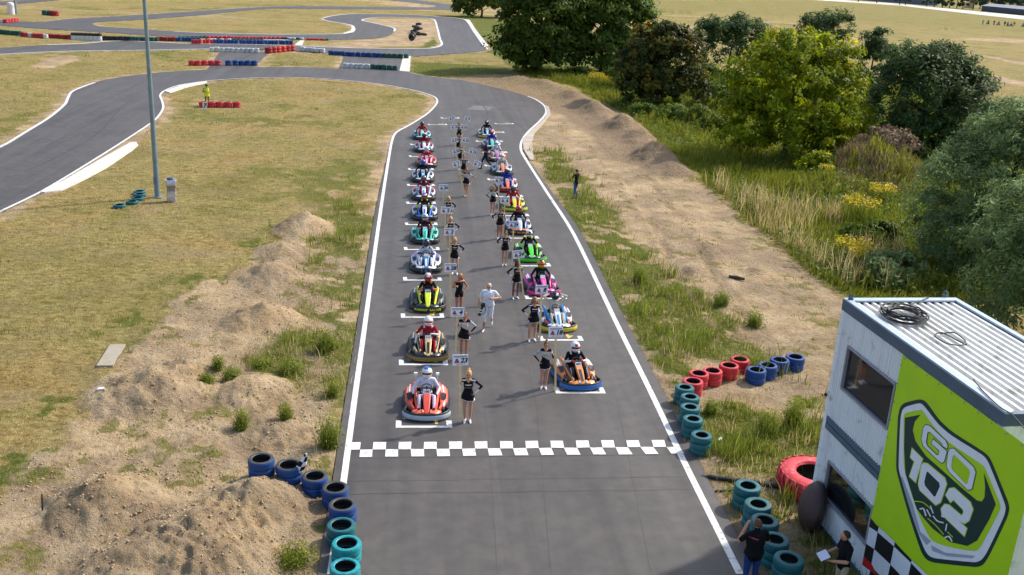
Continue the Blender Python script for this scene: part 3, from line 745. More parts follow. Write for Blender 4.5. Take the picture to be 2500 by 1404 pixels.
wbox(0.15, BL-.15, zb, BAND-0.012, -.14, 0.018, B_BLUE, 'floor_beam'); wbox(0.15, BL-.15, BAND+0.012, zt, -.14, 0.018, B_BLUE, 'floor_beam')
wbox(0.15, BL-.15, 0.0, 0.12, -.14, .012, B_BLUE, 'base_beam')
wbox(0, 0.14, BH-0.24, BH, D, -.14, B_BLUE, 'roof_beam'); wbox(0, BL, BH-.24, BH, D-.14, D, B_BLUE, 'roof_beam'); wbox(BL-.14, BL, BH-.24, BH, D, -.14, B_BLUE, 'roof_beam')
wbox(0.02, 0.08, 0, BH-.24, D, -.2, B_WALL, 'end_wall'); wbox(0.08, BL-.02, 0, BH-.24, D-.1, D, B_WALL, 'back_wall'); wbox(BL-.1, BL-.03, 0, BH-.24, D, -.2, B_WALL, 'end_wall')
# light metal rim on top of the roof edge, standing 2 cm proud
wbox(0, BL, BH, BH+.04, -.14, .01, B_RIM, 'roof_rim'); wbox(0, BL, BH, BH+.04, D-.13, D, B_RIM, 'roof_rim'); wbox(0, .2, BH, BH+.04, D, -.14, B_RIM, 'roof_rim')
# ribbed roof sheet running along the cabin
mb = MB(); vs = []; fs = []; nrib = 13; prof = []
wd = BW-0.14
for i in range(nrib):
    a = -.14-wd*i/nrib; q = wd/nrib
    prof += [(a, 0.0), (a-q*.12, 0.0), (a-q*.30, .085), (a-q*.66, .085), (a-q*.88, 0.0)]
prof.append((-.14-wd, 0))
for i, (o, dz) in enumerate(prof):
    vs += [bw(.2, BH-.09+dz, o), bw(BL-.14, BH-.09+dz, o)]
    if i: fs.append((2*i-2, 2*i-1, 2*i+1, 2*i))
mb.add(vs, fs); mb.build('roof_sheet', B_ROOF, bld)
# windows
for w in (UW, LW):
    s0, s1, z0, z1 = w; win = empty('window', (0, 0, 0)); win.parent = bld
    wbox(s0, s1, z0, z1, -.05, -.04, M_GLASS, 'pane', win)
    for a in ((s0, s1, z0-.02, z0+.035), (s0, s1, z1-.035, z1+.02)): wbox(a[0], a[1], a[2], a[3], -.07, .03, B_GREY, 'frame', win)
    for a in ((s0-.02, s0+.035), (s1-.035, s1+.02)): wbox(a[0], a[1], z0+.035, z1-.035, -.07, .03, B_GREY, 'frame', win)
# lifting eyes on the roof corners
for px in ((2077, 731), (2306, 724)):
    p = at(px[0], px[1], BH+.04); mb = MB()
    mb.box((0, 0, .02), (.09, .09, .04)); mb.tube([(0.045*math.cos(a), 0, .085+.045*math.sin(a)) for a in np.linspace(0, 2*PI, 12, endpoint=False)], .016, 6, closed=True)
    mb.build('lifting_eye', B_BLUE, bld, loc=(p[0]-P1[0], p[1]-P1[1], BH+.04))
# red bracket with white tip and a black lamp on the end wall
for px, py, k in ((2009, 1000, 0), (2026, 970, 1)):
    s, z = wall_pt(px, py)
    mb = MB()
    if k == 0:
        b_ = bw(-.12, z, -.1); mb.box(b_, (.06, .06, .62)); mb.build('red_bracket', paint('c03828'), bld)
        mb = MB(); mb.box((b_[0], b_[1], b_[2]+.36), (.07, .07, .1)); mb.build('bracket_tip', paint('e8e6e0'), bld)
    else:
        b_ = bw(-.04, z, .02); mb.ell(b_, (.05, .05, .05)); mb.build('lamp', M_BLACK, bld)

# ---- banner: flat print on a taut sheet, traced as it hangs on the wall
banner = empty('banner', (P1[0], P1[1], 0), 0, 'lime green banner with GO 102 racing badge hung on the container wall', 'banner')
LIME = mat('lime_banner', hexlin('b6e010'), 0.55, var=0.05, scale=1.5, bump=.5, bscale=2.2)
P_DK = mat('print_dark_green', hexlin('0b3434'), 0.55, var=0.04); P_WH = mat('print_silver', hexlin('eceffa'), 0.55, var=0.03)
P_GR = mat('print_grey', hexlin('a4acc0'), 0.55, var=0.03); P_BK = mat('print_black', hexlin('12151c'), 0.5, var=.1); P_RD = mat('print_red', hexlin('c31f26'), 0.5, var=.05)
P_BW = mat('print_pale', hexlin('e6ebf6'), 0.5, var=.05)
OFF0 = 0.03
def z7(p): return (2150+p[0]/2.58, 860+p[1]/2.58)
def z6(p): return (1950+p[0]/3.856, 1040+p[1]/3.856)
def wall_fill(loops, layer, m, name, parent=banner):
    """fill traced outlines in wall coordinates, then stand the sheet upright on the wall"""
    o = fill_2d(name, loops, 0.0, m, None)
    me = o.data; n = len(me.vertices); co = np.zeros(n*3, np.float32); me.vertices.foreach_get('co', co); co = co.reshape(-1, 3)
    out = OFF0+layer*0.003
    V = np.array([bw(s, z, out) for s, z, _ in co], np.float32); me.vertices.foreach_set('co', V.ravel()); me.update()
    bm = bmesh.new(); bm.from_mesh(me)
    for f in bm.faces:
        if f.normal.dot(Vector(nb)) < 0: f.normal_flip()
    bm.to_mesh(me); bm.free(); o.parent = parent; return o
def tr(pts, f=z7, sm=0, closed=True):
    q = [wall_pt(*f(p)) for p in pts]
    return [tuple(p) for p in catmull(q, sm, closed)] if sm else q
def stroke(pts, w, f=z7, closed=False, sm=3, cap=0.0):
    """thick line as an outline; w in trace pixels"""
    P = catmull([np.array(p, float) for p in pts], sm, closed) if (sm and not closed) else [np.array(p, float) for p in pts]
    Lft, Rgt = [], []; n = len(P)
    for i in range(n):
        if closed: t0 = P[i]-P[i-1]; t1 = P[(i+1) % n]-P[i]
        else: t0 = P[i]-P[i-1] if i else P[1]-P[0]; t1 = P[i+1]-P[i] if i < n-1 else t0
        t0 = t0/max(np.linalg.norm(t0), 1e-6); t1 = t1/max(np.linalg.norm(t1), 1e-6)
        n0 = np.array([-t0[1], t0[0]]); n1 = np.array([-t1[1], t1[0]]); b = n0+n1; b = b/max(np.linalg.norm(b), 1e-6)
        k = min(1.0/max(b@n0, .35), 1.9)      # mitred corner
        Lft.append(P[i]+b*k*w/2); Rgt.append(P[i]-b*k*w/2)
    if closed: return [[wall_pt(*f(p)) for p in Lft], [wall_pt(*f(p)) for p in Rgt]]
    return [[wall_pt(*f(p)) for p in Lft+Rgt[::-1]]]
# sheet outline: in wall coordinates, from the roof beam down; the curved lower left edge shows the chequered print
s_l, z_tl = wall_pt(2206, 868); s_r = wall_pt(2499, 1270)[0]; s_l = (s_l+wall_pt(2147, 1175)[0]+wall_pt(2170, 1056)[0])/3
curve = [wall_pt(*z6(p)) for p in ((690, 862), (740, 925), (810, 985), (900, 1070), (1000, 1180), (1100, 1280), (1250, 1420), (1400, 1540))]
zlow = 0.15
sheet_out = [(s_l, BH-.25), (s_r, BH-.25), (s_r, zlow), (curve[-1][0]+.3, zlow)]+[(max(s, s_l), z) for s, z in curve[::-1]]
sheet_out = [p for p in sheet_out]; sheet_out[-1] = (s_l, curve[0][1])
wall_fill([sheet_out], 1, LIME, 'sheet')
# chequered print below the curve
lower = [(s_l, zlow), (curve[-1][0]+.28, zlow)]+[(max(s, s_l), z-.01) for s, z in curve[::-1]]; lower[-1] = (s_l, curve[0][1]-.01)
wall_fill([lower], 0, P_BW, 'chequer_ground')
ca = wall_pt(*z6((755, 1000))); cb = wall_pt(*z6((910, 1130))); cc = wall_pt(*z6((765, 1215)))
ds = cb[0]-ca[0]; dz = ca[1]-cc[1]; sk = (cb[1]-ca[1])/ds if ds else 0
for i in range(-2, 7):
    for j in range(-2, 7):
        if (i+j) % 2: continue
        q = []
        for a, b in ((i, j), (i+1, j), (i+1, j+1), (i, j+1)):
            wob = 0.035*math.sin(a*1.1+b*.6)
            q.append((ca[0]+a*ds, ca[1]-b*dz+(a*ds)*sk*.55+wob))
        # keep squares that lie under the curve
        cs = [p for p in q]
        ok = []
        for s, z in cs:
            zc = np.interp(s, [c[0] for c in curve], [c[1] for c in curve]); ok.append((min(max(s, s_l), curve[-1][0]+.28), min(max(z, zlow), zc-.012)))
        area = abs(sum(ok[k][0]*ok[(k+1) % 4][1]-ok[(k+1) % 4][0]*ok[k][1] for k in range(4)))/2
        if area > 0.003: wall_fill([ok], 0.5, P_BK, 'black_square')
rd = [wall_pt(*z6(p)) for p in ((640, 1240), (700, 1300), (760, 1420))]
red = [(s_l+.002, rd[0][1]), rd[1], rd[2], (s_l+.002, rd[2][1]-.15)]; wall_fill([red], .8, P_RD, 'red_corner')
outer_ = [(132, 350), (160, 320), (250, 297), (288, 306), (322, 345), (385, 430), (470, 505), (650, 620), (692, 656), (716, 700), (810, 930), (822, 985), (805, 1050), (700, 1270), (655, 1338), (600, 1352), (350, 1325), (300, 1305), (268, 1260), (235, 1170), (180, 1000), (118, 780), (107, 715), (118, 420)]
white_ = [(148, 365), (172, 343), (250, 322), (276, 330), (310, 370), (375, 452), (460, 525), (640, 638), (675, 668), (700, 714), (788, 935), (800, 985), (784, 1045), (682, 1258), (645, 1308), (600, 1322), (360, 1298), (318, 1282), (290, 1245), (256, 1160), (200, 1000), (136, 780), (124, 715), (136, 420)]
green_ = [(163, 386), (268, 362), (290, 388), (345, 465), (440, 565), (622, 688), (655, 712), (676, 742), (762, 945), (767, 985), (742, 1040), (640, 1228), (600, 1252), (440, 1225), (340, 1188), (300, 1130), (236, 985), (172, 780), (156, 700), (156, 420)]
dark_ = [(165, 412), (264, 393), (228, 436), (215, 490), (232, 560), (300, 655), (400, 742), (520, 850), (620, 932), (650, 940), (668, 915), (672, 850), (664, 757), (740, 958), (700, 1050), (622, 1185), (560, 1220), (450, 1195), (340, 1110), (280, 1040), (240, 985), (218, 920), (168, 760), (160, 600)]
wall_fill([tr(outer_, sm=3)], 2, P_DK, 'badge_outline'); wall_fill([tr(white_, sm=3)], 3, P_WH, 'badge_ring'); wall_fill([tr(green_, sm=3)], 4, LIME, 'badge_field'); wall_fill([tr(dark_)], 5, P_DK, 'badge_shield')
wall_fill([tr([(136, 780), (150, 790), (215, 960), (262, 1130), (330, 1190), (300, 1215), (255, 1150), (200, 1000)])], 3.5, P_GR, 'badge_shade')
wall_fill([tr([(330, 1215), (420, 1262), (610, 1282), (590, 1298), (430, 1285), (335, 1250)])], 3.5, P_GR, 'badge_shade')
G_ = [(428, 622), (422, 588), (322, 485), (300, 478), (286, 545), (300, 590), (392, 672), (404, 668), (418, 610), (352, 556)]
O_ = [(470, 622), (582, 728), (600, 765), (576, 848), (555, 850), (452, 745), (442, 712), (456, 634)]
def letter(loops, ow, om, nm):
    wall_fill(stroke(loops[0], ow, closed=True), 6, om, nm+'_outline'); wall_fill([tr(l) for l in loops], 7, P_WH, nm)
letter([[(434, 606), (437, 588), (425, 558), (322, 463), (298, 457), (284, 475), (272, 545), (282, 590), (385, 688), (405, 697), (416, 685), (432, 624), (346, 548), (334, 575), (385, 620), (378, 648), (368, 648), (308, 590), (300, 568), (310, 505), (322, 500), (400, 572), (408, 592)]], 9, P_DK, 'letter')
letter([[(452, 608), (475, 606), (600, 722), (614, 755), (590, 860), (566, 868), (446, 752), (430, 718), (440, 632)], [(480, 645), (572, 735), (580, 758), (562, 828), (552, 830), (468, 742), (460, 718), (470, 652)]], 9, P_DK, 'letter')
letter([[(212, 605), (278, 672), (234, 818), (196, 782), (228, 688), (202, 662)]], 10, LIME, 'digit')
letter([[(286, 697), (310, 702), (418, 792), (430, 830), (392, 945), (362, 962), (262, 868), (252, 830), (272, 712)], [(312, 752), (384, 822), (388, 845), (360, 908), (350, 908), (294, 840), (290, 815), (304, 755)]], 10, LIME, 'digit')
letter([[(425, 900), (448, 858), (478, 854), (580, 945), (597, 990), (572, 1060), (545, 1078), (515, 1066), (462, 1016), (558, 1110), (542, 1157), (402, 1022), (396, 985), (418, 957), (446, 962), (524, 1030), (540, 1008), (535, 990), (474, 928), (455, 945)]], 10, LIME, 'digit')
for q, w, m_ in (([(260, 988), (285, 985), (300, 1032)], 9, P_WH), ([(305, 990), (330, 1035)], 8, P_WH), ([(328, 965), (346, 1015)], 7, P_WH), ([(345, 1030), (372, 1062), (412, 1074)], 8, P_WH), ([(398, 1026), (420, 1034)], 18, P_WH), ([(432, 1080), (424, 1125)], 8, P_WH), ([(418, 1168), (446, 1160), (465, 1192)], 9, P_WH), ([(225, 938), (282, 946), (332, 988)], 6, LIME), ([(310, 1045), (360, 1088), (412, 1148)], 6, LIME), ([(436, 1130), (470, 1165)], 6, LIME)):
    wall_fill(stroke(q, w), 7, m_, 'badge_mark')

# eyelets and lashing points along the banner edge, end cap screws
mb = MB()
for s in np.arange(s_l+.12, s_r-.05, .42):
    p = bw(s, BH-.29, OFF0+.006); mb.ell(p, (.018, .018, .018), 8, 5)
for z in np.arange(1.9, BH-.4, .42):
    p = bw(s_l+.03, z, OFF0+.006); mb.ell(p, (.018, .018, .018), 8, 5)
o = mb.build('eyelets', B_GREY, banner); o['kind'] = 'stuff'
mb = MB()
for z in np.arange(.4, BH-.4, .5):
    for s in (.05, .11): mb.ell(bw(s, z, .017), (.010, .010, .010), 6, 4)
o = mb.build('screws', B_GREY, bld); o['kind'] = 'stuff'
# cables lying on the roof
def roofpt(px, py, dz=0.0): return np.array(at(px, py, BH+.03+dz))
mbc = MB(); c0 = roofpt(2208, 772); ex = roofpt(2252, 790)-c0; ey = np.array([-ex[1], ex[0], 0])
rr_ = np.linalg.norm(ex)
rnd = random.Random(5)
for k in range(11):
    r0 = rr_*rnd.uniform(.6, 1.05); ph = rnd.uniform(0, 6); P = []
    for a in np.linspace(0, 2*PI, 28, endpoint=False):
        rad = r0*(1+.06*math.sin(2*a+ph)); P.append((rad*math.cos(a)+.05*math.sin(ph), rad*math.sin(a)*1.05+.05*math.cos(ph*2), .02+.012*k*rnd.uniform(.6, 1)+.01*math.sin(3*a+ph)))
    mbc.tube(P, .017, 5, closed=True)
mbc.build('cable_coil', M_BLACK, None, 50, loc=tuple(c0)); tag(bpy.data.objects['cable_coil'], 'thick coil of black cable lying on the container roof', 'cable coil')
mbc = MB(); pts = [roofpt(*p, .02) for p in ((2296, 815), (2330, 812), (2358, 834), (2345, 843), (2310, 838), (2282, 820), (2300, 812), (2335, 830), (2360, 842))]
o0 = pts[0].copy(); mbc.tube([p-o0 for p in catmull(pts, 5)], .015, 5); mbc.build('cable_loop', M_BLACK, None, 50, loc=tuple(o0)); tag(bpy.data.objects['cable_loop'], 'small figure eight loop of thin black cable on the container roof', 'cable')
for nm, lab, px in (('roof_cable', 'black cable running from the coil over the back roof edge', ((2232, 766), (2222, 745), (2240, 738), (2268, 726))), ('roof_cable', 'black cable snaking down the ribs near the roof edge', ((2376, 926), (2400, 955), (2440, 993), (2470, 1012), (2500, 1045)))):
    pts = [roofpt(*p, .03) for p in px]; o0 = pts[0].copy(); mbc = MB(); mbc.tube([p-o0 for p in catmull(pts, 6)], .012, 5); tag(mbc.build(nm, M_BLACK, None, 50, loc=tuple(o0)), lab, 'cable')

# ================================================================== tyres
def tyre_profile(ro, h, ri, lip=0.03):
    # closed loop of (radius, z): tread face, shoulders, side walls, hollow inside
    return [(ri, h*.93), (ri+.02, h), (ro-.07, h), (ro-.02, h*.96), (ro, h*.82), (ro+.004, h*.5), (ro, h*.18), (ro-.02, h*.04), (ro-.07, 0), (ri+.02, 0), (ri, h*.07), (ri+.07, h*.22), (ro-.06, h*.35), (ro-.06, h*.65), (ri+.07, h*.78)]
def tyre_mesh(name, ro=.335, h=.235, ri=.215, n=28, grooves=False):
    prof = tyre_profile(ro, h, ri)
    if grooves:
        prof = prof[:4]+[(ro, h*.82), (ro, h*.72), (ro-.012, h*.70), (ro, h*.68), (ro, h*.54), (ro-.012, h*.52), (ro, h*.5), (ro, h*.36), (ro-.012, h*.34), (ro, h*.32), (ro, h*.18)]+prof[7:]
    mb = MB(); k = len(prof); mb.lathe(prof, n)
    mi = []
    for fi, f in enumerate(mb.f):
        i = fi % k
        mi.append(0)
    # 0 painted outside, 1 bare top side wall, 2 inside
    for j in range(n):
        for i in range(k):
            a = prof[i]; c = prof[(i+1) % k]; r = (a[0]+c[0])/2; z = (a[1]+c[1])/2
            m_ = 0
            if z > h*.93 and r < ro-.015: m_ = 1
            if i >= k-6 or i == k-1: m_ = 2
            mi[j*k+i] = m_
    mb.m = mi
    return mb.mesh(name, 35)
TY_A = tyre_mesh('tyre', .335, .235, .225, grooves=True)      # wide opening
TY_B = tyre_mesh('tyre', .335, .215, .195)                    # deeper side wall
TY_SMALL = tyre_mesh('tyre', .33, .22, .2, n=12)
TB_ = dict(blue=hexlin('0b4486'), teal=hexlin('0c6269'), red=hexlin('c9323a'), white=hexlin('cfd2d2'), green=hexlin('155449'), black=hexlin('1f2224'), dred=hexlin('9c2026'), navy=hexlin('23386b'), cyan=hexlin('12929a'))
def tmat(c, k=0):
    return mat('tyre_paint_'+c+str(k), TB_[c], 0.55, var=0.16, scale=7, bump=.2, bscale=30, dirt=(0.045, 0.042, 0.04), dirt_amt=[.22, .40, .06][k])
M_INNER = mat('tyre_inside', (0.012, 0.012, 0.012), 0.7, var=0.3); M_BARE = mat('worn_tyre_wall', (0.05, 0.05, 0.05), 0.6, var=0.35, scale=8)
def stack(px, py, n, col, label, group, mesh=None, top='bare', z=None, s=1.0, name='tyre_stack', rnd=random.Random(1)):
    p = at(px, py); zg = ground_z(p[0], p[1]) if z is None else z
    root = empty(name, (p[0], p[1], max(zg, 0.0)-.01), rnd.uniform(0, 6), label, 'tyre stack', group); root.scale = (s, s, s)
    me = mesh or TY_A; h = max(v.co.z for v in me.vertices)
    for i in range(n):
        t = obj('tyre', me, root, [tmat(col), (M_BARE if top == 'bare' else tmat(col, 1) if top == 'worn' else tmat(col)), M_INNER])
        t.location = (rnd.uniform(-.015, .015), rnd.uniform(-.015, .015), i*h*0.985); t.rotation_euler = (0, 0, rnd.uniform(0, 6))
        k = rnd.uniform(.97, 1.0); t.scale = (k, k, 1)
    return root
# left corner group (stack base px)
ORD = ['first', 'second', 'third', 'fourth', 'fifth', 'sixth', 'seventh', 'eighth', 'ninth', 'tenth', 'eleventh', 'twelfth', 'thirteenth', 'fourteenth', 'fifteenth', 'sixteenth', 'seventeenth', 'eighteenth', 'nineteenth', 'twentieth', 'twenty-first', 'twenty-second']
ordn = ['first', 'second', 'third', 'fourth', 'fifth', 'sixth', 'seventh', 'eighth', 'ninth', 'tenth']
LG = [(640, 1182, 'blue', 'bare'), (707, 1188, 'blue', 'bare'), (770, 1203, 'blue', 'bare'), (819, 1228, 'blue', 'bare'), (837, 1270, 'blue', 'bare'), (833, 1322, 'teal', 'worn'), (846, 1368, 'cyan', 'paint'), (843, 1425, 'cyan', 'worn')]
LAB = ['blue tyre stack farthest from the track edge beside the sand heap', 'blue tyre stack with a muddy lower tyre holding the chequered flag', 'blue tyre stack just right of the chequered flag', 'blue tyre stack at the bend of the row beside the track edge', 'last blue tyre stack before the turquoise ones at the track edge', 'turquoise tyre stack with a worn rim next to the blue stacks', 'bright turquoise tyre stack with a fully painted rim', 'turquoise tyre stack with a black worn rim at the end of the row']
for (px, py, c, t), lb in zip(LG, LAB): stack(px, py, 2, c, lb, 'tyre stacks at the left track edge by the finish', TY_A if c == 'blue' else TY_A, t)
RG = [(1708, 1105, 'teal', 3), (1686, 1064, 'teal', 3), (1680, 1035, 'teal', 3), (1680, 1008, 'teal', 3), (1667, 984, 'teal', 3)]
RL = ['turquoise three tyre stack nearest the finish line', 'second turquoise stack from the finish line right of track', 'third turquoise stack from the finish line with a grey rim', 'fourth turquoise stack from the finish line with a pale dusty rim', 'turquoise stack next to the first red stack']
for (px, py, c, n), lb in zip(RG, RL): stack(px, py, n, c, lb, 'tyre stacks on the right of the finish', TY_B, 'worn', s=.9)
for i, (px, py) in enumerate(((1688, 961), (1702, 943), (1736, 935), (1776, 923), (1804, 906))):
    stack(px, py, 2, 'red', ['red tyre stack standing next to the turquoise stacks', 'second red tyre stack from the turquoise ones', 'middle one of five red tyre stacks on the grass', 'second red tyre stack from the blue ones', 'red tyre stack standing next to the blue stacks'][i], 'tyre stacks on the right of the finish', TY_A, 'paint')
for i, (px, py) in enumerate(((1842, 932), (1870, 920), (1900, 908), (1938, 900))):
    stack(px, py, 2, 'blue', ['blue tyre stack standing next to the red stacks', 'second blue tyre stack from the red ones', 'third blue tyre stack from the red ones', 'blue tyre stack at the far end near the container'][i], 'tyre stacks on the right of the finish', TY_A, 'paint')
for i, (px, py) in enumerate(((1818, 1237), (1843, 1283), (1860, 1325), (1884, 1372), (1915, 1425))):
    stack(px, py, 3, 'teal', ['turquoise tyre stack nearest the black pipes', 'turquoise tyre stack with a dusty white rim', 'turquoise tyre stack behind the head of the man in black', 'turquoise tyre stack beside the shoulder of the man in black', 'turquoise tyre stack at the bottom edge beside the paper reader'][i], 'tyre stacks between track and container', TY_B, ['worn', 'worn', 'worn', 'paint', 'paint'][i])
# single tyres lying by the lamp post
for i, (px, py) in enumerate(((292, 507), (323, 498), (337, 489), (341, 480), (341, 473))):
    p = at(px, py); t = obj('tyre', TY_A, None, [tmat('teal'), tmat('teal', 1), M_INNER]); t.location = (p[0], p[1], -.02); t.scale = (.92, .92, .8)
    tag(t, ['turquoise tyre lying farthest out from the lamp post', 'second turquoise tyre in the row lying by the lamp post', 'middle one of five turquoise tyres lying by the lamp post', 'half sunk turquoise tyre second nearest the lamp post', 'turquoise tyre at the back of the row nearest the lamp post'][i], 'tyre', 'loose turquoise tyres by the lamp post')
# marshal's row
for i, px in enumerate((500, 521, 537, 553, 578)):
    px = [496, 517, 537, 557, 578][i]
    stack(px, 262, 2, 'red', ['red tyre stack behind the number seven board', 'red tyre stack right beside the number seven board', 'middle red tyre stack by the marshal', 'fourth red tyre stack from the number seven board', 'red tyre stack at the end away from the marshal'][i], 'red tyre stacks by the marshal', TY_A, 'paint', s=1.0)
# barriers along the back track: (x0,y0,x1,y1,count,colour,tyres)
BAR = [(4, 83, 48, 87, 6, 'green', 2), (55, 89, 112, 94, 7, 'red', 2), (118, 93, 172, 96, 7, 'dred', 2), (251, 98, 315, 100, 8, 'black', 2), (320, 100, 382, 101, 8, 'green', 2), (388, 100, 424, 101, 5, 'dred', 2), (429, 101, 486, 102, 7, 'blue', 2), (471, 107, 518, 107, 6, 'red', 2), (524, 107, 711, 109, 22, 'blue', 2), (505, 99, 560, 99, 7, 'white', 1), (566, 99, 640, 101, 9, 'green', 1), (646, 101, 700, 102, 7, 'white', 1), (440, 94, 500, 93, 7, 'green', 1), (508, 93, 560, 93, 6, 'red', 1), (568, 94, 640, 95, 9, 'red', 1), (648, 95, 690, 95, 5, 'red', 1), (697, 96, 737, 97, 5, 'white', 1), (752, 98, 791, 99, 6, 'red', 1), (798, 99, 801, 99, 1, 'green', 1),
       (518, 126, 628, 129, 10, 'white', 2), (655, 130, 712, 124, 6, 'red', 2), (740, 125, 788, 129, 5, 'white', 2), (809, 134, 863, 138, 5, 'blue', 2), (874, 138, 927, 141, 5, 'blue', 2), (938, 141, 991, 143, 5, 'green', 2),
       (468, 160, 532, 160, 5, 'red', 2), (559, 160, 622, 160, 5, 'blue', 2), (845, 166, 897, 168, 5, 'white', 2), (910, 169, 964, 172, 5, 'green', 2), (15, 56, 40, 53, 5, 'red', 2)]
mbs = {}
for n in (1, 2):
    mb = MB(); h = .3
    for i in range(n): mb.lathe([(r, z*1.25+i*.275) for r, z in tyre_profile(.335, .22, .21)], 14)
    mbs[n] = mb.mesh('tyre_stack', 40)
rb = random.Random(11)
DESC = {'red': 'red', 'dred': 'dark red', 'blue': 'blue', 'white': 'white', 'green': 'dark green', 'black': 'black'}
PLACE = ['at the left end of the back barrier', 'in the pink and red run of the back barrier', 'in the dark red run beside the white drums', 'in the black run of the back barrier', 'in the green run behind the lamp post', 'in the dark red run right of the lamp post', 'in the blue run after the dark red run', 'in the front red row of the doubled barrier', 'in the long front row of the doubled barrier', 'in the white run low behind the blue row', 'in the green run low behind the blue row', 'in the inner white run of the doubled barrier', 'in the rear green run of the doubled barrier', 'in the rear red run of the doubled barrier', 'in the long rear red run of the barrier', 'in the short rear red run of the barrier', 'in the white rear end of the doubled barrier', 'in the red tail of the doubled barrier', 'ending the doubled barrier', 'in the white row closing the left link road', 'in the red row between the link roads', 'in the white row between the link roads', 'in the left blue row closing the right link', 'in the right blue row closing the right link', 'in the green row ending at the white kerb', 'in the front red row left of the link', 'in the front blue row across the link', 'in the front white row across the link', 'in the front green row across the link', 'in the red row at the far left bend']
for bi, (x0, y0, x1, y1, n, c, k) in enumerate(BAR):
    A_, B_ = at(x0, y0), at(x1, y1)
    for i in range(n):
        t = i/max(1, n-1); p = A_+(B_-A_)*t
        cc = c
        if bi == 1 and i % 2 == 0: cc = ['white', 'red', 'dred'][rb.randrange(3)]
        if bi in (9, 11, 16) and rb.random() < .3: cc = ['green', 'red'][rb.randrange(2)]
        if bi == 20: cc = ['red', 'red', 'dred'][rb.randrange(3)]
        o = obj('tyre_stack', mbs[k], None, [tmat(cc)]); sp = np.linalg.norm(B_-A_)/max(1, n-1)/.68 if n > 1 else 1
        sp = min(max(sp, .8), 1.5)
        o.location = (p[0]+rb.uniform(-.05, .05), p[1]+rb.uniform(-.1, .1), 0.02); o.scale = (sp, sp, 1.0*rb.uniform(.95, 1.06)*(1.25 if sp > 1.3 else 1))
        lb = f"{DESC.get(cc, cc)} stack {PLACE[bi]}"
        if n > 1: lb = f"{DESC.get(cc, cc)} stack, {ORD[i]} from left {PLACE[bi]}"
        tag(o, lb, 'tyre stack', 'tyre barriers along the back track')
# taller blocks: black tops over white drums
for i in range(7):
    p = at(181+i*10.3, 97.5+i*.3); root = empty('barrier_drum', (p[0], p[1], 0), 0, f'white drum under a black top, {ordn[i]} from left, in the back barrier', 'drum', 'white drums with black tops in the back barrier')
    mb = MB(); mb.lathe([(0.0, 0), (.36, 0), (.37, .3), (.36, .6), (0, .6)], 12, closed=False); mb.build('drum', tmat('white'), root, 40)
    mb = MB(); mb.lathe([(r*1.1, z*1.6+.6) for r, z in tyre_profile(.335, .22, .21)], 12); mb.build('black_top', tmat('black'), root, 40)
# black tyre pile on the sandy island
pile = [(1003, 100, 0, 1), (1006, 95, 0, 1), (1014, 86, 0, 0), (1020, 86, 0, 0), (1010, 83, .3, 0), (1016, 82, .45, 0), (1017, 80, .75, 0), (1024, 80, .5, 0), (1013, 79, .8, 0), (1034, 87, 0, 0), (1022, 77, 1.1, 0), (1011, 89, .35, 0), (1018, 89, .4, 0), (1021, 84, .8, 0)]
PLB = ['black tyre standing apart at the near end of the pile', 'black tyre leaning behind the nearest one of the pile', 'black tyre in the lower left of the pile', 'black tyre at the bottom centre of the pile', 'black tyre second layer left of the pile', 'black tyre in the middle of the pile', 'black tyre high in the middle of the pile', 'black tyre at the right of the pile second layer', 'black tyre high at the left of the pile', 'black tyre lying apart right of the pile', 'black tyre on top of the pile', 'black tyre low at the front left of the pile', 'black tyre low at the front right of the pile', 'black tyre below the top one of the pile']
for (px, py, z, st), lb in zip(pile, PLB):
    p = at(px, py); o = obj('tyre', TY_SMALL, None, [tmat('black'), tmat('black'), M_INNER]); s = 1.75
    o.scale = (s, s, s); o.location = (p[0], p[1], z+(0.55 if st else .05)); o.rotation_euler = (R(80) if st else R(rb.uniform(-12, 12)), R(rb.uniform(-10, 10)), rb.uniform(0, 3))
    tag(o, lb, 'tyre', 'pile of black tyres on the sandy island')
for i, (px, py, c) in enumerate(((110, 37, 'green'), (119, 37, 'teal'), (128, 38, 'dred'), (137, 39, 'dred'))):
    p = at(px, py); o = obj('tyre_stack', mbs[2], None, [tmat(c)]); o.location = (p[0], p[1], 0); o.scale = (1.5, 1.5, 1.5)
    tag(o, f"{['dark green', 'turquoise', 'dark red', 'dull red'][i]} tyre stack in the short row on far grass", 'tyre stack', 'short mixed tyre row on the far grass')

# giant tractor tyre lying behind the cabin corner and the dark disc leaning on it
def big_tyre(ro=.92, h=.6, ri=.5, lugs=26):
    mb = MB(); prof = [(ri, h*.86), (ri+.04, h*.97), (ri+.16, h), (ro-.12, h*.98), (ro-.03, h*.9), (ro, h*.75), (ro, h*.25), (ro-.03, h*.1), (ro-.12, 0), (ri+.16, 0), (ri, h*.1), (ro-.18, h*.3), (ro-.18, h*.7)]
    mb.lathe(prof, 52); k = len(prof); mb.m = [(1 if i >= k-4 else 0) for j in range(52) for i in range(k)]
    return mb
tr_c = at(1989, 1172, .3); bt = empty('tractor_tyre', (tr_c[0], tr_c[1], -.02), 0, 'giant red tractor tyre lying behind the container corner', 'tyre')
M_BRED = mat('faded_red_tyre', hexlin('c8323c'), .6, var=.14, scale=3, bump=.2, bscale=18, dirt=hexlin('d97a78'), dirt_amt=.25)
big_tyre().build('casing', [M_BRED, M_INNER], bt, 40)
lug = MB()
prof = [(.9, .60), (1.0, .50), (1.02, .3)]
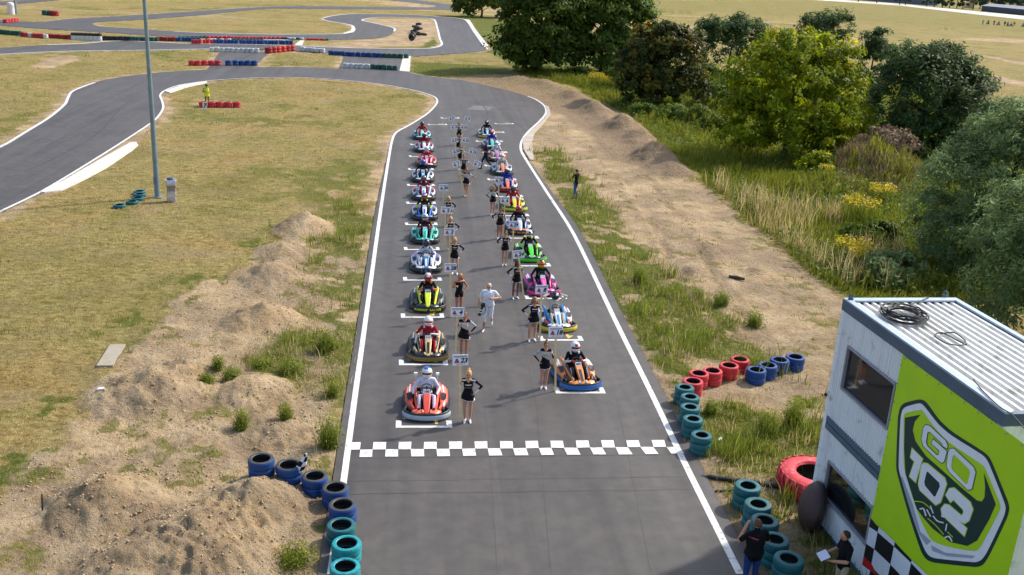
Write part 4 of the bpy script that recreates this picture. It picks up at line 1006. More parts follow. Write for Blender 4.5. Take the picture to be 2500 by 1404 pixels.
def lug_mesh(sgn):
    mb = MB(); P = []
    for t in np.linspace(0, 1, 4):
        a = sgn*.22*t; z = (.575-.30*t); r = .905+.075*min(1, t*2.2+.15)
        w = .05
        for da, dr in ((-w, -.03), (-w, 0), (w, 0), (w, -.03)):
            P.append(((r+dr)*math.cos(a+da), (r+dr)*math.sin(a+da), z if sgn > 0 else .6-z))
    mb.loft([P[i*4:i*4+4] for i in range(4)]); return mb.mesh('tread_lug', fixn=True)
l1, l2 = lug_mesh(1), lug_mesh(-1)
for i in range(24):
    for me, off in ((l1, 0), (l2, .5)):
        o = obj('tread_lug', me, bt, M_BRED); o.rotation_euler = (0, 0, 2*PI*(i+off)/24)
dk = at(1999, 1322); M_DISC = mat('dark_brown_rubber', hexlin('4c3431'), .6, var=.15, scale=4, bump=.2, bscale=10)
mb = MB(); mb.lathe([(0, .22), (.2, .21), (.38, .16), (.52, .08), (.60, -.02), (.60, -.14), (.55, -.22), (0, -.22)], 40, closed=False)
dd = mb.build('dark_disc', M_DISC, None, 40); wp = P1+ub*.62+nb*.33
mb = MB(); mb.lathe([(.595, -.06), (.625, -.06), (.635, -.1), (.625, -.15), (.595, -.15)], 40); mb.build('rim', mat('dark_rim', hexlin('2c2022'), .5, var=.1), dd, 40)
dd.location = (wp[0], wp[1], .61); axis = Vector((nb[0]-.25*ub[0], nb[1]-.25*ub[1], .2)).normalized(); dd.rotation_euler = axis.to_track_quat('Z', 'Y').to_euler()
tag(dd, 'big dark brown round disc leaning against the container wall', 'disc')

# chequered flag stuck in the second blue stack
fp = at(724, 1168, .3); fb = np.array(at_y(724, 1165, fp[1])); ft = np.array(at_y(748, 1108, fp[1]))
root = empty('chequered_flag', tuple(fb), 0, 'rolled chequered flag stuck in a blue tyre stack', 'flag')
mb = MB(); mb.tube([(0, 0, -.35), tuple(ft-fb)], .012, 6); mb.build('flag_stick', mat('pale_wood', hexlin('c9a873'), .7), root)
mb = MB(); ax = (ft-fb); n = 9; secs = []
for i in range(n+1):
    t = i/n; c = ax*(.12+.88*t); w = .075*math.sin(PI*min(1, t*.8+.15))+.02
    secs.append([(c[0]+w*math.cos(a)*(1+.3*math.sin(2*a+t*4)), c[1]+w*math.sin(a), c[2]) for a in np.linspace(0, 2*PI, 8, endpoint=False)])
mb.loft(secs); mb.m = [((i//2+j//3) % 2) for i in range(n) for j in range(8)]+[0, 0]
mb.build('flag_cloth', [cloth('e4e4ea'), cloth('1b1b24')], root, 60)

# lamp posts
def post(px, py, h, r0, r1, label, lean=None):
    p = at(px, py); root = empty('lamp_post', (p[0], p[1], 0), 0, label, 'lamp post')
    mb = MB(); mb.tube([(0, 0, 0), (0, 0, h*.5), (0, 0, h)], [r0, (r0+r1)/2, r1], 10); mb.build('shaft', mat('galvanised_steel', hexlin('7d8f97'), .45, var=.14, scale=3, metal=.3, bump=.05), root, 30)
    mb = MB(); mb.box((0, 0, .03), (r0*3.4, r0*3.4, .05)); mb.build('base_plate', mat('galvanised_steel', hexlin('7d8f97')), root)
    mb = MB(); mb.box((-r0*.6, -r0*1.02, .95), (r0*.6, .02, .35)); mb.build('service_door', mat('service_door_grey', hexlin('75868e'), .5), root)
    return root
post(385, 482, 13.5, .145, .075, 'tall grey steel lamp post on the dry infield')
post(40, 34, 13.5, .42*.5, .1, 'distant grey lamp post beside a white barrel on far grass')
# foil wrapped cabinet
p = at(420, 492); cab = empty('wrapped_cabinet', (p[0], p[1], 0), R(12), 'foil wrapped upright cabinet beside the tall lamp post', 'cabinet')
mb = MB(); secs = []; rw_ = random.Random(3)
for i, z in enumerate(np.linspace(0, 1.18, 13)):
    w = .235+rw_.uniform(-.022, .022)+(.02 if i > 10 else 0); d = .2+rw_.uniform(-.02, .02); sx = rw_.uniform(-.02, .02)
    secs.append([(sx+w*x, d*y, z) for x, y in ((-1, -.8), (-.8, -1), (.8, -1), (1, -.8), (1, .8), (.8, 1), (-.8, 1), (-1, .8))])
mb.loft(secs); mb.m = [(0 if 5 < i < 9 else 1) for i in range(12) for j in range(8)]+[1, 1]
mb.build('wrapping', [mat('grey_brown_wrap', hexlin('8a7f78'), .45, var=.12, scale=7), mat('silver_foil', hexlin('c9c6d6'), .22, var=.12, scale=7, metal=.5, bump=.5, bscale=9)], cab, 25)
mb = MB(); mb.lathe([(0, .1), (.17, .095), (.225, .04), (.22, 0), (0, 0)], 14, closed=False); mb.build('lid', mat('dark_lid', hexlin('3c4a57'), .4), cab, 40, loc=(.02, .05, 1.17))
p = at(28, 35); mb = MB(); mb.lathe([(0, 0), (.55, 0), (.58, .8), (.55, 1.5), (.58, 1.55), (.5, 1.9), (.2, 2.05), (0, 2.05)], 16, closed=False)
tag(mb.build('barrel', mat('white_plastic', hexlin('dcd8dc'), .45, var=.05), None, 40, loc=(p[0], p[1], 0)), 'white barrel standing beside the distant lamp post', 'barrel')
# concrete slab strip and black pipes
a = at(256, 898); b = at(288, 846); v = b-a; L_ = np.linalg.norm(v); mb = MB(); mb.box((0, 0, 0), (.5, L_, .1))
zz_ = ground_z(*(a+v*.5)[:2])
tag(mb.build('concrete_slab', mat('weathered_concrete', hexlin('a39886'), .85, var=.1, bump=.2), None, loc=(a[0]+v[0]/2, a[1]+v[1]/2, zz_+.02), rot=(0, 0, math.atan2(v[1], v[0])-PI/2)), 'flat grey concrete slab lying in the sand', 'slab')
for lab, px in (('thick black pipe running from the track edge to the red tractor tyre', ((1712, 1164), (1760, 1172), (1830, 1182), (1905, 1195))), ('short thin black pipe beside the nearest turquoise stack', ((1722, 1202), (1760, 1200), (1795, 1196)))):
    pts = [at(x, y, 0) for x, y in px]; o0 = pts[0].copy(); mb = MB(); rr2 = .06 if 'thick' in lab else .035
    P = []
    for q in catmull(pts, 4): P.append((q[0]-o0[0], q[1]-o0[1], ground_z(q[0], q[1])+rr2*.8))
    mb.tube(P, rr2, 8); tag(mb.build('black_pipe', M_BLACK, None, 40, loc=(o0[0], o0[1], 0)), lab, 'pipe')
# number seven board at the marshal's tyres
p = at(500, 267); nbd = empty('number_board', (p[0], p[1], 0), R(4), 'white board with black number seven in front of red tyres', 'sign')
mb = MB(); mb.box((0, 0, .28), (.32, .03, .56), mat4=Matrix.Rotation(R(-12), 4, 'X')); mb.build('board', mat('white_board', (0.78, .78, .78), .4, var=.03), nbd)
t = obj('lettering', text_mesh('7', .5, bold=.02, shear=.2), nbd, P_BK); t.location = (0, -.075, .30); t.rotation_euler = (R(90-12), 0, 0)
# long low buildings and a pale block at the far wood's edge
def low_building(px0, py0, px1, py1, h, d, wall, roof, label):
    a = at(px0, py0); b = at(px1, py1); v = b-a; L_ = np.linalg.norm(v); ang = math.atan2(v[1], v[0])
    root = empty('hall', (a[0], a[1], 0), ang, label, 'building')
    mb = MB(); mb.box((L_/2, d/2, h/2), (L_, d, h)); mb.build('wall', wall, root)
    mb = MB(); mb.add([(-.3, -.6, h), (L_+.3, -.6, h), (L_+.3, d/2, h+d*.16), (-.3, d/2, h+d*.16), (-.3, d+.6, h), (L_+.3, d+.6, h)], [(0, 1, 2, 3), (3, 2, 5, 4), (0, 3, 4), (1, 5, 2)]); mb.build('roof', roof, root)
low_building(2395, 27, 2580, 46, 3.0, 9, mat('dark_blue_grey_wall', hexlin('3d4652'), .7), mat('pale_grey_roof', hexlin('8d8f9c'), .6), 'long low dark hall with a pale grey roof behind the runway')
low_building(2070, -2, 2262, 13, 3.2, 9, mat('bluish_wall', hexlin('5f6b7c'), .7), mat('blue_grey_roof', hexlin('7f8da3'), .6), 'long low bluish hall in front of the far wood')
low_building(2353, 19, 2362, 20, 3.4, 4, mat('cream_wall', hexlin('d8b48c'), .7), mat('cream_roof', hexlin('c9a888'), .6), 'small cream coloured shed at the far wood edge')
# ================================================================== people
def nrm(v):
    v = np.array(v, float); return v/max(np.linalg.norm(v), 1e-9)
def body_mesh(name, J, g=1.0, female=False, seated=False, grip=0.8, voxel=0.0105, regions=None, paint=None, head=True):
    """one continuous figure grown from joints; faces carry region material slots.
    J: pelvis, chest, neck, head(centre), face(dir), sh_l/r, el_l/r, wr_l/r, hp_l/r, kn_l/r, an_l/r, toe_l/r(dir)"""
    J = {k: np.array(v, float) for k, v in J.items()}
    mb = MB(); prim = []      # (region, pts, radii)
    def limb(region, pts, rad, n=10):
        mb.tube(pts, rad, n, round_caps=True); prim.append((region, [np.array(p) for p in pts], list(rad)))
    # torso rings
    lat_h = nrm(J['hp_r']-J['hp_l']); lat_s = nrm(J['sh_r']-J['sh_l'])
    pel, che, nec = J['pelvis'], J['chest'], J['neck']
    up1 = nrm(che-pel); up2 = nrm(nec-che)
    sw = np.linalg.norm(J['sh_r']-J['sh_l'])/2; hw = np.linalg.norm(J['hp_r']-J['hp_l'])/2
    if female:
        rows = [(-.13, hw+.045, .085), (-.04, hw+.075, .115), (.06, hw+.068, .112), (.40, .118, .088), (.62, .125, .095), (.86, .140, .118), (1.0, .142, .112), (1.22, .135, .092), (1.5, .10, .072)]
    else:
        rows = [(-.15, hw+.05, .10), (-.05, hw+.085, .125), (.1, hw+.08, .125), (.42, .150, .115), (.7, .165, .122), (1.0, .178, .128), (1.25, .168, .112), (1.55, .12, .085)]
    secs = []; cen = []; rad = []
    L1 = np.linalg.norm(che-pel)
    for t, rx, ry in rows:
        if t <= 1: c = pel+(che-pel)*t; lt = nrm(lat_h*(1-max(t, 0))+lat_s*max(t, 0)); u = up1
        else: c = che+(nec-che)*(t-1)/.6; lt = lat_s; u = up2
        fw = nrm(np.cross(u, lt)); rx *= g; ry *= g
        secs.append([c+lt*rx*math.copysign(abs(math.cos(a))**.85, math.cos(a))+fw*ry*math.copysign(abs(math.sin(a))**.85, math.sin(a)) for a in np.linspace(0, 2*PI, 16, endpoint=False)])
        cen.append(c); rad.append((rx+ry)/2)
    mb.loft(secs); prim.append(('torso', cen, rad))
    limb('torso', [J['sh_l']+lat_s*.03, che+(nec-che)*.62, J['sh_r']-lat_s*.03], [.062*g, .085*g, .062*g])
    hd = J['head']; fd = nrm(J['face']); 
    hup = nrm(hd-nec); fd = nrm(fd-hup*(fd@hup)*.6); hr = nrm(np.cross(fd, hup)); hup = nrm(np.cross(hr, fd))
    limb('neck', [nec-up2*.03, nec+(hd-nec)*.6], [.052*g, .05*g])
    if head:
        m3 = np.stack([hr, fd, hup], 1)
        mb.ell(hd+hup*.012, (.075, .095, .105), 14, 10, mat3=m3); prim.append(('head', [hd, hd+hup*.02], [.09, .09]))
        mb.ell(hd+fd*.025-hup*.062, (.052, .06, .052), 10, 7, mat3=m3)          # jaw
        mb.ell(hd+fd*.098-hup*.012, (.013, .02, .024), 8, 6, mat3=m3)           # nose
        for s in (-1, 1): mb.ell(hd+hr*s*.076-fd*.005-hup*.005, (.012, .02, .03), 8, 6, mat3=m3)
    for s in 'lr':
        sh, el, wr = J['sh_'+s], J['el_'+s], J['wr_'+s]
        k = .82*g if female else g
        limb('upper_arm', [sh, sh+(el-sh)*.45, el], [.056*k, .049*k, .041*k]); limb('forearm', [el, el+(wr-el)*.35, wr], [.042*k, .041*k, .028*k])
        # hand: palm, four unequal fingers, thumb
        d = nrm(wr-el); pn = J.get('palm_'+s, None)
        side = nrm(np.cross(d, pn)) if pn is not None else nrm(np.cross(d, [0.3, 1, .2]))
        pnv = nrm(np.cross(side, d)); hl = .095
        pc = wr+d*.045
        m3 = np.stack([side, d, pnv], 1); mb.ell(pc, (.040, .055, .018), 10, 7, mat3=m3); prim.append(('hand', [wr+d*.02, wr+d*.1], [.035, .035]))
        for i, (off, ln) in enumerate(((-.027, .062), (-.009, .074), (.009, .070), (.026, .055))):
            b0 = wr+d*.085+side*off; b1 = b0+nrm(d*(1-grip*.6)+pnv*grip)*ln*.5; b2 = b1+nrm(d*(1-grip*1.6)+pnv*(grip*.9+.1))*ln*.5
            mb.tube([b0-d*.02, b0, b1, b2], [.0085, .0088, .0082, .0066], 6, round_caps=True)
        t0 = wr+d*.03-side*.032; mb.tube([t0+side*.012, t0, t0+nrm(d-side*.6+pnv*grip*.8)*.035, t0+nrm(d-side*.2+pnv*grip*1.2)*.058], [.012, .0115, .010, .0075], 6, round_caps=True)
        hp, kn, an = J['hp_'+s], J['kn_'+s], J['an_'+s]; tdir = nrm(J['toe_'+s]); k = (.94 if female else 1.0)*g
        limb('thigh', [hp, hp+(kn-hp)*.4, kn], [.088*k, .076*k, .052*k]); limb('shin', [kn, kn+(an-kn)*.32, an], [.052*k, .053*k, .034*k])
        sd = nrm(an-kn); heel = an+sd*.045-tdir*.045
        ft = an+sd*.052
        limb('foot', [heel, ft+tdir*.06, ft+tdir*.155], [.036, .036, .029])
    tmp = bpy.data.objects.new('t', mb.mesh('t', fixn=True)); COL.objects.link(tmp)
    md = tmp.modifiers.new('r', 'REMESH'); md.mode = 'VOXEL'; md.voxel_size = voxel; md.adaptivity = 0
    ms = tmp.modifiers.new('s', 'SMOOTH'); ms.factor = .5; ms.iterations = 2
    dg = bpy.context.evaluated_depsgraph_get(); dg.update()
    me = bpy.data.meshes.new_from_object(tmp.evaluated_get(dg)); bpy.data.objects.remove(tmp)
    me.name = 'person'; me.materials.clear(); smooth(me, None)
    n = len(me.polygons); ce = np.zeros(n*3, np.float32); me.polygons.foreach_get('center', ce); ce = ce.reshape(-1, 3).astype(float)
    best = np.full(n, 1e9); reg = np.zeros(n, int); names = []
    for rname, pts, rad in prim:
        if rname not in names: names.append(rname)
        ri = names.index(rname)
        for i in range(len(pts)-1):
            a, b_ = pts[i], pts[i+1]; ab = b_-a; t = np.clip(((ce-a)@ab)/max(ab@ab, 1e-9), 0, 1)
            dd_ = np.linalg.norm(ce-a-t[:, None]*ab, axis=1)-(rad[i]+(rad[i+1]-rad[i])*t)
            if rname == 'torso': dd_ -= .012
            m_ = dd_ < best; best[m_] = dd_[m_]; reg[m_] = ri
    idx = np.zeros(n, np.int32)
    for ri, rname in enumerate(names): idx[reg == ri] = regions.get(rname, 0)
    if head and 'eye' in regions:
        for s in (-1, 1):
            e = hd+hr*s*.032+fd*.085+hup*.018; idx[np.linalg.norm((ce-e)*1.0, axis=1) < .0155] = regions['eye']
        e = hd+fd*.085-hup*.058
        q = ce-e; idx[(np.abs(q@hr) < .022) & (np.abs(q@hup) < .007) & (q@fd > -.02)] = regions['mouth']
    if paint is not None:
        paint(ce, {r: reg == i for i, r in enumerate(names)}, idx, J)
    me.polygons.foreach_set('material_index', idx); me.update()
    return me
def mirror_pose(J):
    o = {}
    for k, v in J.items():
        v = np.array(v, float)*np.array([-1, 1, 1]); kk = k
        if k.endswith('_l'): kk = k[:-1]+'r'
        elif k.endswith('_r'): kk = k[:-1]+'l'
        o[kk] = v
    return o
# ---- standing pose for a 1.6 m girl facing -Y; _l is the viewer's left (x<0)
def girl_pose(kind):
    J = dict(pelvis=(0, 0, .86), chest=(0, .0, 1.17), neck=(0, .012, 1.325), head=(0, -.01, 1.465), face=(0, -1, -.25),
             sh_l=(-.155, .01, 1.29), sh_r=(.155, .01, 1.29), hp_l=(-.082, 0, .82), hp_r=(.082, 0, .82),
             kn_l=(-.082, -.02, .45), kn_r=(.085, -.01, .45), an_l=(-.062, .015, .085), an_r=(.075, .015, .085), toe_l=(-.12, -1, -.1), toe_r=(.15, -1, -.1))
    if kind == 'A':        # pole held at the viewer's left, other hand on the hip
        J.update(el_l=(-.25, .01, 1.05), wr_l=(-.2, -.12, 1.22), el_r=(.37, .06, 1.08), wr_r=(.20, -.06, .93), palm_r=(-1, 0, 0), palm_l=(.3, -1, 0))
    elif kind == 'V':      # both arms out holding two poles in a V
        J.update(el_l=(-.30, -.02, 1.12), wr_l=(-.40, -.17, 1.14), el_r=(.30, -.02, 1.12), wr_r=(.40, -.17, 1.14), palm_l=(0, 0, -1), palm_r=(0, 0, -1))
        J['kn_l'] = (-.06, -.02, .45); J['kn_r'] = (.06, -.01, .45); J['an_l'] = (-.045, .015, .085); J['an_r'] = (.045, .015, .085)
    elif kind == 'B':      # turned away, head turned aside
        J.update(el_l=(-.24, .03, 1.07), wr_l=(-.20, -.14, 1.17), el_r=(.33, .07, 1.06), wr_r=(.19, -.02, .92), palm_r=(-1, 0, 0), palm_l=(.3, -1, 0), face=(-.8, -.5, -.1))
    elif kind == 'C':      # tilted hips
        J.update(el_l=(-.24, .01, 1.05), wr_l=(-.19, -.13, 1.21), el_r=(.38, .05, 1.10), wr_r=(.21, -.06, .94), palm_r=(-1, 0, 0), palm_l=(.3, -1, 0))
        J['kn_r'] = (.13, -.06, .46); J['an_r'] = (.12, .0, .085); J['kn_l'] = (-.07, .0, .45); J['an_l'] = (-.06, .02, .085); J['face'] = (-.25, -1, -.35)
    return J
GREG = dict(torso=1, upper_arm=1, forearm=2, neck=0, head=0, hand=0, thigh=0, shin=0, foot=4, eye=5, mouth=6)
# slots: 0 skin 1 top 2 sleeve 3 trim 4 shoe 5 eye 6 mouth 7 gold
def paint_black(ce, M_, idx, J):
    t = M_['torso'] | M_['upper_arm']
    z = ce[:, 2]; x = np.abs(ce[:, 0]); y = ce[:, 1]
    # white band from the neck over the shoulder and down the outer sleeve
    idx[t & (np.abs(z-(1.315-.22*np.maximum(x-.05, 0))) < .020) & (x < .19) & (y < .06)] = 3
    arm = M_['upper_arm'] | M_['forearm']
    idx[arm & (ce[:, 2] > -9) & ((ce[:, 1] < -.02+.0*z) & (np.sin(0*z) == 0)) & (x > .19) & (M_['forearm'] | (z < 1.22))] = 3
    idx[t & (y < 0) & (z > 1.235) & (np.abs(x-(z-1.235)*.75) < .011)] = 7
    idx[t & (y < 0) & (z > 1.25) & (x < (z-1.25)*.70)] = 0
    # lettering band across the chest: an illegible white script in the photograph
    w = .017*(.7+.3*np.sin(ce[:, 0]*160))
    idx[t & (y < -.04) & (np.abs(z-1.175-.03*ce[:, 0]) < w) & (x < .085)] = 3
    idx[t & (y < -.04) & (np.abs(z-1.10+.22*x) < .006) & (x < .1)] = 7
def paint_silver(ce, M_, idx, J):
    t = M_['torso'] | M_['upper_arm']; z = ce[:, 2]; x = np.abs(ce[:, 0]); y = ce[:, 1]
    idx[t & (z > 1.265)] = 1
    idx[t & (z <= 1.265+.0*x) & (z > 1.04-.55*ce[:, 0])] = 3
    idx[M_['upper_arm'] & (x > .17)] = 3
    idx[M_['forearm']] = 2
    idx[t & (y < -.03) & (np.abs(z-1.165) < .028) & (x < .085)] = 7
    idx[t & (np.abs(z-(1.04-.55*ce[:, 0])) < .012)] = 2
    idx[t & (y < 0) & (z > 1.25) & (x < (z-1.25)*.75)] = 0
def paint_vest(ce, M_, idx, J):
    t = M_['torso']; z = ce[:, 2]
    idx[M_['upper_arm'] | M_['forearm']] = 0
    idx[t & (z > 1.285)] = 0
    idx[M_['thigh'] & (z > .72)] = 1
GM = {}
for kd in ('A', 'C', 'V', 'B'):
    for mr in (0, 1):
        if kd in ('V', 'B') and mr: continue
        for un, pf in (('black', paint_black), ('silver', paint_silver), ('vest', paint_vest)):
            if (un == 'vest') != (kd == 'B'): continue
            if kd == 'C' and un == 'silver' and mr == 0: continue
            J = girl_pose(kd); J = mirror_pose(J) if mr else J
            GM[(kd, mr, un)] = (body_mesh('person', J, .93, True, regions=GREG, paint=pf), J)
SKIN = [mat('skin_tan', hexlin('b9795a'), .55, var=.06), mat('skin_fair', hexlin('c98f70'), .55, var=.06), mat('skin_brown', hexlin('8a5138'), .55, var=.06)]
M_EYE = mat('dark_eye', hexlin('3a2a22'), .4); M_MOUTH = mat('lip', hexlin('9c4f47'), .5); M_GOLD = cloth('c9a24a')
C_BLK = cloth('15141a'); C_WHT = cloth('e4e4ec'); C_SIL = cloth('b9bcc8'); C_SHOE = mat('white_shoe', hexlin('e8e8ec'), .5, var=.05)
# hair meshes: cap plus bun or ponytail
def hair_mesh(kind):
    mb = MB(); c = np.array((0, -.01, 1.465))
    n, k = 16, 9; vs = []; fs = []
    for i in range(k+1):
        ph = PI*i/k*.66
        for j in range(n):
            a = 2*PI*j/n; d = np.array([math.sin(ph)*math.cos(a), math.sin(ph)*math.sin(a), math.cos(ph)])
            r = np.array([.088, .108, .118])
            p = c+np.array([0, .012, .016])+d*r
            if d[1] < -.25 and d[2] < .55: p = c+np.array([0, .0, .016])+d*r*np.array([.9, .80, .95])
            if d[1] > .2 and i == k: p[2] -= .03
            vs.append(p)
    for i in range(k):
        for j in range(n):
            j2 = (j+1) % n; fs.append((i*n+j, (i+1)*n+j, (i+1)*n+j2, i*n+j2))
    mb.add(vs, fs)
    if kind == 'bun': mb.ell(c+np.array((0, .07, .125)), (.045, .045, .042), 10, 7)
    if kind == 'pony': mb.tube([c+np.array(q) for q in ((0, .09, .06), (0, .15, .03), (.01, .16, -.08), (.02, .13, -.2))], [.03, .038, .034, .012], 8, round_caps=True)
    if kind == 'long':
        mb.tube([c+np.array(q) for q in ((0, .05, .04), (0, .10, -.06), (.0, .11, -.18), (.01, .10, -.33))], [.085, .075, .065, .03], 10, round_caps=True)
    if kind == 'loose':
        for s in (-1, 1): mb.tube([c+np.array(q) for q in ((s*.06, .03, .05), (s*.085, .02, -.04), (s*.08, .01, -.13), (s*.07, 0, -.19))], [.03, .032, .03, .012], 8, round_caps=True)
        mb.tube([c+np.array(q) for q in ((0, .06, .04), (0, .09, -.06), (0, .08, -.17))], [.08, .07, .03], 10, round_caps=True)
    return mb.mesh('hair', 60)
HAIR = {k: hair_mesh(k) for k in ('bun', 'pony', 'long', 'loose')}
def skirt_mesh():
    mb = MB(); n = 28; secs = []
    for z, rx, ry in ((.99, .122, .102), (.93, .142, .122), (.86, .168, .142), (.78, .182, .158), (.722, .195, .168), (.712, .197, .170)):
        secs.append([((rx+(0.006*math.sin(7*a) if z < .8 else 0))*math.cos(a), (ry+(.006*math.sin(7*a) if z < .8 else 0))*math.sin(a), z-(.025*math.cos(a) if z < .8 else 0)) for a in np.linspace(0, 2*PI, n, endpoint=False)])
    mb.loft(secs, caps=False)
    mb.m = [(1 if i == 4 else 0) for i in range(5) for j in range(n)]
    # slanted white godet at the viewer's right side
    for i in range(5):
        for j in range(n):
            if j in (26, 27) and i >= 3: mb.m[i*n+j] = 1
    return mb.mesh('skirt', 60)
SKIRT = skirt_mesh()
def skirt_m():
    me = SKIRT.copy(); co = [(-v.co.x, v.co.y, v.co.z) for v in me.vertices]
    for v, c in zip(me.vertices, co): v.co = c
    me.flip_normals(); return me
SKIRT_M = skirt_m()
HAIRC = dict(blond=hexlin('c9a063'), dark=hexlin('2c2018'), brown=hexlin('5d3d26'), lightbrown=hexlin('8a6238'), grey=hexlin('c4bcb0'), red=hexlin('7a4526'))
def hair_mat(c): return mat('hair_'+c, HAIRC[c], .5, var=.25, scale=40, bump=.3, bscale=60)
SHOW = dict(black='black and white long sleeved cheer dress', silver='silver and black cheer dress', vest='black vest and shorts')
def girl(px, py, kind, mr, uni, hair, hcol, label, rz=0.0, h=1.62, skin=0):
    p = at(px, py, Z0); me, J = GM[(kind, mr, uni)]
    o = obj('person', me, None, [SKIN[skin], C_BLK, C_BLK, C_WHT if uni != 'silver' else C_SIL, C_SHOE, M_EYE, M_MOUTH, M_GOLD])
    s = h/1.60; gw = s*(.94+.14*((abs(hash(px*31+py)) % 7)/6.0)); o.scale = (gw, gw, s); o.location = (p[0], p[1], Z0); o.rotation_euler = (0, 0, rz)
    tag(o, label, 'person', 'cheer dancers holding placards on the grid')
    hm = obj('hair', HAIR[hair], o, hair_mat(hcol))
    fd = np.array(J['face'])
    if kind == 'B':
        ang = math.atan2(fd[1], fd[0])+PI/2; hm.rotation_euler = (0, 0, ang)
        c = Vector((0, -.01, 1.465)); hm.location = c-Matrix.Rotation(ang, 3, 'Z') @ c
    if uni != 'vest': obj('skirt', SKIRT_M if mr else SKIRT, o, [C_BLK, C_WHT if uni != 'vest' else C_BLK])
    return o
# ---- placards
M_WOOD = mat('pale_pine_lath', hexlin('eed29a'), .7, var=.10, scale=10); M_BOARD = mat('white_card', hexlin('f4f5fb'), .5, var=.03)
T_NAVY = mat('ink_navy', hexlin('26386e'), .6, var=.0); T_BLK = mat('ink_black', hexlin('15151f'), .6, var=0); T_RED = mat('ink_red', hexlin('cf3a34'), .6, var=0.05); T_BLUE = mat('ink_blue', hexlin('2e5fa0'), .6, var=0)
BWD, BHT = .45, .33
BOARD = MB().box((0, 0, 0), (BWD, .012, BHT)).mesh('board')
def header_mesh():
    mb = MB(); r_ = random.Random(2); y = -.0095
    def q(x0, x1, z0, z1): mb.add([(x0, y, z0), (x1, y, z0), (x1, y, z1), (x0, y, z1)], [(0, 1, 2, 3)])
    for z0, hgt in ((.105, .026), (.078, .012)):
        x = -.185
        while x < .18:
            w = r_.uniform(.012, .022)
            if r_.random() > .12: q(x, x+w, z0, z0+hgt*r_.uniform(.85, 1))
            x += w+.005
    return mb.mesh('header_print')
def footer_mesh():
    mb = MB(); r_ = random.Random(4); y = -.0095; x = -.13
    while x < .13:
        w = r_.uniform(.01, .018)
        if r_.random() > .15: mb.add([(x, y, -.135), (x+w, y, -.135), (x+w, y, -.117), (x, y, -.117)], [(0, 1, 2, 3)])
        x += w+.004
    return mb.mesh('footer_print')
def logo_mesh():
    mb = MB()
    def poly(P, m, y): mb.add([(x, y, z) for x, z in P], [tuple(range(len(P)))], m)
    poly([(-.175, -.09), (-.02, -.09), (-.055, -.03), (-.075, .045), (-.125, .045), (-.145, -.03)], 0, -.0085)
    poly([(-.175, -.09), (-.145, -.075), (-.115, .03), (-.125, .045), (-.145, -.02)], 1, -.0105)
    poly([(-.02, -.09), (-.05, -.075), (-.082, .03), (-.075, .045), (-.055, -.02)], 1, -.0105)
    poly([(-.13, -.05), (-.065, -.05), (-.075, -.035), (-.12, -.035)], 2, -.0115)
    return mb.mesh('badge_print')
HEADER, FOOTER, LOGO = header_mesh(), footer_mesh(), logo_mesh()
_dig = {}
def placard(base, board, num, label, yaw=0.0, length=None):
    b = at(base[0], base[1], Z0)
    T = at_y(board[0], board[1], b[1]-.02)      # centre of the board above the pole foot
    root = empty('placard', (b[0], b[1], Z0), 0, label, 'placard', 'numbered placards on wooden laths')
    v = Vector(T-np.array([b[0], b[1], Z0])); v.y = 0; 
    q = v.to_track_quat('Z', 'Y'); tilt = math.atan2(v.x, v.z); L_ = v.length
    rot = (0, tilt, 0)
    mb = MB(); mb.box((0, 0, (L_-.1)/2), (.062, .024, L_-.1)); mb.build('lath', M_WOOD, root, rot=rot)
    m4 = Matrix.Rotation(tilt, 4, 'Y')
    bd = obj('board', BOARD, root, M_BOARD); bd.location = m4 @ Vector((0, -.017, L_)); bd.rotation_euler = (0, tilt, yaw)
    obj('header_print', HEADER, bd, T_BLUE); obj('footer_print', FOOTER, bd, T_NAVY); obj('badge_print', LOGO, bd, [T_RED, T_NAVY, T_BLUE])
    if num not in _dig: _dig[num] = text_mesh(num, .20, bold=.008, shear=.25)
    t = obj('digits', _dig[num], bd, T_BLK); t.location = (.098, -.0125, -.018); t.rotation_euler = (R(90), 0, 0)
    return root

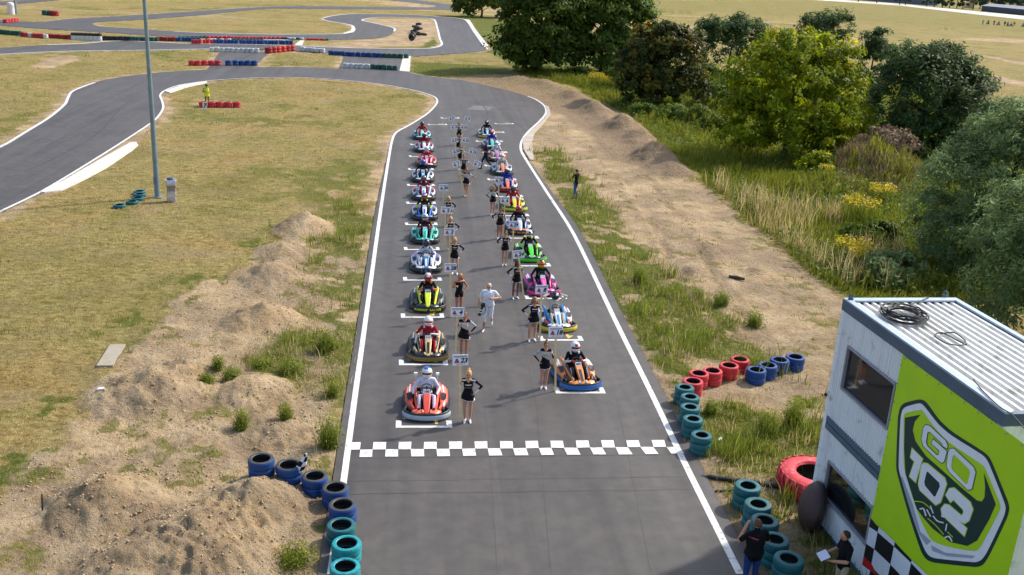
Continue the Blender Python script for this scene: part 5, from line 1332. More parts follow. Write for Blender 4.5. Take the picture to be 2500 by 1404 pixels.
# ================================================================== go-karts
OUTL = [(0, -1.0), (.30, -.965), (.52, -.86), (.645, -.70), (.665, -.58), (.61, -.45), (.615, -.28), (.67, 0.0), (.69, .35), (.67, .68), (.52, .86), (.28, .91)]
outl = OUTL+[(0, .92)]+[(-x, y) for x, y in OUTL[:0:-1]]
OUT_S = [tuple(p) for p in catmull(outl, 3, True)]
def kart_parts():
    K = {}
    def sweep(P, prof, closed=True):
        n = len(P); secs = []
        for i in range(n):
            t = np.array(P[(i+1) % n])-np.array(P[i-1]) if closed else np.array(P[min(i+1, n-1)])-np.array(P[max(i-1, 0)])
            t = t/np.linalg.norm(t); nr = np.array([t[1], -t[0]])
            secs.append([(P[i][0]+nr[0]*o, P[i][1]+nr[1]*o, z) for o, z in prof])
        mb = MB()
        if closed: secs.append(secs[0]); mb.loft(secs, caps=False)
        else: mb.loft(secs)
        return mb
    K['bumper'] = sweep(OUT_S, [(-.050, .12), (-.055, .19), (-.042, .225), (-.012, .235), (.010, .22), (.016, .16), (.008, .11), (-.02, .095)]).mesh('bumper', 50, True)
    fr = [p for p in OUT_S if p[1] < -.60]; fr.sort(key=lambda p: p[0]); fr = [(x, y) for x, y in fr if y < -.55]
    # walk the front outline from left to right by angle
    fr = sorted([p for p in OUT_S if p[1] < -.58], key=lambda p: math.atan2(p[1]+.4, p[0]))
    K['front_skirt'] = sweep(fr, [(.012, .055), (.012, .185), (.028, .195), (.046, .165), (.055, .11), (.044, .055)], False).mesh('front_skirt', 40, True)
    sd = sorted([p for p in OUT_S if p[0] > .5 and -.42 < p[1] < .5], key=lambda p: p[1])
    K['side_skirt_r'] = sweep(sd, [(.006, .06), (.006, .17), (.02, .18), (.036, .15), (.036, .07)], False).mesh('side_skirt', 40, True)
    mb = MB(); fl = [(x*.86, y*.9) for x, y in OUT_S]; n = len(fl)
    mb.add([(x, y, .055) for x, y in fl]+[(x, y, .085) for x, y in fl], [tuple(range(n-1, -1, -1)), tuple(range(n, 2*n))]+[(i, (i+1) % n, n+(i+1) % n, n+i) for i in range(n)])
    K['floor_pan'] = mb.mesh('floor_pan', None, True)
    def loftx(rows, sgn):        # rows: y, x_in, x_out, z_low, zt_in, zt_mid, zt_out
        mb = MB(); secs = []
        for y, xi, xo, zl, a, m_, b in rows:
            xm = (xi+xo)/2
            secs.append([(sgn*xi, y, zl), (sgn*xi, y, a-.02), (sgn*(xi+.02), y, a), (sgn*xm, y, m_), (sgn*(xo-.03), y, b), (sgn*xo, y, b-.04), (sgn*xo, y, zl)])
        mb.loft(secs); return mb.mesh('pod', 35, True)
    for s, nm in ((1, 'r'), (-1, 'l')):
        K['side_pod_'+nm] = loftx([(.74, .40, .60, .16, .40, .41, .34), (.55, .39, .645, .13, .46, .45, .36), (.25, .38, .655, .12, .43, .42, .33), (-.05, .39, .635, .12, .36, .36, .29), (-.28, .40, .59, .13, .28, .28, .24), (-.40, .42, .56, .14, .22, .22, .2)], s)
        K['side_panel_'+nm] = loftx([(.66, .325, .46, .36, .50, .53, .47), (.42, .31, .44, .36, .53, .55, .49), (.1, .285, .395, .30, .475, .49, .44), (-.25, .255, .35, .22, .385, .395, .36), (-.55, .22, .315, .15, .29, .30, .27), (-.78, .195, .27, .12, .22, .225, .2)], s)
        K['front_fairing_'+nm] = loftx([(-.90, .09, .34, .17, .235, .23, .2), (-.80, .10, .42, .17, .275, .265, .235), (-.70, .17, .44, .17, .265, .255, .23)], s)
        K['headlight_'+nm] = loftx([(-.885, .075, .15, .2, .262, .268, .25), (-.80, .085, .17, .22, .292, .30, .28), (-.74, .11, .16, .23, .285, .29, .28)], s)
        K['inner_fin_'+nm] = loftx([(-.30, .44, .52, .2, .31, .30, .28), (-.45, .40, .50, .2, .30, .29, .26), (-.62, .34, .44, .18, .255, .25, .22)], s)
    mb = MB(); secs = []
    for y, w, z, dz in ((-.12, .085, .60, .05), (-.22, .115, .575, .07), (-.42, .112, .485, .09), (-.66, .092, .36, .10), (-.84, .07, .265, .08), (-.9, .06, .225, .05)):
        secs.append([(-w, y, z-dz), (-w, y, z-.02), (-w*.78, y, z), (w*.78, y, z), (w, y, z-.02), (w, y, z-dz)])
    mb.loft(secs); K['nose_panel'] = mb.mesh('nose_panel', 35, True)
    mb = MB(); secs = []
    for y, w, z in ((-.40, .045, .500), (-.66, .038, .375), (-.83, .03, .285)):
        secs.append([(-w, y, z-.01), (-w, y, z), (w, y, z), (w, y, z-.01)])
    mb.loft(secs); K['nose_stripe'] = mb.mesh('stripe', None, True)
    mb = MB(); m4 = Matrix.Rotation(R(-38), 4, 'X'); mb.box((0, -.215, .605), (.2, .012, .125), mat4=m4 @ Matrix.Rotation(0, 4, 'X')); K['number_plate'] = mb.mesh('number_plate')
    for s, nm in ((1, 'r'), (-1, 'l')):
        mb = MB(); mb.add([(s*.40, .5, .462), (s*.58, .5, .425), (s*.60, .12, .386), (s*.43, .12, .413)], [(0, 1, 2, 3) if s > 0 else (3, 2, 1, 0)])
        mb.v = [(x, y, z+.012) for x, y, z in mb.v]; K['pod_patch_'+nm] = mb.mesh('pod_decal')
        mb = MB(); mb.add([(s*.315, .05, .497), (s*.375, .05, .487), (s*.30, -.55, .308), (s*.262, -.55, .316)], [(0, 1, 2, 3) if s > 0 else (3, 2, 1, 0)])
        mb.v = [(x, y, z+.01) for x, y, z in mb.v]; K['panel_patch_'+nm] = mb.mesh('panel_decal')
        def patch_(pts, nm_, lift):
            m2 = MB(); m2.add([(s*x, y, z+lift) for x, y, z in pts], [tuple(range(len(pts))) if s > 0 else tuple(range(len(pts)))[::-1]]); K[nm_+nm] = m2.mesh(nm_[:-1])
        patch_([(.42, .10, .414), (.60, .10, .382), (.585, -.10, .334), (.55, -.20, .302), (.44, -.14, .33)], 'pod_flash_', .018)
        patch_([(.47, .56, .458), (.51, .56, .452), (.535, .14, .405), (.50, .14, .409)], 'pod_stripe_', .020)
    # seat shell
    mb = MB(); g = []; nu, nv = 9, 8
    prof = [(-.12, .11), (.05, .09), (.2, .09), (.30, .14), (.36, .26), (.41, .42), (.45, .58), (.46, .64)]
    for (y, z) in prof:
        row = []
        for j in range(nu):
            u = j/(nu-1)*2-1; w = .20 if z < .5 else .17
            up = (abs(u)**3)*(.16 if z < .2 else .03); fwd = -(abs(u)**3)*(.12 if z > .2 else 0)
            row.append((u*w, y+fwd, z+up))
        g.append(row)
    vs = [p for r_ in g for p in r_]; fs = [(i*nu+j, i*nu+j+1, (i+1)*nu+j+1, (i+1)*nu+j) for i in range(len(prof)-1) for j in range(nu-1)]
    mb.add(vs, fs); mb.add([(x, y+.015, z-.015) for x, y, z in vs], [f[::-1] for f in fs]); K['seat'] = mb.mesh('seat', 50)
    mb = MB(); mb.box((.31, .42, .22), (.16, .3, .22)); 
    for i in range(5): mb.box((.31, .56+.0*i, .2+.05*i), (.2, .12, .02))
    mb.tube([(.30, .3, .24), (.34, .1, .22), (.33, -.1, .2)], .025, 6); mb.box((.30, .75, .2), (.3, .16, .14)); K['engine'] = mb.mesh('engine', None)
    mb = MB(); mb.box((-.30, .25, .2), (.17, .36, .2), taper=.85); mb.lathe([(0, .05), (.04, .05), (.045, 0), (0, 0)], 10, c=(-.3, .25, .3), closed=False); K['fuel_tank'] = mb.mesh('fuel_tank')
    q = Matrix.Rotation(R(38), 3, 'X'); mb = MB(); P = []
    for a in np.linspace(0, 2*PI, 20, endpoint=False): P.append(tuple(q @ Vector((.15*math.cos(a), .14*math.sin(a), 0))+Vector((0, -.02, .63))))
    mb.tube(P, .017, 6, closed=True); mb.box((0, -.02, .63), (.27, .035, .02), mat4=q.to_4x4()); mb.box((0, -.02, .63), (.07, .1, .03), mat4=q.to_4x4()); mb.tube([(0, -.03, .62), (0, -.45, .2)], .016, 6)
    K['steering_wheel'] = mb.mesh('steering_wheel', 50)
    mb = MB()
    for s in (-1, 1): mb.box((s*.185, -.64, .2), (.15, .025, .025)); mb.box((s*.185, -.66, .14), (.03, .03, .12))
    K['foot_bar'] = mb.mesh('foot_bar')
    for nm, rr_, w in (('front', .125, .12), ('rear', .14, .19)):
        mb = MB(); m3 = np.array(Matrix.Rotation(R(90), 3, 'Y'))
        mb.lathe([(rr_*.55, -w/2), (rr_*.92, -w/2), (rr_, -w*.36), (rr_, w*.36), (rr_*.92, w/2), (rr_*.55, w/2)], 18, mat3=m3); K['tyre_'+nm] = mb.mesh('tyre', 40)
        mb = MB(); mb.lathe([(0, w*.3), (rr_*.25, w*.34), (rr_*.5, w*.3), (rr_*.56, w*.44), (rr_*.56, -w*.44), (0, -w*.44)], 12, mat3=m3, closed=False); K['rim_'+nm] = mb.mesh('rim', 40)
    mb = MB(); mb.tube([(-.33, .58, .4), (-.33, .60, .8)], .022, 6); mb.tube([(.33, .58, .4), (.33, .60, .8)], .022, 6); K['roll_post'] = mb.mesh('roll_post', 40)
    mb = MB(); mb.box((-.33, .6, .82), (.1, .07, .07)); mb.box((.33, .6, .82), (.1, .07, .07)); K['post_cap'] = mb.mesh('post_cap')
    return K
KP = kart_parts()
M_RUB = mat('black_bumper_rubber', hexlin('22252b'), .42, var=.12, scale=5, dirt=hexlin('55565a'), dirt_amt=.05); M_PAN = mat('black_floor_pan', hexlin('17181c'), .5, var=.2); M_SEAT = mat('black_seat', hexlin('121216'), .4, var=.1)
M_ENG = mat('dark_engine_metal', hexlin('3b3d44'), .35, var=.2, metal=.5); M_TANK = mat('dark_tank', hexlin('23262c'), .4); M_RIM = mat('grey_rim', hexlin('8a8c90'), .35, metal=.6); M_BAR = mat('pale_foot_bar', hexlin('d0d0d4'), .3, metal=.3); M_TYR = mat('kart_tyre', hexlin('1c1c1e'), .6, var=.2)
def kart(front_px, label, pod, panel, nose, skirt, wing, patch=None, stripe=None, light='e6e8ee', plate='', skirt_text=None, text_col='e8e020', rz=0.0, posts=False, side_skirt=None, fin=None, bump=None, accent='c8405a'):
    f = at(front_px[0], front_px[1]-6, 0.0)
    fw = np.array([math.sin(rz), -math.cos(rz)])
    y0 = f[1]-fw[1]*1.04*1.0; x0 = f[0]-fw[0]*1.04
    root = empty('go_kart', (x0, y0, Z0), rz, label, 'go-kart', 'rental go-karts lined up on the grid')
    P_ = lambda h: paint(h, .42, coat=.2, dirt=(.12, .11, .10), dirt_amt=.04)
    def add(nm, key, m): return obj(nm, KP[key], root, m)
    add('bumper', 'bumper', M_RUB if not bump else P_(bump)); sk = add('front_skirt', 'front_skirt', P_(skirt)); add('floor_pan', 'floor_pan', M_PAN)
    for s in 'lr':
        po = add('side_pod', 'side_pod_'+s, P_(pod)); pa = add('side_panel', 'side_panel_'+s, P_(panel)); add('front_fairing', 'front_fairing_'+s, P_(wing)); add('headlight', 'headlight_'+s, P_(light)); add('inner_fin', 'inner_fin_'+s, P_(fin or pod))
        if patch: obj('pod_decal', KP['pod_patch_'+s], po, P_(patch)); 
        obj('pod_flash', KP['pod_flash_'+s], po, paint('1b1c22', .35)); obj('pod_stripe', KP['pod_stripe_'+s], po, P_(accent))
        if stripe: obj('panel_decal', KP['panel_patch_'+s], pa, P_(stripe))
        o = add('side_skirt', 'side_skirt_r', P_(side_skirt or '17181c')); o.scale = (1 if s == 'r' else -1, 1, 1)
    no = add('nose_panel', 'nose_panel', P_(nose))
    if stripe: obj('stripe', KP['nose_stripe'], no, P_(stripe))
    pl = obj('number_plate', KP['number_plate'], no, paint('e6e6ea', .4))
    if plate:
        t = obj('digits', text_mesh(plate, .105 if len(plate) < 4 else .082, bold=.004), pl, T_BLK)
        t.rotation_euler = (R(52), 0, 0); t.location = (0, -.225, .607)
    if skirt_text:
        # lettering bent round the front skirt: one flat letter after another
        n = len(skirt_text); span = 1.02 if n > 5 else .55
        for i, ch in enumerate(skirt_text):
            if ch == ' ': continue
            x = (-span/2+span*(i+.5)/n); ys = np.interp(abs(x), [0, .30, .52, .645], [-1.062, -1.028, -.925, -.745]); sl = np.interp(abs(x), [0, .3, .52], [0, .28, .75])*(1 if x > 0 else -1)
            t = obj('letter', text_mesh(ch, .11 if n > 5 else .22, bold=.004), sk, paint(text_col, .4)); t.location = (x, ys-.012, .135); t.rotation_euler = (R(90-12), 0, math.atan(sl))
    add('seat', 'seat', M_SEAT); add('engine', 'engine', M_ENG); add('fuel_tank', 'fuel_tank', M_TANK); add('steering_wheel', 'steering_wheel', M_RUB); add('foot_bar', 'foot_bar', M_BAR)
    for nm, x, y, z in (('front', -.47, -.50, .125), ('front', .47, -.50, .125), ('rear', -.5, .62, .14), ('rear', .5, .62, .14)):
        w = obj('wheel', KP['tyre_'+nm], root, M_TYR); w.location = (x, y, z); w.scale = (1 if x > 0 else -1, 1, 1)
        obj('rim', KP['rim_'+nm], w, M_RIM)
    if posts: add('roll_post', 'roll_post', P_('c9c9cf')); add('post_cap', 'post_cap', P_('eeeeee'))
    return root
# ---- drivers: seated figures (local origin = kart origin)
def driver_pose(kind):
    J = dict(pelvis=(0, .19, .27), chest=(0, .30, .60), neck=(0, .30, .775), head=(0, .265, .93), face=(0, -1, -.12), sh_l=(-.19, .29, .735), sh_r=(.19, .29, .735), hp_l=(-.095, .13, .25), hp_r=(.095, .13, .25),
             kn_l=(-.20, -.24, .44), kn_r=(.20, -.24, .44), an_l=(-.19, -.56, .22), an_r=(.19, -.56, .22), toe_l=(-.1, -.75, .65), toe_r=(.1, -.75, .65))
    if kind == 'wheel': J.update(el_l=(-.32, .12, .53), wr_l=(-.17, -.03, .60), el_r=(.32, .12, .53), wr_r=(.17, -.03, .60), palm_l=(.3, -.3, -1), palm_r=(-.3, -.3, -1))
    if kind == 'knees': J.update(el_l=(-.37, .14, .52), wr_l=(-.36, -.10, .44), el_r=(.35, .14, .52), wr_r=(.27, -.14, .44), palm_l=(0, -.4, -1), palm_r=(0, -.4, -1))
    if kind == 'onehand': J.update(el_l=(-.37, .18, .53), wr_l=(-.38, -.05, .40), el_r=(.31, .12, .53), wr_r=(.15, -.01, .61), palm_l=(0, 0, -1), palm_r=(-.3, -.3, -1))
    if kind == 'head': J.update(el_l=(-.40, .24, .93), wr_l=(-.19, .33, .99), el_r=(.40, .24, .93), wr_r=(.19, .33, .99), palm_l=(1, 0, 0), palm_r=(-1, 0, 0), face=(.5, -1, .0))
    return J
# slots: 0 suit, 1 sleeve/shoulder accent, 2 leg accent, 3 glove, 4 shoe, 5 neck
DREG = dict(torso=0, upper_arm=0, forearm=1, neck=5, head=5, hand=3, thigh=0, shin=0, foot=4)
def paint_driver(ce, M_, idx, J):
    t = M_['torso'] | M_['upper_arm']; z = ce[:, 2]; x = np.abs(ce[:, 0])
    idx[t & (z > .72) & (x > .10) & (x < .15)] = 1
    idx[(M_['thigh'] | M_['shin']) & (x > .235)] = 2
    idx[M_['torso'] & (np.abs(z-.36) < .018) & (ce[:, 1] < .2)] = 5
DM = {k: body_mesh('person', driver_pose(k), 1.0, False, regions=DREG, paint=paint_driver, voxel=.0115) for k in ('wheel', 'knees', 'onehand', 'head')}
def helmet_meshes():
    mb = MB(); n, k = 22, 16; c = np.array((0, .255, .945)); vs = []; fs = []; mi = []
    for i in range(k+1):
        ph = PI*i/k*.9
        for j in range(n):
            a = 2*PI*j/n; d = np.array([math.sin(ph)*math.cos(a), math.sin(ph)*math.sin(a), math.cos(ph)])
            r = np.array([.132, .158, .152]); p = d*r
            if d[2] < -.15 and d[1] < 0: p[1] -= .018*(-d[1])
            vs.append(p+c)
    for i in range(k):
        for j in range(n):
            j2 = (j+1) % n; fs.append((i*n+j, (i+1)*n+j, (i+1)*n+j2, i*n+j2))
            x = math.cos(2*PI*(j+.5)/n); y = math.sin(2*PI*(j+.5)/n); ph = PI*(i+.5)/k*.9
            m_ = 0
            if ph < .62: m_ = 1
            if abs(x)*math.sin(ph) < .26 and ph < 1.2 and not ph < .0: m_ = 1 if ph < .62 else 2
            if ph > 2.15: m_ = 3
            mi.append(m_)
    mb.add(vs, fs); mb.m = mi; H_ = mb.mesh('helmet', 60)
    mb = MB(); vs = []; fs = []; nn = 13
    for i, ph in enumerate(np.linspace(1.30, 1.88, 5)):
        for j in range(nn):
            a = -PI/2+(-1.05+2.1*j/(nn-1)); d = np.array([math.sin(ph)*math.cos(a), math.sin(ph)*math.sin(a), math.cos(ph)])
            vs.append(c+d*np.array([.1355, .1625, .1555]))
    for i in range(4):
        for j in range(nn-1): fs.append((i*nn+j, (i+1)*nn+j, (i+1)*nn+j+1, i*nn+j+1))
    mb.add(vs, fs); V_ = mb.mesh('visor', 60)
    return H_, V_
HELM, VISOR = helmet_meshes()
def driver(k, kind, label, suit, sleeve, leg, glove, shoe, helm, top, strp, chin, visor, rz=0.0):
    """k: kart root the person sits in"""
    o = obj('person', DM[kind], None, [cloth(suit), cloth(sleeve), cloth(leg), cloth(glove), cloth(shoe), cloth('1a1a20')])
    o.location = k.location; o.rotation_euler = k.rotation_euler; o.scale = (1.10, 1.06, 1.06)
    tag(o, label, 'person', 'drivers sitting in the go-karts')
    P_ = lambda h: paint(h, .2, coat=.5)
    h_ = obj('helmet', HELM, o, [P_(helm), P_(top), P_(strp), P_(chin)]); v_ = obj('visor', VISOR, h_, mat('visor_'+visor, hexlin(visor), .08, var=.0, spec=.8))
    c_ = Vector((0, .255, .945)); h_.matrix_local = Matrix.Translation(c_+Vector((0, 0, .012))) @ Matrix.Diagonal((1.12, 1.14, 1.14, 1)) @ Matrix.Translation(-c_)
    if kind == 'head':
        m = Matrix.Translation((0, .255, .945)) @ Matrix.Rotation(R(24), 4, 'Z') @ Matrix.Translation((0, -.255, -.945)); h_.matrix_local = m
    return o
# ================================================================== the grid
FL = [(1041, 1040), (1045, 895), (1044, 773), (1040, 677), (1037, 606), (1036, 548), (1034, 499), (1032, 455), (1041, 418), (1035, 381), (1030, 350)]
FR = [(1426, 965), (1368, 822), (1332, 733), (1300, 650), (1272, 582), (1258, 525), (1240, 478), (1228, 437), (1214, 403), (1202, 373), (1190, 345)]
WB = dict(pod='e4e6ee', panel='e0e3ec', nose='e2e6ee', wing='e6e8ee', skirt='1a1c22', patch='2f7fc4', stripe='2a86c8', fin='20242c')
def K_(base=None, **k):
    d = dict(WB); d.update(k); return d
KL = [
 (dict(label='orange red kart with plate 100 and a pale grey front bumper', accent='e8e8ec', pod='e8553c', panel='e85a48', nose='e0503f', skirt='a9b4bf', wing='ea6a48', patch='ef8a6a', light='ee8f72', plate='100', posts=True, fin='d9503c'),
  ('knees', 'driver in a white suit and white helmet with blue crown in kart 100', 'd2d2e6', 'd6d6ea', 'cfcfe4', '16161a', '1a1a20', 'e8e8e4', '2a62b8', 'e8e8e4', 'e8e8e4', '5c4712'), 0.0),
 (dict(label='black and gold kart with a gold brown front bumper', accent='c8b078', pod='1f1d1c', panel='cfb984', nose='cdb782', skirt='8a6b2a', wing='262320', patch='4a4640', stripe='1c1a19', light='d9c48e', plate='111', fin='c9b280'),
  ('onehand', 'red suited driver with white sleeves and white helmet in the gold kart', 'a81322', 'd8cfe0', 'e0d4e4', 'd6d2cc', '241820', 'ecebee', 'ecebee', 'ecebee', 'ecebee', 'c2402a'), 0.0),
 (dict(label='black kart with neon yellow panels and yellow lettering on its bumper', accent='9aa0a4', pod='3a3d40', panel='cfe01e', nose='d4e41c', skirt='16181a', wing='222426', light='2c2f32', plate='164', skirt_text='BURNOUT RACING', text_col='d6e41c', fin='2a2c2e'),
  ('wheel', 'driver with orange shoulders and a red white helmet in the neon yellow kart', '1a1716', 'd9703a', '1c1a1a', '201c1c', '1c1a1a', 'b03a44', 'd9d2d4', 'e6e2e4', 'a83040', '3a2a20'), 0.0),
 (K_(label='white and blue kart with white 102 on its black bumper', nose='2c76ae', stripe='e6e8f0', skirt='191b20', skirt_text='102', text_col='8c9196', fin='d8dae4'),
  ('wheel', 'driver in a white suit and dark navy helmet behind the yellow panelled kart', 'ccd0da', '3a4468', 'd0d4dc', '2a2c38', '20242c', '22304a', '1c2a44', '26365a', '1c2438', '10141c'), 0.0),
 (dict(label='turquoise kart with a black bumper', accent='1c2a2c', pod='49cdb8', panel='46c9b4', nose='4fd2bc', skirt='15181a', wing='3fae9e', patch='8ae0d0', light='bfe9e0', fin='2a8a80', stripe='2c9c8c'),
  ('wheel', 'driver in a black suit with red shoulders and silver helmet in the turquoise kart', '1b1a1e', 'b02430', '1c1c20', '1a1a1e', '1c1c20', 'b4b8be', 'c8cbd0', '8a8e96', 'b4b8be', '20242a'), 0.0),
 (K_(label='white and strong blue kart with blue nose and blue front fairing', accent='d83a4a', panel='2f7fd0', nose='cfdcec', stripe='2468c0', wing='2b6cc4', light='2b6cc4'),
  ('knees', 'driver in black with neon yellow shoulders and a red white blue helmet', '1b1a1c', 'c6d82a', '20201f', '1a1a1a', '202020', 'b8343c', '2c50b0', 'e2e2ea', 'b03038', '181a20'), 0.0),
 (K_(label='white and blue kart driven by the maroon suited driver', accent='d8486a', panel='d8e2ee', stripe='2f95c4', patch='c84a60'),
  ('wheel', 'driver in a maroon suit with pale pink sleeves and a dark helmet', '8c1830', 'd9c6d4', '98203a', 'b0a0a8', '2a1820', '5a4a4a', '4a3c3c', '8a7c78', '4a3a3a', '18181c'), 0.0),
 (K_(label='white kart with bright blue nose driven by the driver in black', nose='2f86c0', stripe='bfe0ea', patch='3aa0c8'),
  ('knees', 'driver in a black suit with a strong blue helmet', '17181c', '1c1e22', '1a1c20', '16161a', '1a1a1e', '1c58b4', '1f60c0', '2a4a8a', '20242c', '101218'), 0.0),
 (K_(label='white and red kart with a pinkish red nose', panel='d84a52', nose='d8487a', stripe='e9d6e0', pod='e0857c', patch='d6404a', wing='d8dae4'),
  ('wheel', 'driver in a bright red suit and white helmet with a blue visor', 'c01c2c', 'd8b8c4', 'd0d0e0', 'c83040', '30181c', 'ecebee', 'ecebee', 'e4e4ea', 'ecebee', '2a80b8'), 0.0),
 (K_(label='white kart with a plain white nose and maroon details', nose='e4e2ea', stripe='d8d4e0', patch='8a2a4a', panel='c8d4e4'),
  ('wheel', 'driver in a dark red suit with a black and white helmet', '9c1824', '8a1620', 'a02030', '701822', '2a1418', '28282c', 'dcdce0', '38383c', '26262a', '141418'), 0.0),
 (dict(label='light blue kart at the rear of its row', accent='e8e8ec', pod='86c8d8', panel='7cc4d8', nose='a4dce4', skirt='20242a', wing='bfe4ea', patch='5ab0c8', stripe='7ad0b0', light='cfeaf0', fin='3a6a7a'),
  ('knees', 'driver in a red suit with a plain black helmet in the light blue kart', 'b01c26', 'a81a24', 'a01a22', '801820', '20181a', '1a1a1c', '1c1c1e', '202022', '1a1a1c', '101012'), 0.0)]
KR = [
 (dict(label='orange and black kart with a bright blue bumper and plate 3877', accent='f0e8e0', pod='e08a48', panel='e49550', nose='e08c4a', skirt='1a62b0', wing='e6924c', patch='ecd0c0', stripe='1f2430', light='e0e0e6', plate='3877', side_skirt='1a62b0', fin='2a2420'),
  ('wheel', 'driver in black with red striped white helmet and red gloves', '16161c', 'cfd2da', 'c6c6d2', 'b81c30', '16161a', 'ecebee', 'ecebee', 'c8203a', 'ecebee', '5a3014'), R(7)),
 (K_(label='white and light blue kart with a yellow red and blue bumper', nose='e4e8f0', stripe='2f8cc0', patch='cfd2dc', skirt='d6c42a', side_skirt='d6c42a', fin='c84a50', panel='3f92cc', wing='e4e6ee'),
  ('head', 'driver in a beige suit with both hands behind a dark helmet', 'cdc4b4', 'cdc4b4', 'd0c8b8', 'b01c2c', 'c2dc28', '22283a', '1c2030', 'd4d8e0', '1e2230', '141820'), R(4)),
 (dict(label='hot pink kart with a pink bumper', accent='e8e8ec', pod='e23aa4', panel='e650b0', nose='e444a8', skirt='d8188a', wing='d83a9c', patch='ecb4d4', stripe='e87ac0', light='e8e8ee', fin='1c1c20'),
  ('knees', 'driver in a dark green black suit with a yellow orange helmet', '15201a', '1c3a28', '161c18', '14181a', '161a18', 'd8a81c', '2a2a1c', 'c83a20', 'd8b020', '9a2c14'), R(4)),
 (dict(label='lime green and black kart with a lime green bumper', accent='e8ece8', pod='2a2f2c', panel='58d83a', nose='4fdc2c', skirt='3fcc28', wing='2a2e2c', patch='9ae88a', stripe=None, light='e6eaee', fin='6ce04a'),
  ('knees', 'driver in black and neon yellow with white helmet in the lime green kart', '171a18', 'b8d020', '161816', '141614', '161816', 'e2e2e2', 'e6e6e6', '2a2a2a', 'c89a1c', '20201c'), R(3)),
 (dict(label='pale blue kart with orange fairing and yellow lettering on its black bumper', pod='a8c8ea', panel='9cc2ea', nose='e4e6f0', skirt='1c1b1a', wing='d87a5a', patch='e4d0d4', stripe='c8d4e8', light='d87a5a', skirt_text='KART ACTION TEAM', text_col='d8a020', fin='e4a080'),
  ('knees', 'driver in a black suit with a red helmet', '18181e', '24242c', '1a1a20', '16161a', '1a1a20', 'c42c30', 'cc3434', '8a2428', 'b82830', '201c20'), R(2)),
 (dict(label='bright yellow kart driven by the red suited driver', accent='2a2c1c', pod='e2d83a', panel='e8dc48', nose='ecd838', skirt='d0d830', wing='20221c', patch='f0e880', stripe=None, light='d8dc38', fin='d8d040'),
  ('knees', 'driver in a red suit with a dark grey and silver helmet in the yellow kart', 'b01c26', 'd8b4b8', 'b83030', '98202a', '2a1a1c', '3c4048', 'c0c2c6', '8a8c90', '34383e', '1a2028'), R(2)),
 (K_(label='white kart with an orange nose and a dark red bumper', nose='ea7048', stripe='f0906a', skirt='8a2028', wing='e8704a', patch='d04a40', light='e8704a'),
  ('wheel', 'driver in a royal blue suit with a navy and white helmet behind the yellow kart', '1c2ea0', '2a3cb0', '2030a0', '283048', '1c2030', '26324a', 'dcdce4', '3a4a6a', '20283c', '141820'), 0.0),
 (K_(label='white kart with coral nose and green bumper', nose='ee8a70', stripe='e87858', patch='3a90c8', skirt='22302a', panel='cfe0ec', fin='2a8a4a'),
  ('wheel', 'driver in a beige suit with a white helmet with pink stripe', 'd2c4b4', 'c4b4a8', 'd0c0b0', '4a3a3a', '3a302c', 'ecebea', 'ecebea', 'e4e0e2', 'e8e6e6', 'b85a7a'), 0.0),
 (dict(label='orange and yellow kart with a pink nose and a neon squiggle on its bumper', pod='e8743c', panel='eeb04a', nose='e878b0', skirt='1c1c1e', wing='ece4e4', patch='eed0b0', stripe='3a6ac0', light='e8e8ee', skirt_text='VV', text_col='c8e020', side_skirt='e05a2c', fin='e8a048'),
  ('wheel', 'driver in a white suit with dark harness and a plain white helmet', 'd8d8e2', '302c3a', 'd4d4de', 'd0d0d8', '30303a', 'ecebf0', 'ecebf0', 'e6e6ec', 'ecebf0', '20202a'), 0.0),
 (K_(label='white kart with a mint green nose', nose='6ee0b0', stripe='38c8c0', patch='3aa0c8', panel='5ab4d0'),
  ('wheel', 'driver in a royal blue suit with a crimson and pink helmet', '1c30a8', '2638b4', 'd0d4e8', '6a2a8a', '1c2030', '8a1c30', 'd84a7a', 'e8a0c0', '7a1828', '301820'), 0.0),
 (K_(label='white and blue kart at the rear with a yellow bumper strip', nose='4a98c8', stripe='d8ecf4', patch='d8c0a8', skirt='d8b820'),
  ('knees', 'driver in all black with a glossy black helmet at the rear of the row', '16171c', '1a1c22', '18191e', '16161a', '18181c', '1a1a1e', '1c1c20', 'd8d8dc', '1a1a1e', '101014'), 0.0)]
for (FP, LST) in ((FL, KL), (FR, KR)):
    for fp, (kd, dv, rz) in zip(FP, LST):
        root = kart(fp, rz=rz, **kd)
        driver(root, *dv)

# ---- cheer dancers and placards
# (foot px, pose, mirrored, uniform, hair, colour, label, rz, height, skin)
girl(1140, 1029, 'A', 0, 'black', 'bun', 'blond', 'cheer dancer with blond bun in a black dress holding placard 23', R(-4), 1.64, 1)
girl(1131, 874, 'A', 0, 'silver', 'bun', 'brown', 'cheer dancer with brown bun in a silver dress beside the gold kart', R(3), 1.66, 0)
girl(1119, 770, 'B', 0, 'vest', 'long', 'lightbrown', 'dancer with long brown hair in black vest and shorts holding placard 28', R(20), 1.68, 0)
girl(1108, 669, 'C', 0, 'black', 'pony', 'blond', 'cheer dancer with tied blond hair beside the white 102 kart', R(-3), 1.64, 1)
girl(1098, 610, 'C', 0, 'black', 'pony', 'blond', 'cheer dancer with tied blond hair beside the turquoise kart', R(3), 1.6, 1)
girl(1093, 553, 'A', 0, 'black', 'loose', 'blond', 'cheer dancer with loose blond hair in a black dress holding placard 30', R(-2), 1.58, 1)
girl(1137, 479, 'V', 0, 'silver', 'pony', 'lightbrown', 'cheer dancer in a silver dress spreading placards 1 and 7', 0, 1.66, 0)
girl(1131, 443, 'V', 0, 'black', 'bun', 'lightbrown', 'cheer dancer in a black dress spreading placards 32 and 13', R(-3), 1.66, 1)
girl(1122, 414, 'V', 0, 'black', 'bun', 'brown', 'cheer dancer in a black dress holding placards 27 and 12', R(4), 1.62, 0)
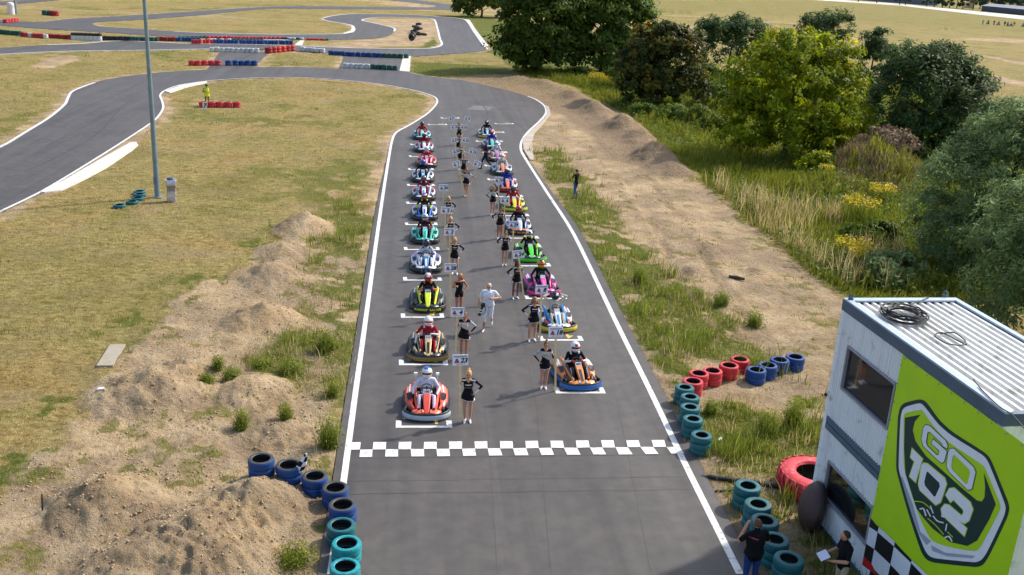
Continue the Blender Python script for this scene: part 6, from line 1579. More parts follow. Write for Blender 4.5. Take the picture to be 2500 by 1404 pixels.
girl(1118, 384, 'V', 0, 'black', 'loose', 'brown', 'brown haired cheer dancer holding placards 14 and 16', R(-4), 1.6, 0)
girl(1120, 354, 'V', 0, 'black', 'bun', 'brown', 'rearmost cheer dancer spreading placards 11 and 9', 0, 1.62, 1)
girl(1327, 948, 'A', 1, 'silver', 'bun', 'brown', 'cheer dancer with brown bun in a silver dress beside the orange and black kart', R(-6), 1.62, 1)
girl(1300, 831, 'C', 1, 'black', 'loose', 'lightbrown', 'cheer dancer with loose light brown hair holding placard 8', R(6), 1.66, 1)
girl(1259, 728, 'C', 1, 'black', 'loose', 'dark', 'dark haired cheer dancer in a black dress holding placard 24', R(12), 1.6, 2)
girl(1231, 648, 'A', 1, 'black', 'pony', 'brown', 'cheer dancer with tied brown hair holding placard 29', R(2), 1.62, 1)
girl(1219, 583, 'A', 1, 'black', 'bun', 'dark', 'cheer dancer with dark bun holding placard 6', R(-3), 1.6, 0)
girl(1202, 525, 'A', 1, 'silver', 'loose', 'blond', 'blond cheer dancer in a silver dress holding placard 10', R(4), 1.62, 1)
PL = [((1123, 1031), (1124, 879), '23', 'placard twenty three beside the orange red kart'), ((1111, 884), (1117, 762), '4', 'placard four beside the black and gold kart'), ((1098.6, 774), (1100, 653.6), '28', 'placard twenty eight held by the dancer in black shorts'), ((1097, 672), (1097.4, 566), '2', 'placard two beside the white suited driver in kart 102'), ((1084, 612), (1088.4, 514), '5', 'placard five beside the turquoise kart'), ((1081.4, 552), (1083, 458.5), '30', 'placard thirty beside the white and strong blue kart'),
      ((1138, 480.5), (1114.5, 400.5), '1', 'placard one leaning out from the silver dressed dancer in the middle'), ((1140, 480.5), (1165.4, 400.5), '7', 'placard seven leaning out from the silver dressed dancer in the middle'), ((1130, 444), (1113.4, 369), '32', 'placard thirty two behind placard one'), ((1132, 444), (1154, 370.5), '13', 'placard thirteen behind placard seven near the man in navy'), ((1119, 415), (1110, 342), '27', 'placard twenty seven in the middle row of dancers'), ((1123, 415), (1136.4, 342), '12', 'placard twelve in the middle row of dancers'),
      ((1116, 385), (1108.5, 310), '14', 'placard fourteen in front of the rearmost dancer'), ((1120, 385), (1132.5, 310), '16', 'placard sixteen in front of the rearmost dancer'), ((1119, 355), (1103, 288.5), '11', 'placard eleven leaning out from the rearmost dancer'), ((1122, 355), (1141.5, 290), '9', 'placard nine leaning out from the rearmost dancer'),
      ((1356, 955), (1357, 811), '18', 'placard eighteen beside the orange and black kart'), ((1317.4, 833.6), (1322.7, 707), '8', 'placard eight beside the driver with hands behind his helmet'), ((1279.4, 731), (1266, 621), '24', 'placard twenty four beside the hot pink kart'), ((1250.3, 648), (1253.9, 548.6), '29', 'placard twenty nine beside the lime green kart'), ((1228.5, 582), (1233, 489), '6', 'placard six beside the pale blue kart'), ((1217, 524), (1217.8, 440), '10', 'placard ten beside the bright yellow kart')]
for b, t, n, lb in PL: placard(b, t, n, lb, RNG.uniform(-.08, .08))

# ---- other people
M_REG = dict(torso=1, upper_arm=1, forearm=0, neck=0, head=0, hand=0, thigh=2, shin=2, foot=3, eye=4, mouth=5)
def man_pose():
    return dict(pelvis=(0, 0, .95), chest=(0, 0, 1.28), neck=(0, .015, 1.46), head=(0, -.02, 1.62), face=(0, -1, -.1), sh_l=(-.20, .01, 1.42), sh_r=(.20, .01, 1.42), hp_l=(-.10, 0, .91), hp_r=(.10, 0, .91),
                kn_l=(-.11, -.02, .5), kn_r=(.11, -.02, .5), an_l=(-.12, .02, .09), an_r=(.12, .02, .09), toe_l=(-.2, -1, -.1), toe_r=(.2, -1, -.1), el_l=(-.27, .04, 1.13), el_r=(.27, .04, 1.13), wr_l=(-.27, -.06, .9), wr_r=(.27, -.06, .9), palm_l=(1, 0, 0), palm_r=(-1, 0, 0))
def short_hair():
    mb = MB(); c = np.array((0, -.02, 1.62)); n, k = 16, 8; vs = []; fs = []
    for i in range(k+1):
        ph = PI*i/k*.58
        for j in range(n):
            a = 2*PI*j/n; d = np.array([math.sin(ph)*math.cos(a), math.sin(ph)*math.sin(a), math.cos(ph)]); p = c+np.array([0, .012, .014])+d*np.array([.087, .106, .113])
            if d[1] < -.35 and d[2] < .5: p = c+np.array([0, 0, .014])+d*np.array([.07, .08, .1])
            vs.append(p)
    for i in range(k):
        for j in range(n): fs.append((i*n+j, (i+1)*n+j, (i+1)*n+(j+1) % n, i*n+(j+1) % n))
    mb.add(vs, fs); return mb.mesh('hair', 60)
SHORT = short_hair()
def man(loc, J, mats, label, rz, h=1.78, hair='brown', g=1.0, paint=None, female=False, hmesh=None, regions=None):
    me = body_mesh('person', J, g, female, regions=regions or M_REG, paint=paint, voxel=.011)
    o = obj('person', me, None, mats+[M_EYE, M_MOUTH]); s = h/1.745; o.scale = (s, s, s); o.location = loc; o.rotation_euler = (0, 0, rz); tag(o, label, 'person')
    if hair:
        fd = np.array(J['face'], float); a = math.atan2(fd[1], fd[0])+PI/2; hd = Vector(J['head']); c = Vector((0, -.02, 1.62))
        hm = obj('hair', hmesh or SHORT, o, hair_mat(hair)); hm.rotation_euler = (0, 0, a); hm.location = hd-Matrix.Rotation(a, 3, 'Z') @ c
    return o
C_ = cloth
# photographer in white walking on the grid with a long lens at his side
J = man_pose(); J.update(face=(-.15, -1, -.25), kn_l=(-.11, -.17, .52), an_l=(-.13, -.10, .09), toe_l=(-.2, -1, -.25), kn_r=(.10, -.04, .53), an_r=(.11, .36, .24), toe_r=(.1, -.6, -.9), el_l=(-.33, .02, 1.14), wr_l=(-.33, -.12, .93), el_r=(.38, .03, 1.20), wr_r=(.13, -.22, 1.24), chest=(0, -.05, 1.28), neck=(0, -.06, 1.46), head=(-.01, -.10, 1.62), sh_l=(-.20, -.04, 1.42), sh_r=(.20, -.04, 1.42))
def p_photog(ce, M_, idx, J):
    z = ce[:, 2]
    idx[M_['upper_arm'] & (np.abs(ce[:, 0]) > .34)] = 0
    sh = (M_['shin']); idx[sh & (z < .36)] = 0
    idx[M_['foot'] & (z > .11)] = 1
pw = at(1188, 812, Z0)
man((pw[0]+.05, pw[1]+.25, Z0), J, [SKIN[1], C_('e6e8f6'), C_('e2e4ee'), mat('white_trainer', hexlin('dedee6'), .5)], 'grey haired photographer in white polo and shorts walking on the grid', R(-8), 1.84, 'grey', 1.12, p_photog)
cam_o = empty('camera', tuple(at_y(1178, 748, pw[1]-.05)), 0, 'black camera with long white ringed lens hanging at the photographer', 'camera')
mb = MB(); mb.box((0, 0, .04), (.13, .09, .12)); mb.box((0, 0, .12), (.06, .07, .04)); mb.build('camera_body', M_BLACK, cam_o, rot=(0, R(25), 0))
def lens(pts, rad, m, nm):
    mb = MB(); mb.tube(pts, rad, 12); return mb.build(nm, m, cam_o, 40)
d = np.array([-.10, -.05, -.30]); d = d/np.linalg.norm(d)
lens([d*.02, d*.12], [.04, .045], M_BLACK, 'lens_barrel'); lens([d*.121, d*.16], [.046, .047], paint('e2e0da'), 'lens_ring'); lens([d*.161, d*.21], .045, M_BLACK, 'lens_barrel'); lens([d*.211, d*.25], .05, paint('e2e0da'), 'lens_ring'); lens([d*.251, d*.36], [.052, .06], M_BLACK, 'lens_hood')
mb = MB(); mb.tube(catmull([(.05, 0, .06), (.12, -.02, -.1), (.08, -.04, -.25), (-.02, -.05, -.30)], 4), .012, 6); mb.build('strap', M_BLACK, cam_o, 40)
# man in dark blue clothes walking off the grid, looking at something in his hands
J = man_pose(); J.update(face=(0, -1, -.35), el_l=(-.25, -.02, 1.14), wr_l=(-.14, -.30, 1.20), el_r=(.25, -.02, 1.14), wr_r=(.10, -.30, 1.17), palm_l=(.5, 0, 1), palm_r=(-.5, 0, 1), kn_l=(-.10, -.20, .5), an_l=(-.11, -.24, .09), kn_r=(.10, .10, .52), an_r=(.11, .42, .17), toe_r=(.1, -.8, -.6))
pw = at(1183, 413, Z0); man((pw[0]+.05, pw[1], Z0), J, [SKIN[0], C_('1d2138'), C_('1b2030'), mat('black_shoe', hexlin('1a1a1c'), .4)], 'man in dark navy shirt and trousers striding across the grid', R(-80), 1.80, 'brown', 1.05)
# woman taking a picture on the sand
J = man_pose(); J.update(el_l=(-.30, -.12, 1.22), wr_l=(-.10, -.26, 1.50), el_r=(.30, -.12, 1.24), wr_r=(.10, -.26, 1.50), palm_l=(1, 0, 0), palm_r=(-1, 0, 0), kn_l=(-.10, -.10, .5), an_l=(-.12, .02, .09))
pw = at(1404, 484); pz = ground_z(pw[0], pw[1]); wo_ = man((pw[0], pw[1], pz), J, [SKIN[1], C_('1c141c'), C_('2c5a86'), mat('grey_shoe', hexlin('5a5a62'), .5)], 'person in black top and blue jeans raising a camera on the sand', R(-140), 1.72, 'dark', .86, None, True)
mb = MB(); mb.box((0, 0, 0), (.14, .05, .09)); mb.tube([(0, -.03, 0), (0, -.10, 0)], .035, 10); ph = mb.build('camera', M_BLACK, None); rzz = R(-140); pv = Matrix.Rotation(rzz, 3, 'Z') @ Vector((0, -.33, 1.53)); ph.location = Vector((pw[0], pw[1], pz))+pv; ph.rotation_euler = (0, 0, rzz); tag(ph, 'small dark camera held up by the person on the sand', 'camera')
# marshal
J = man_pose(); J.update(el_l=(-.30, .0, 1.16), wr_l=(-.05, -.24, 1.20), el_r=(.30, 0, 1.16), wr_r=(.06, -.24, 1.14), palm_l=(0, -1, 0), palm_r=(0, -1, 0), face=(-.5, -1, -.1))
pw = at(503, 261); mo_ = man((pw[0], pw[1]+.55, 0), J, [SKIN[0], C_('7e8a72'), C_('6a6a58'), C_('3a342c')], 'marshal in yellow vest and dark cap behind red tyres', R(10), 1.80, 'dark', 1.06)
mb = MB(); secs = []
for z, rx, ry in ((.80, .225, .175), (.95, .215, .17), (1.15, .212, .16), (1.35, .225, .155), (1.47, .18, .125)): secs.append([(rx*math.cos(a), ry*math.sin(a), z) for a in np.linspace(0, 2*PI, 18, endpoint=False)])
mb.loft(secs, caps=False); obj('vest', mb.mesh('vest', 60), mo_, mat('neon_vest', hexlin('d4ec20'), .6, var=.06))
mb = MB(); mb.lathe([(.118, -.03), (.116, .03), (.09, .085), (.03, .11), (0, .112)], 16, closed=False); mb.box((0, -.15, -.02), (.15, .1, .012)); hc = obj('cap', mb.mesh('cap', 50), mo_, C_('3c4436')); hc.location = (0, -.02, 1.67); hc.rotation_euler = (0, 0, R(-26))
# far left marshal at the picture edge
J = man_pose(); pw = at(0, 37); mq = man((pw[0]-.2, pw[1], 0), J, [SKIN[0], C_('e0d850'), C_('c03424'), C_('40302a')], 'marshal in yellow top and red trousers on the far grass', R(0), 2.1, 'red', 1.3)
# man in black at the lower right, seen from behind
J = man_pose(); J.update(el_l=(-.34, -.06, 1.16), wr_l=(-.36, -.32, 1.13), el_r=(.33, -.10, 1.22), wr_r=(.13, -.20, 1.52), palm_l=(0, 0, 1), palm_r=(-1, 0, 0), face=(-.1, -1, -.15))
def p_tee(ce, M_, idx, J):
    x = np.abs(ce[:, 0]); idx[M_['upper_arm'] & (np.linalg.norm(ce-np.where((ce[:, 0] > 0)[:, None], J['el_r'], J['el_l']), axis=1) < .06)] = 0
    b = M_['torso'] & (ce[:, 1] > .02) & (ce[:, 2] > 1.28); s = ce[:, 2]-.28*ce[:, 0]
    idx[b & (np.abs(s-1.335) < .012) & (ce[:, 0] > .03)] = 6
ph_ = at(1853, 1268, 1.80)
big = man((ph_[0], ph_[1], 0), J, [SKIN[1], C_('15151a'), C_('25407c'), C_('2a2a2e')], 'burly man in black shirt and blue jeans seen from behind at the track edge', R(180+12), 1.80, 'brown', 1.22, p_tee)
set_mats(big, [SKIN[1], C_('15151a'), C_('25407c'), C_('2a2a2e'), M_EYE, M_MOUTH, paint('b03a48')])
# young man reading papers beside the container
J = man_pose(); J.update(face=(-.05, -1, -.55), head=(0, -.07, 1.61), neck=(0, -.01, 1.46), el_l=(-.26, -.06, 1.14), wr_l=(-.13, -.34, 1.12), el_r=(.26, -.06, 1.14), wr_r=(.15, -.34, 1.10), palm_l=(.6, 0, .8), palm_r=(-.6, 0, .8))
ph_ = at(2074, 1295, 1.78); ym = man((ph_[0], ph_[1], 0), J, [SKIN[1], C_('131318'), C_('b0a48c'), C_('2a2a2e')], 'young man in black tee shirt reading papers by the container', R(-92), 1.78, 'dark', 1.0, p_tee)
set_mats(ym, [SKIN[1], C_('131318'), C_('b0a48c'), C_('2a2a2e'), M_EYE, M_MOUTH, C_('131318')])
mb = MB(); mb.box((0, 0, 0), (.30, .22, .006)); mb.box((.01, .004, .008), (.29, .21, .004)); rp = Matrix.Rotation(R(-92), 3, 'Z')
pa = mb.build('paper_sheets', mat('white_paper', hexlin('dcdcf0'), .6, var=.03)); pa.location = Vector((ph_[0], ph_[1], 0))+rp @ Vector((.0, -.47, 1.16)); pa.rotation_euler = Euler((R(28), 0, R(-92))); tag(pa, 'white paper sheets held by the young man by the container', 'papers')
# little group far out on the airfield
J = man_pose(); J.update(kn_l=(-.14, -.34, .55), kn_r=(.14, -.34, .55), an_l=(-.14, -.2, .09), an_r=(.14, -.2, .09), pelvis=(0, 0, .62), chest=(0, -.06, .93), neck=(0, -.08, 1.1), head=(0, -.11, 1.25), sh_l=(-.2, -.07, 1.06), sh_r=(.2, -.07, 1.06), hp_l=(-.1, 0, .58), hp_r=(.1, 0, .58), el_l=(-.28, -.2, .85), el_r=(.28, -.2, .85), wr_l=(-.22, -.45, .8), wr_r=(.22, -.45, .8))
SIT = body_mesh('person', J, 1.1, regions=dict(M_REG, forearm=1), voxel=.03)
STD = body_mesh('person', man_pose(), 1.1, regions=dict(M_REG, forearm=1), voxel=.03)
MC = MB()
MC.lathe([(.2, -.05), (.3, -.05), (.31, 0), (.3, .05), (.2, .05)], 12, c=(0, -.65, .31), mat3=np.array(Matrix.Rotation(R(90), 3, 'Y'))); MC.lathe([(.2, -.06), (.3, -.06), (.31, 0), (.3, .06), (.2, .06)], 12, c=(0, .65, .31), mat3=np.array(Matrix.Rotation(R(90), 3, 'Y')))
MCB = MB(); MCB.box((0, 0, .45), (.25, .5, .3)); MCB.ell((0, -.15, .74), (.15, .28, .14)); MCB.box((0, .35, .72), (.22, .55, .1)); MCB.tube([(0, -.65, .31), (0, -.45, .95)], .04, 6); MCB.tube([(-.35, -.38, .98), (0, -.46, .96), (.35, -.38, .98)], .025, 6); MCB.tube([(0, .65, .31), (0, .1, .4)], .05, 6)
MWH, MBD = MC.mesh('wheels', 40), MCB.mesh('frame', 40)
FARP = [(2399, 60, 'std', '7fa8b4', '3a2a34', 'pale turquoise top'), (2411, 60, 'bike', '3a3030', '2a2024', 'dark brown top'), (2426, 61, 'bike', '3c2c34', '6a6a74', 'dark plum top'), (2437, 62, 'bike', '8a80b4', '5a5474', 'lilac top'), (2452, 64, 'std', '2c3048', '20242c', 'dark navy top'), (2459, 64, 'bike', '9aa4c0', '4a506a', 'pale blue top'), (2467, 65, 'bike', 'b4b0cc', '3c405a', 'light grey top'), (2475, 65, 'std', 'b05a50', '6a6a74', 'red top'), (2497, 66, 'bike', '7a78b0', '3a3c5a', 'violet top'), (1575, 9, 'bike', '4a3a4c', '2a2430', 'dark violet top alone on the far field')]
for px, py, kd, c1, c2, w in FARP:
    p = at(px, py); o = obj('person', STD if kd == 'std' else SIT, None, [SKIN[0], C_(c1), C_(c2), C_('20202a'), M_EYE, M_MOUTH]); o.location = (p[0], p[1], .25 if kd == 'bike' else 0); rz = RNG.uniform(-.5, .5); o.rotation_euler = (0, 0, rz); o.scale = (1.1, 1.1, 1.05)
    tag(o, f"tiny {'standing' if kd == 'std' else 'seated'} person with {w}"+('' if 'alone' in w else ' by the runway'), 'person', 'people by the runway')
    if kd == 'bike':
        r = empty('motorcycle', (p[0], p[1], 0), rz, f'motorcycle under the tiny rider with {w}', 'motorcycle', 'motorcycles by the runway')
        obj('frame', MBD, r, paint(c2)); obj('wheels', MWH, r, M_BLACK)
# ================================================================== vegetation
def leaf_material(name, stops, trans=0.35, rough=.55):
    m, nt, b = new_mat(name); N, L = nt.nodes, nt.links
    a = N.new('ShaderNodeAttribute'); a.attribute_name = 'tone'
    r = N.new('ShaderNodeValToRGB'); e = r.color_ramp.elements
    e[0].position, e[0].color = stops[0][0], (*stops[0][1], 1); e[1].position, e[1].color = stops[-1][0], (*stops[-1][1], 1)
    for p, c in stops[1:-1]: q = e.new(p); q.color = (*c, 1)
    L.new(a.outputs['Fac'], r.inputs[0]); L.new(r.outputs[0], b.inputs['Base Color']); b.inputs['Roughness'].default_value = rough; b.inputs['Specular IOR Level'].default_value = .25
    t = N.new('ShaderNodeBsdfTranslucent'); mx = N.new('ShaderNodeMixShader'); mx.inputs[0].default_value = trans
    L.new(r.outputs[0], t.inputs[0]); L.new(b.outputs[0], mx.inputs[1]); L.new(t.outputs[0], mx.inputs[2])
    L.new(mx.outputs[0], N.get('Material Output').inputs[0])
    return m
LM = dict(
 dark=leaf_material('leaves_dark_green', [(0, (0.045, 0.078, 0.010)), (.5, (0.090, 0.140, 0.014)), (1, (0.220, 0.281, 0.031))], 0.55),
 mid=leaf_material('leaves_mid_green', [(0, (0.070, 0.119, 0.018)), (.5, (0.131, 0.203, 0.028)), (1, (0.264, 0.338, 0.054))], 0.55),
 maple=leaf_material('leaves_maple', [(0, (0.031, 0.047, 0.010)), (.4, (0.065, 0.085, 0.014)), (.7, (0.158, 0.145, 0.018)), (.9, (0.547, 0.304, 0.019))], 0.45),
 pine=leaf_material('needles_pine', [(0, (0.038, 0.071, 0.020)), (.5, (0.071, 0.126, 0.032)), (1, (0.189, 0.270, 0.071))], 0.45),
 yellow=leaf_material('leaves_yellow_green', [(0, (.075, .12, .004)), (.35, (.20, .27, .007)), (.68, (.38, .42, .010)), (1, (.70, .52, .012))], 0.6),
 willow=leaf_material('leaves_silver_green', [(0, (0.081, 0.125, 0.041)), (.5, (0.190, 0.273, 0.097)), (1, (0.544, 0.697, 0.303))], 0.55),
 weed=leaf_material('leaves_weed', [(0, (0.069, 0.098, 0.011)), (.5, (0.167, 0.218, 0.023)), (1, (0.345, 0.368, 0.057))], 0.5),
 dry=leaf_material('blades_dry', [(0, (0.210, 0.158, 0.047)), (.5, (0.420, 0.326, 0.126)), (1, (0.651, 0.525, 0.263))], 0.5),
 grass=leaf_material('blades_green', [(0, (0.083, 0.103, 0.009)), (.5, (0.202, 0.229, 0.020)), (1, (0.430, 0.399, 0.065))], 0.55),
 brush=leaf_material('twigs_brown', [(0, (.13, .08, .045)), (.5, (.26, .175, .105)), (1, (.44, .32, .21))], .35),
 gold=leaf_material('goldenrod_flowers', [(0, (.36, .27, .008)), (.5, (.66, .50, .010)), (1, (.80, .64, .03))], .5),
 far=leaf_material('leaves_far_green', [(0, (0.039, 0.072, 0.039)), (.5, (0.065, 0.111, 0.055)), (1, (0.117, 0.156, 0.065))], 0.3))
M_BARK = mat('grey_brown_bark', hexlin('4a3f34'), .9, var=.25, scale=6, bump=.4, bscale=14)
def unit(v): return v/np.maximum(np.linalg.norm(v, axis=-1, keepdims=True), 1e-9)
def leaf_cloud(name, pos, nrmv, size, tone, m, parent=None, aspect=.62, rng=RNG):
    """many small leaf faces; pos (n,3), nrmv (n,3) preferred facing"""
    n = len(pos); q = unit(nrmv+rng.normal(0, .45, (n, 3)))
    a = unit(np.cross(q, rng.normal(0, 1, (n, 3)))); b = np.cross(q, a)
    sz = (size*rng.uniform(.6, 1.3, n))[:, None]
    A = a*sz; B = b*sz*aspect
    V = np.stack([pos-A, pos-B*.9+A*.05, pos+A, pos+B], 1).reshape(-1, 3)
    F = np.arange(n*4).reshape(-1, 4)
    return np_mesh(name, V, F, m, parent, {'tone': np.repeat(np.clip(tone, 0, 1), 4)})
def crown_points(lobes, n, rng, clump=.75, csz=.55, droop=0.0, up=.35):
    """leaf positions on clumps that stud the surface of a few big lobes"""
    P, Nn, T = [], [], []
    w = np.array([l[3]*l[4]+l[3]*l[5]+l[4]*l[5] for l in lobes]); w = w/w.sum()
    for l, ww in zip(lobes, w):
        c = np.array(l[:3]); r = np.array(l[3:6]); k = int(n*ww); nc = max(8, int(k/60))
        d = unit(rng.normal(0, 1, (nc, 3))); d[:, 2] = np.where(d[:, 2] < -.55, -d[:, 2], d[:, 2])
        shell = (rng.uniform(0, 1, nc)**.5*.52+.50)[:, None]
        cc = c+d*r*shell
        cs = csz*rng.uniform(.55, 1.35, nc)
        ids = rng.integers(0, nc, k)
        o = unit(rng.normal(0, 1, (k, 3)))*(rng.uniform(0, 1, k)**.45)[:, None]
        o[:, 2] *= .72
        p = cc[ids]+o*cs[ids][:, None]
        p[:, 2] -= droop*np.abs(o[:, 0])*cs[ids]
        ctone = rng.uniform(0, 1, nc)
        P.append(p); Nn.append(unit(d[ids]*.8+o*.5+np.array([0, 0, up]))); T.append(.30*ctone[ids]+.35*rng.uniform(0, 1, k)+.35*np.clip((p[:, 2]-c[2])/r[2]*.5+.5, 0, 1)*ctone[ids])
    return np.concatenate(P), np.concatenate(Nn), np.concatenate(T)
def trunk_mesh(h, r, rng, limbs=6, spread=2.0):
    mb = MB(); P = [(0, 0, -.2)]; x = y = 0
    for z in np.linspace(.4, h, 5): x += rng.uniform(-.12, .12); y += rng.uniform(-.12, .12); P.append((x, y, z))
    mb.tube(P, list(np.linspace(r*1.25, r*.4, len(P))), 9)
    for i in range(limbs):
        a = rng.uniform(0, 2*PI); z0 = h*rng.uniform(.3, .85); L_ = spread*rng.uniform(.6, 1.1); b0 = np.array((x*z0/h, y*z0/h, z0))
        mb.tube([b0, b0+np.array((math.cos(a)*L_*.45, math.sin(a)*L_*.45, L_*.35)), b0+np.array((math.cos(a)*L_, math.sin(a)*L_, L_*.65))], [r*.45, r*.28, r*.1], 6)
    return mb.mesh('trunk', 60)
def tree(name, px, py, lobes, n, leaf, m, label, cat='tree', th=4, tr=.16, csz=.6, group='trees along the right side', seed=1, aspect=.62, spread=2, droop=0, up=.35, toneadd=0.0, loc=None):
    rng = np.random.default_rng(seed); p = at(px, py) if loc is None else np.array(loc)
    root = empty(name, (p[0], p[1], 0), 0, label, cat, group)
    obj('trunk', trunk_mesh(th, tr, rng, spread=spread), root, M_BARK)
    P, N_, T = crown_points(lobes, n, rng, csz=csz, droop=droop, up=up)
    P[:, 2] = np.maximum(P[:, 2], .12)
    leaf_cloud('crown', P, N_, leaf, T+toneadd, m, root, aspect, rng)
    return root
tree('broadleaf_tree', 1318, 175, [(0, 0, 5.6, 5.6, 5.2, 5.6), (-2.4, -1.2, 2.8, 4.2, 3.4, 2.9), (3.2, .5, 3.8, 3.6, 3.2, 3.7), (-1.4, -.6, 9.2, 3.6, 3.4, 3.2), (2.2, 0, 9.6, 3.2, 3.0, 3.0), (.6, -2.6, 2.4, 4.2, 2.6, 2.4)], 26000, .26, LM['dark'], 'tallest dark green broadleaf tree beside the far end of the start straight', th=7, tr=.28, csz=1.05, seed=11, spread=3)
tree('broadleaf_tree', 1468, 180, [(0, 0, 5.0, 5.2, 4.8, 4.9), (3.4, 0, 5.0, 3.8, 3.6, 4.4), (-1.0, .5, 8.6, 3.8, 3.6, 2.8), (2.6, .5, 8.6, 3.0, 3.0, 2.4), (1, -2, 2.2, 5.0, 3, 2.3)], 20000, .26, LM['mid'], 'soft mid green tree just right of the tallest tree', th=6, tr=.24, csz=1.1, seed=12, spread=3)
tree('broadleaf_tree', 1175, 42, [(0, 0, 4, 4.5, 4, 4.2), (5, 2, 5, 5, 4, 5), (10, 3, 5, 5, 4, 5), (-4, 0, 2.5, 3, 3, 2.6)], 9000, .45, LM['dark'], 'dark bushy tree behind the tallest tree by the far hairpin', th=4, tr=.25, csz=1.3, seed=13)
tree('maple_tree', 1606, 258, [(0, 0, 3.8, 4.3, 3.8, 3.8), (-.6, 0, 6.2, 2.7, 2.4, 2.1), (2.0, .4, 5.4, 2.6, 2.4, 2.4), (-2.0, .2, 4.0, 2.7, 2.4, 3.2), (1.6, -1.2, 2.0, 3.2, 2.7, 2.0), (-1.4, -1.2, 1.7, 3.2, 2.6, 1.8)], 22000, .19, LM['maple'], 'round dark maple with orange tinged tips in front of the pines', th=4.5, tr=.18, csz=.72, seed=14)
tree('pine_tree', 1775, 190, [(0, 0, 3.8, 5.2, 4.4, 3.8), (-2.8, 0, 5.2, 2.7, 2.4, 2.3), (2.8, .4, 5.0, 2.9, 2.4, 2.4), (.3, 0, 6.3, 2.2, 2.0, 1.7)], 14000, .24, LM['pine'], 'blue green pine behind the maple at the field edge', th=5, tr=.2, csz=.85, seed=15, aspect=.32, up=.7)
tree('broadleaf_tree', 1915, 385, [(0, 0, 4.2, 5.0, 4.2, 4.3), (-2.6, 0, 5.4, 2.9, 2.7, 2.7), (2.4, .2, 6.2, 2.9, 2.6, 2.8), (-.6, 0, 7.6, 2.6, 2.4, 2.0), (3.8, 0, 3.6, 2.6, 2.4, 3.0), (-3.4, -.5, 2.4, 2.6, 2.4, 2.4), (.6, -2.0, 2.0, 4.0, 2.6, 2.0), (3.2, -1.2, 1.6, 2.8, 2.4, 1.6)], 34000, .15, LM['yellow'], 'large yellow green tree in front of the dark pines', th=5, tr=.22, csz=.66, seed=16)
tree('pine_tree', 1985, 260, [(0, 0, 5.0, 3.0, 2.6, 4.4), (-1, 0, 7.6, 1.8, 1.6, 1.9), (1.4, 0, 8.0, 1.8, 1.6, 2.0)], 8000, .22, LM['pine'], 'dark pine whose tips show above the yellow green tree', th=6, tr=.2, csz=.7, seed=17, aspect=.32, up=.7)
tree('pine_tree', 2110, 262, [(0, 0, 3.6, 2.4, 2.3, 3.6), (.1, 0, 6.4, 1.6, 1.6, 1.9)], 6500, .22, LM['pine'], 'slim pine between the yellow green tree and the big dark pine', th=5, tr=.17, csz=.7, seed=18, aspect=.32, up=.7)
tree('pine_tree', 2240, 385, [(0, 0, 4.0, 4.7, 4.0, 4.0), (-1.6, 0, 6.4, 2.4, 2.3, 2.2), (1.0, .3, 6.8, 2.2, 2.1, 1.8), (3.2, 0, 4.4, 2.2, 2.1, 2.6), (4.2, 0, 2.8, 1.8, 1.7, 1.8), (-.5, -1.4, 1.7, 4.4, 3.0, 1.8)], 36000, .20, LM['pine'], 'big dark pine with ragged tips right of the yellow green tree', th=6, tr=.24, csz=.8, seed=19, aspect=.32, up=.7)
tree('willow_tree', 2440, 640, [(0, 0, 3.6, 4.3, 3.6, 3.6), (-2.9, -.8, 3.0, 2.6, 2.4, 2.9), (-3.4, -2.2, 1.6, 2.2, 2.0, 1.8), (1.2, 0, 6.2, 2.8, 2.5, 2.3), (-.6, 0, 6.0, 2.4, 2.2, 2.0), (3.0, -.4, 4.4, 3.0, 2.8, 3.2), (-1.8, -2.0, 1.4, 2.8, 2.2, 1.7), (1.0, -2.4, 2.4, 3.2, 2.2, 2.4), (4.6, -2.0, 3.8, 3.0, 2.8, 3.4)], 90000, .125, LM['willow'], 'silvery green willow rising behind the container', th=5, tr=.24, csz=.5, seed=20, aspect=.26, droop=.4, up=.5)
tree('willow_tree', 2570, 900, [(0, 0, 3.0, 2.6, 3.4, 3.2), (-.6, 1.6, 2.4, 2.0, 2.4, 2.4), (.6, 2.6, 4.2, 2.6, 2.6, 2.6)], 32000, .125, LM['willow'], 'silvery green willow close behind the right end of the container', th=4, tr=.2, csz=.5, seed=21, aspect=.26, droop=.4, up=.5)
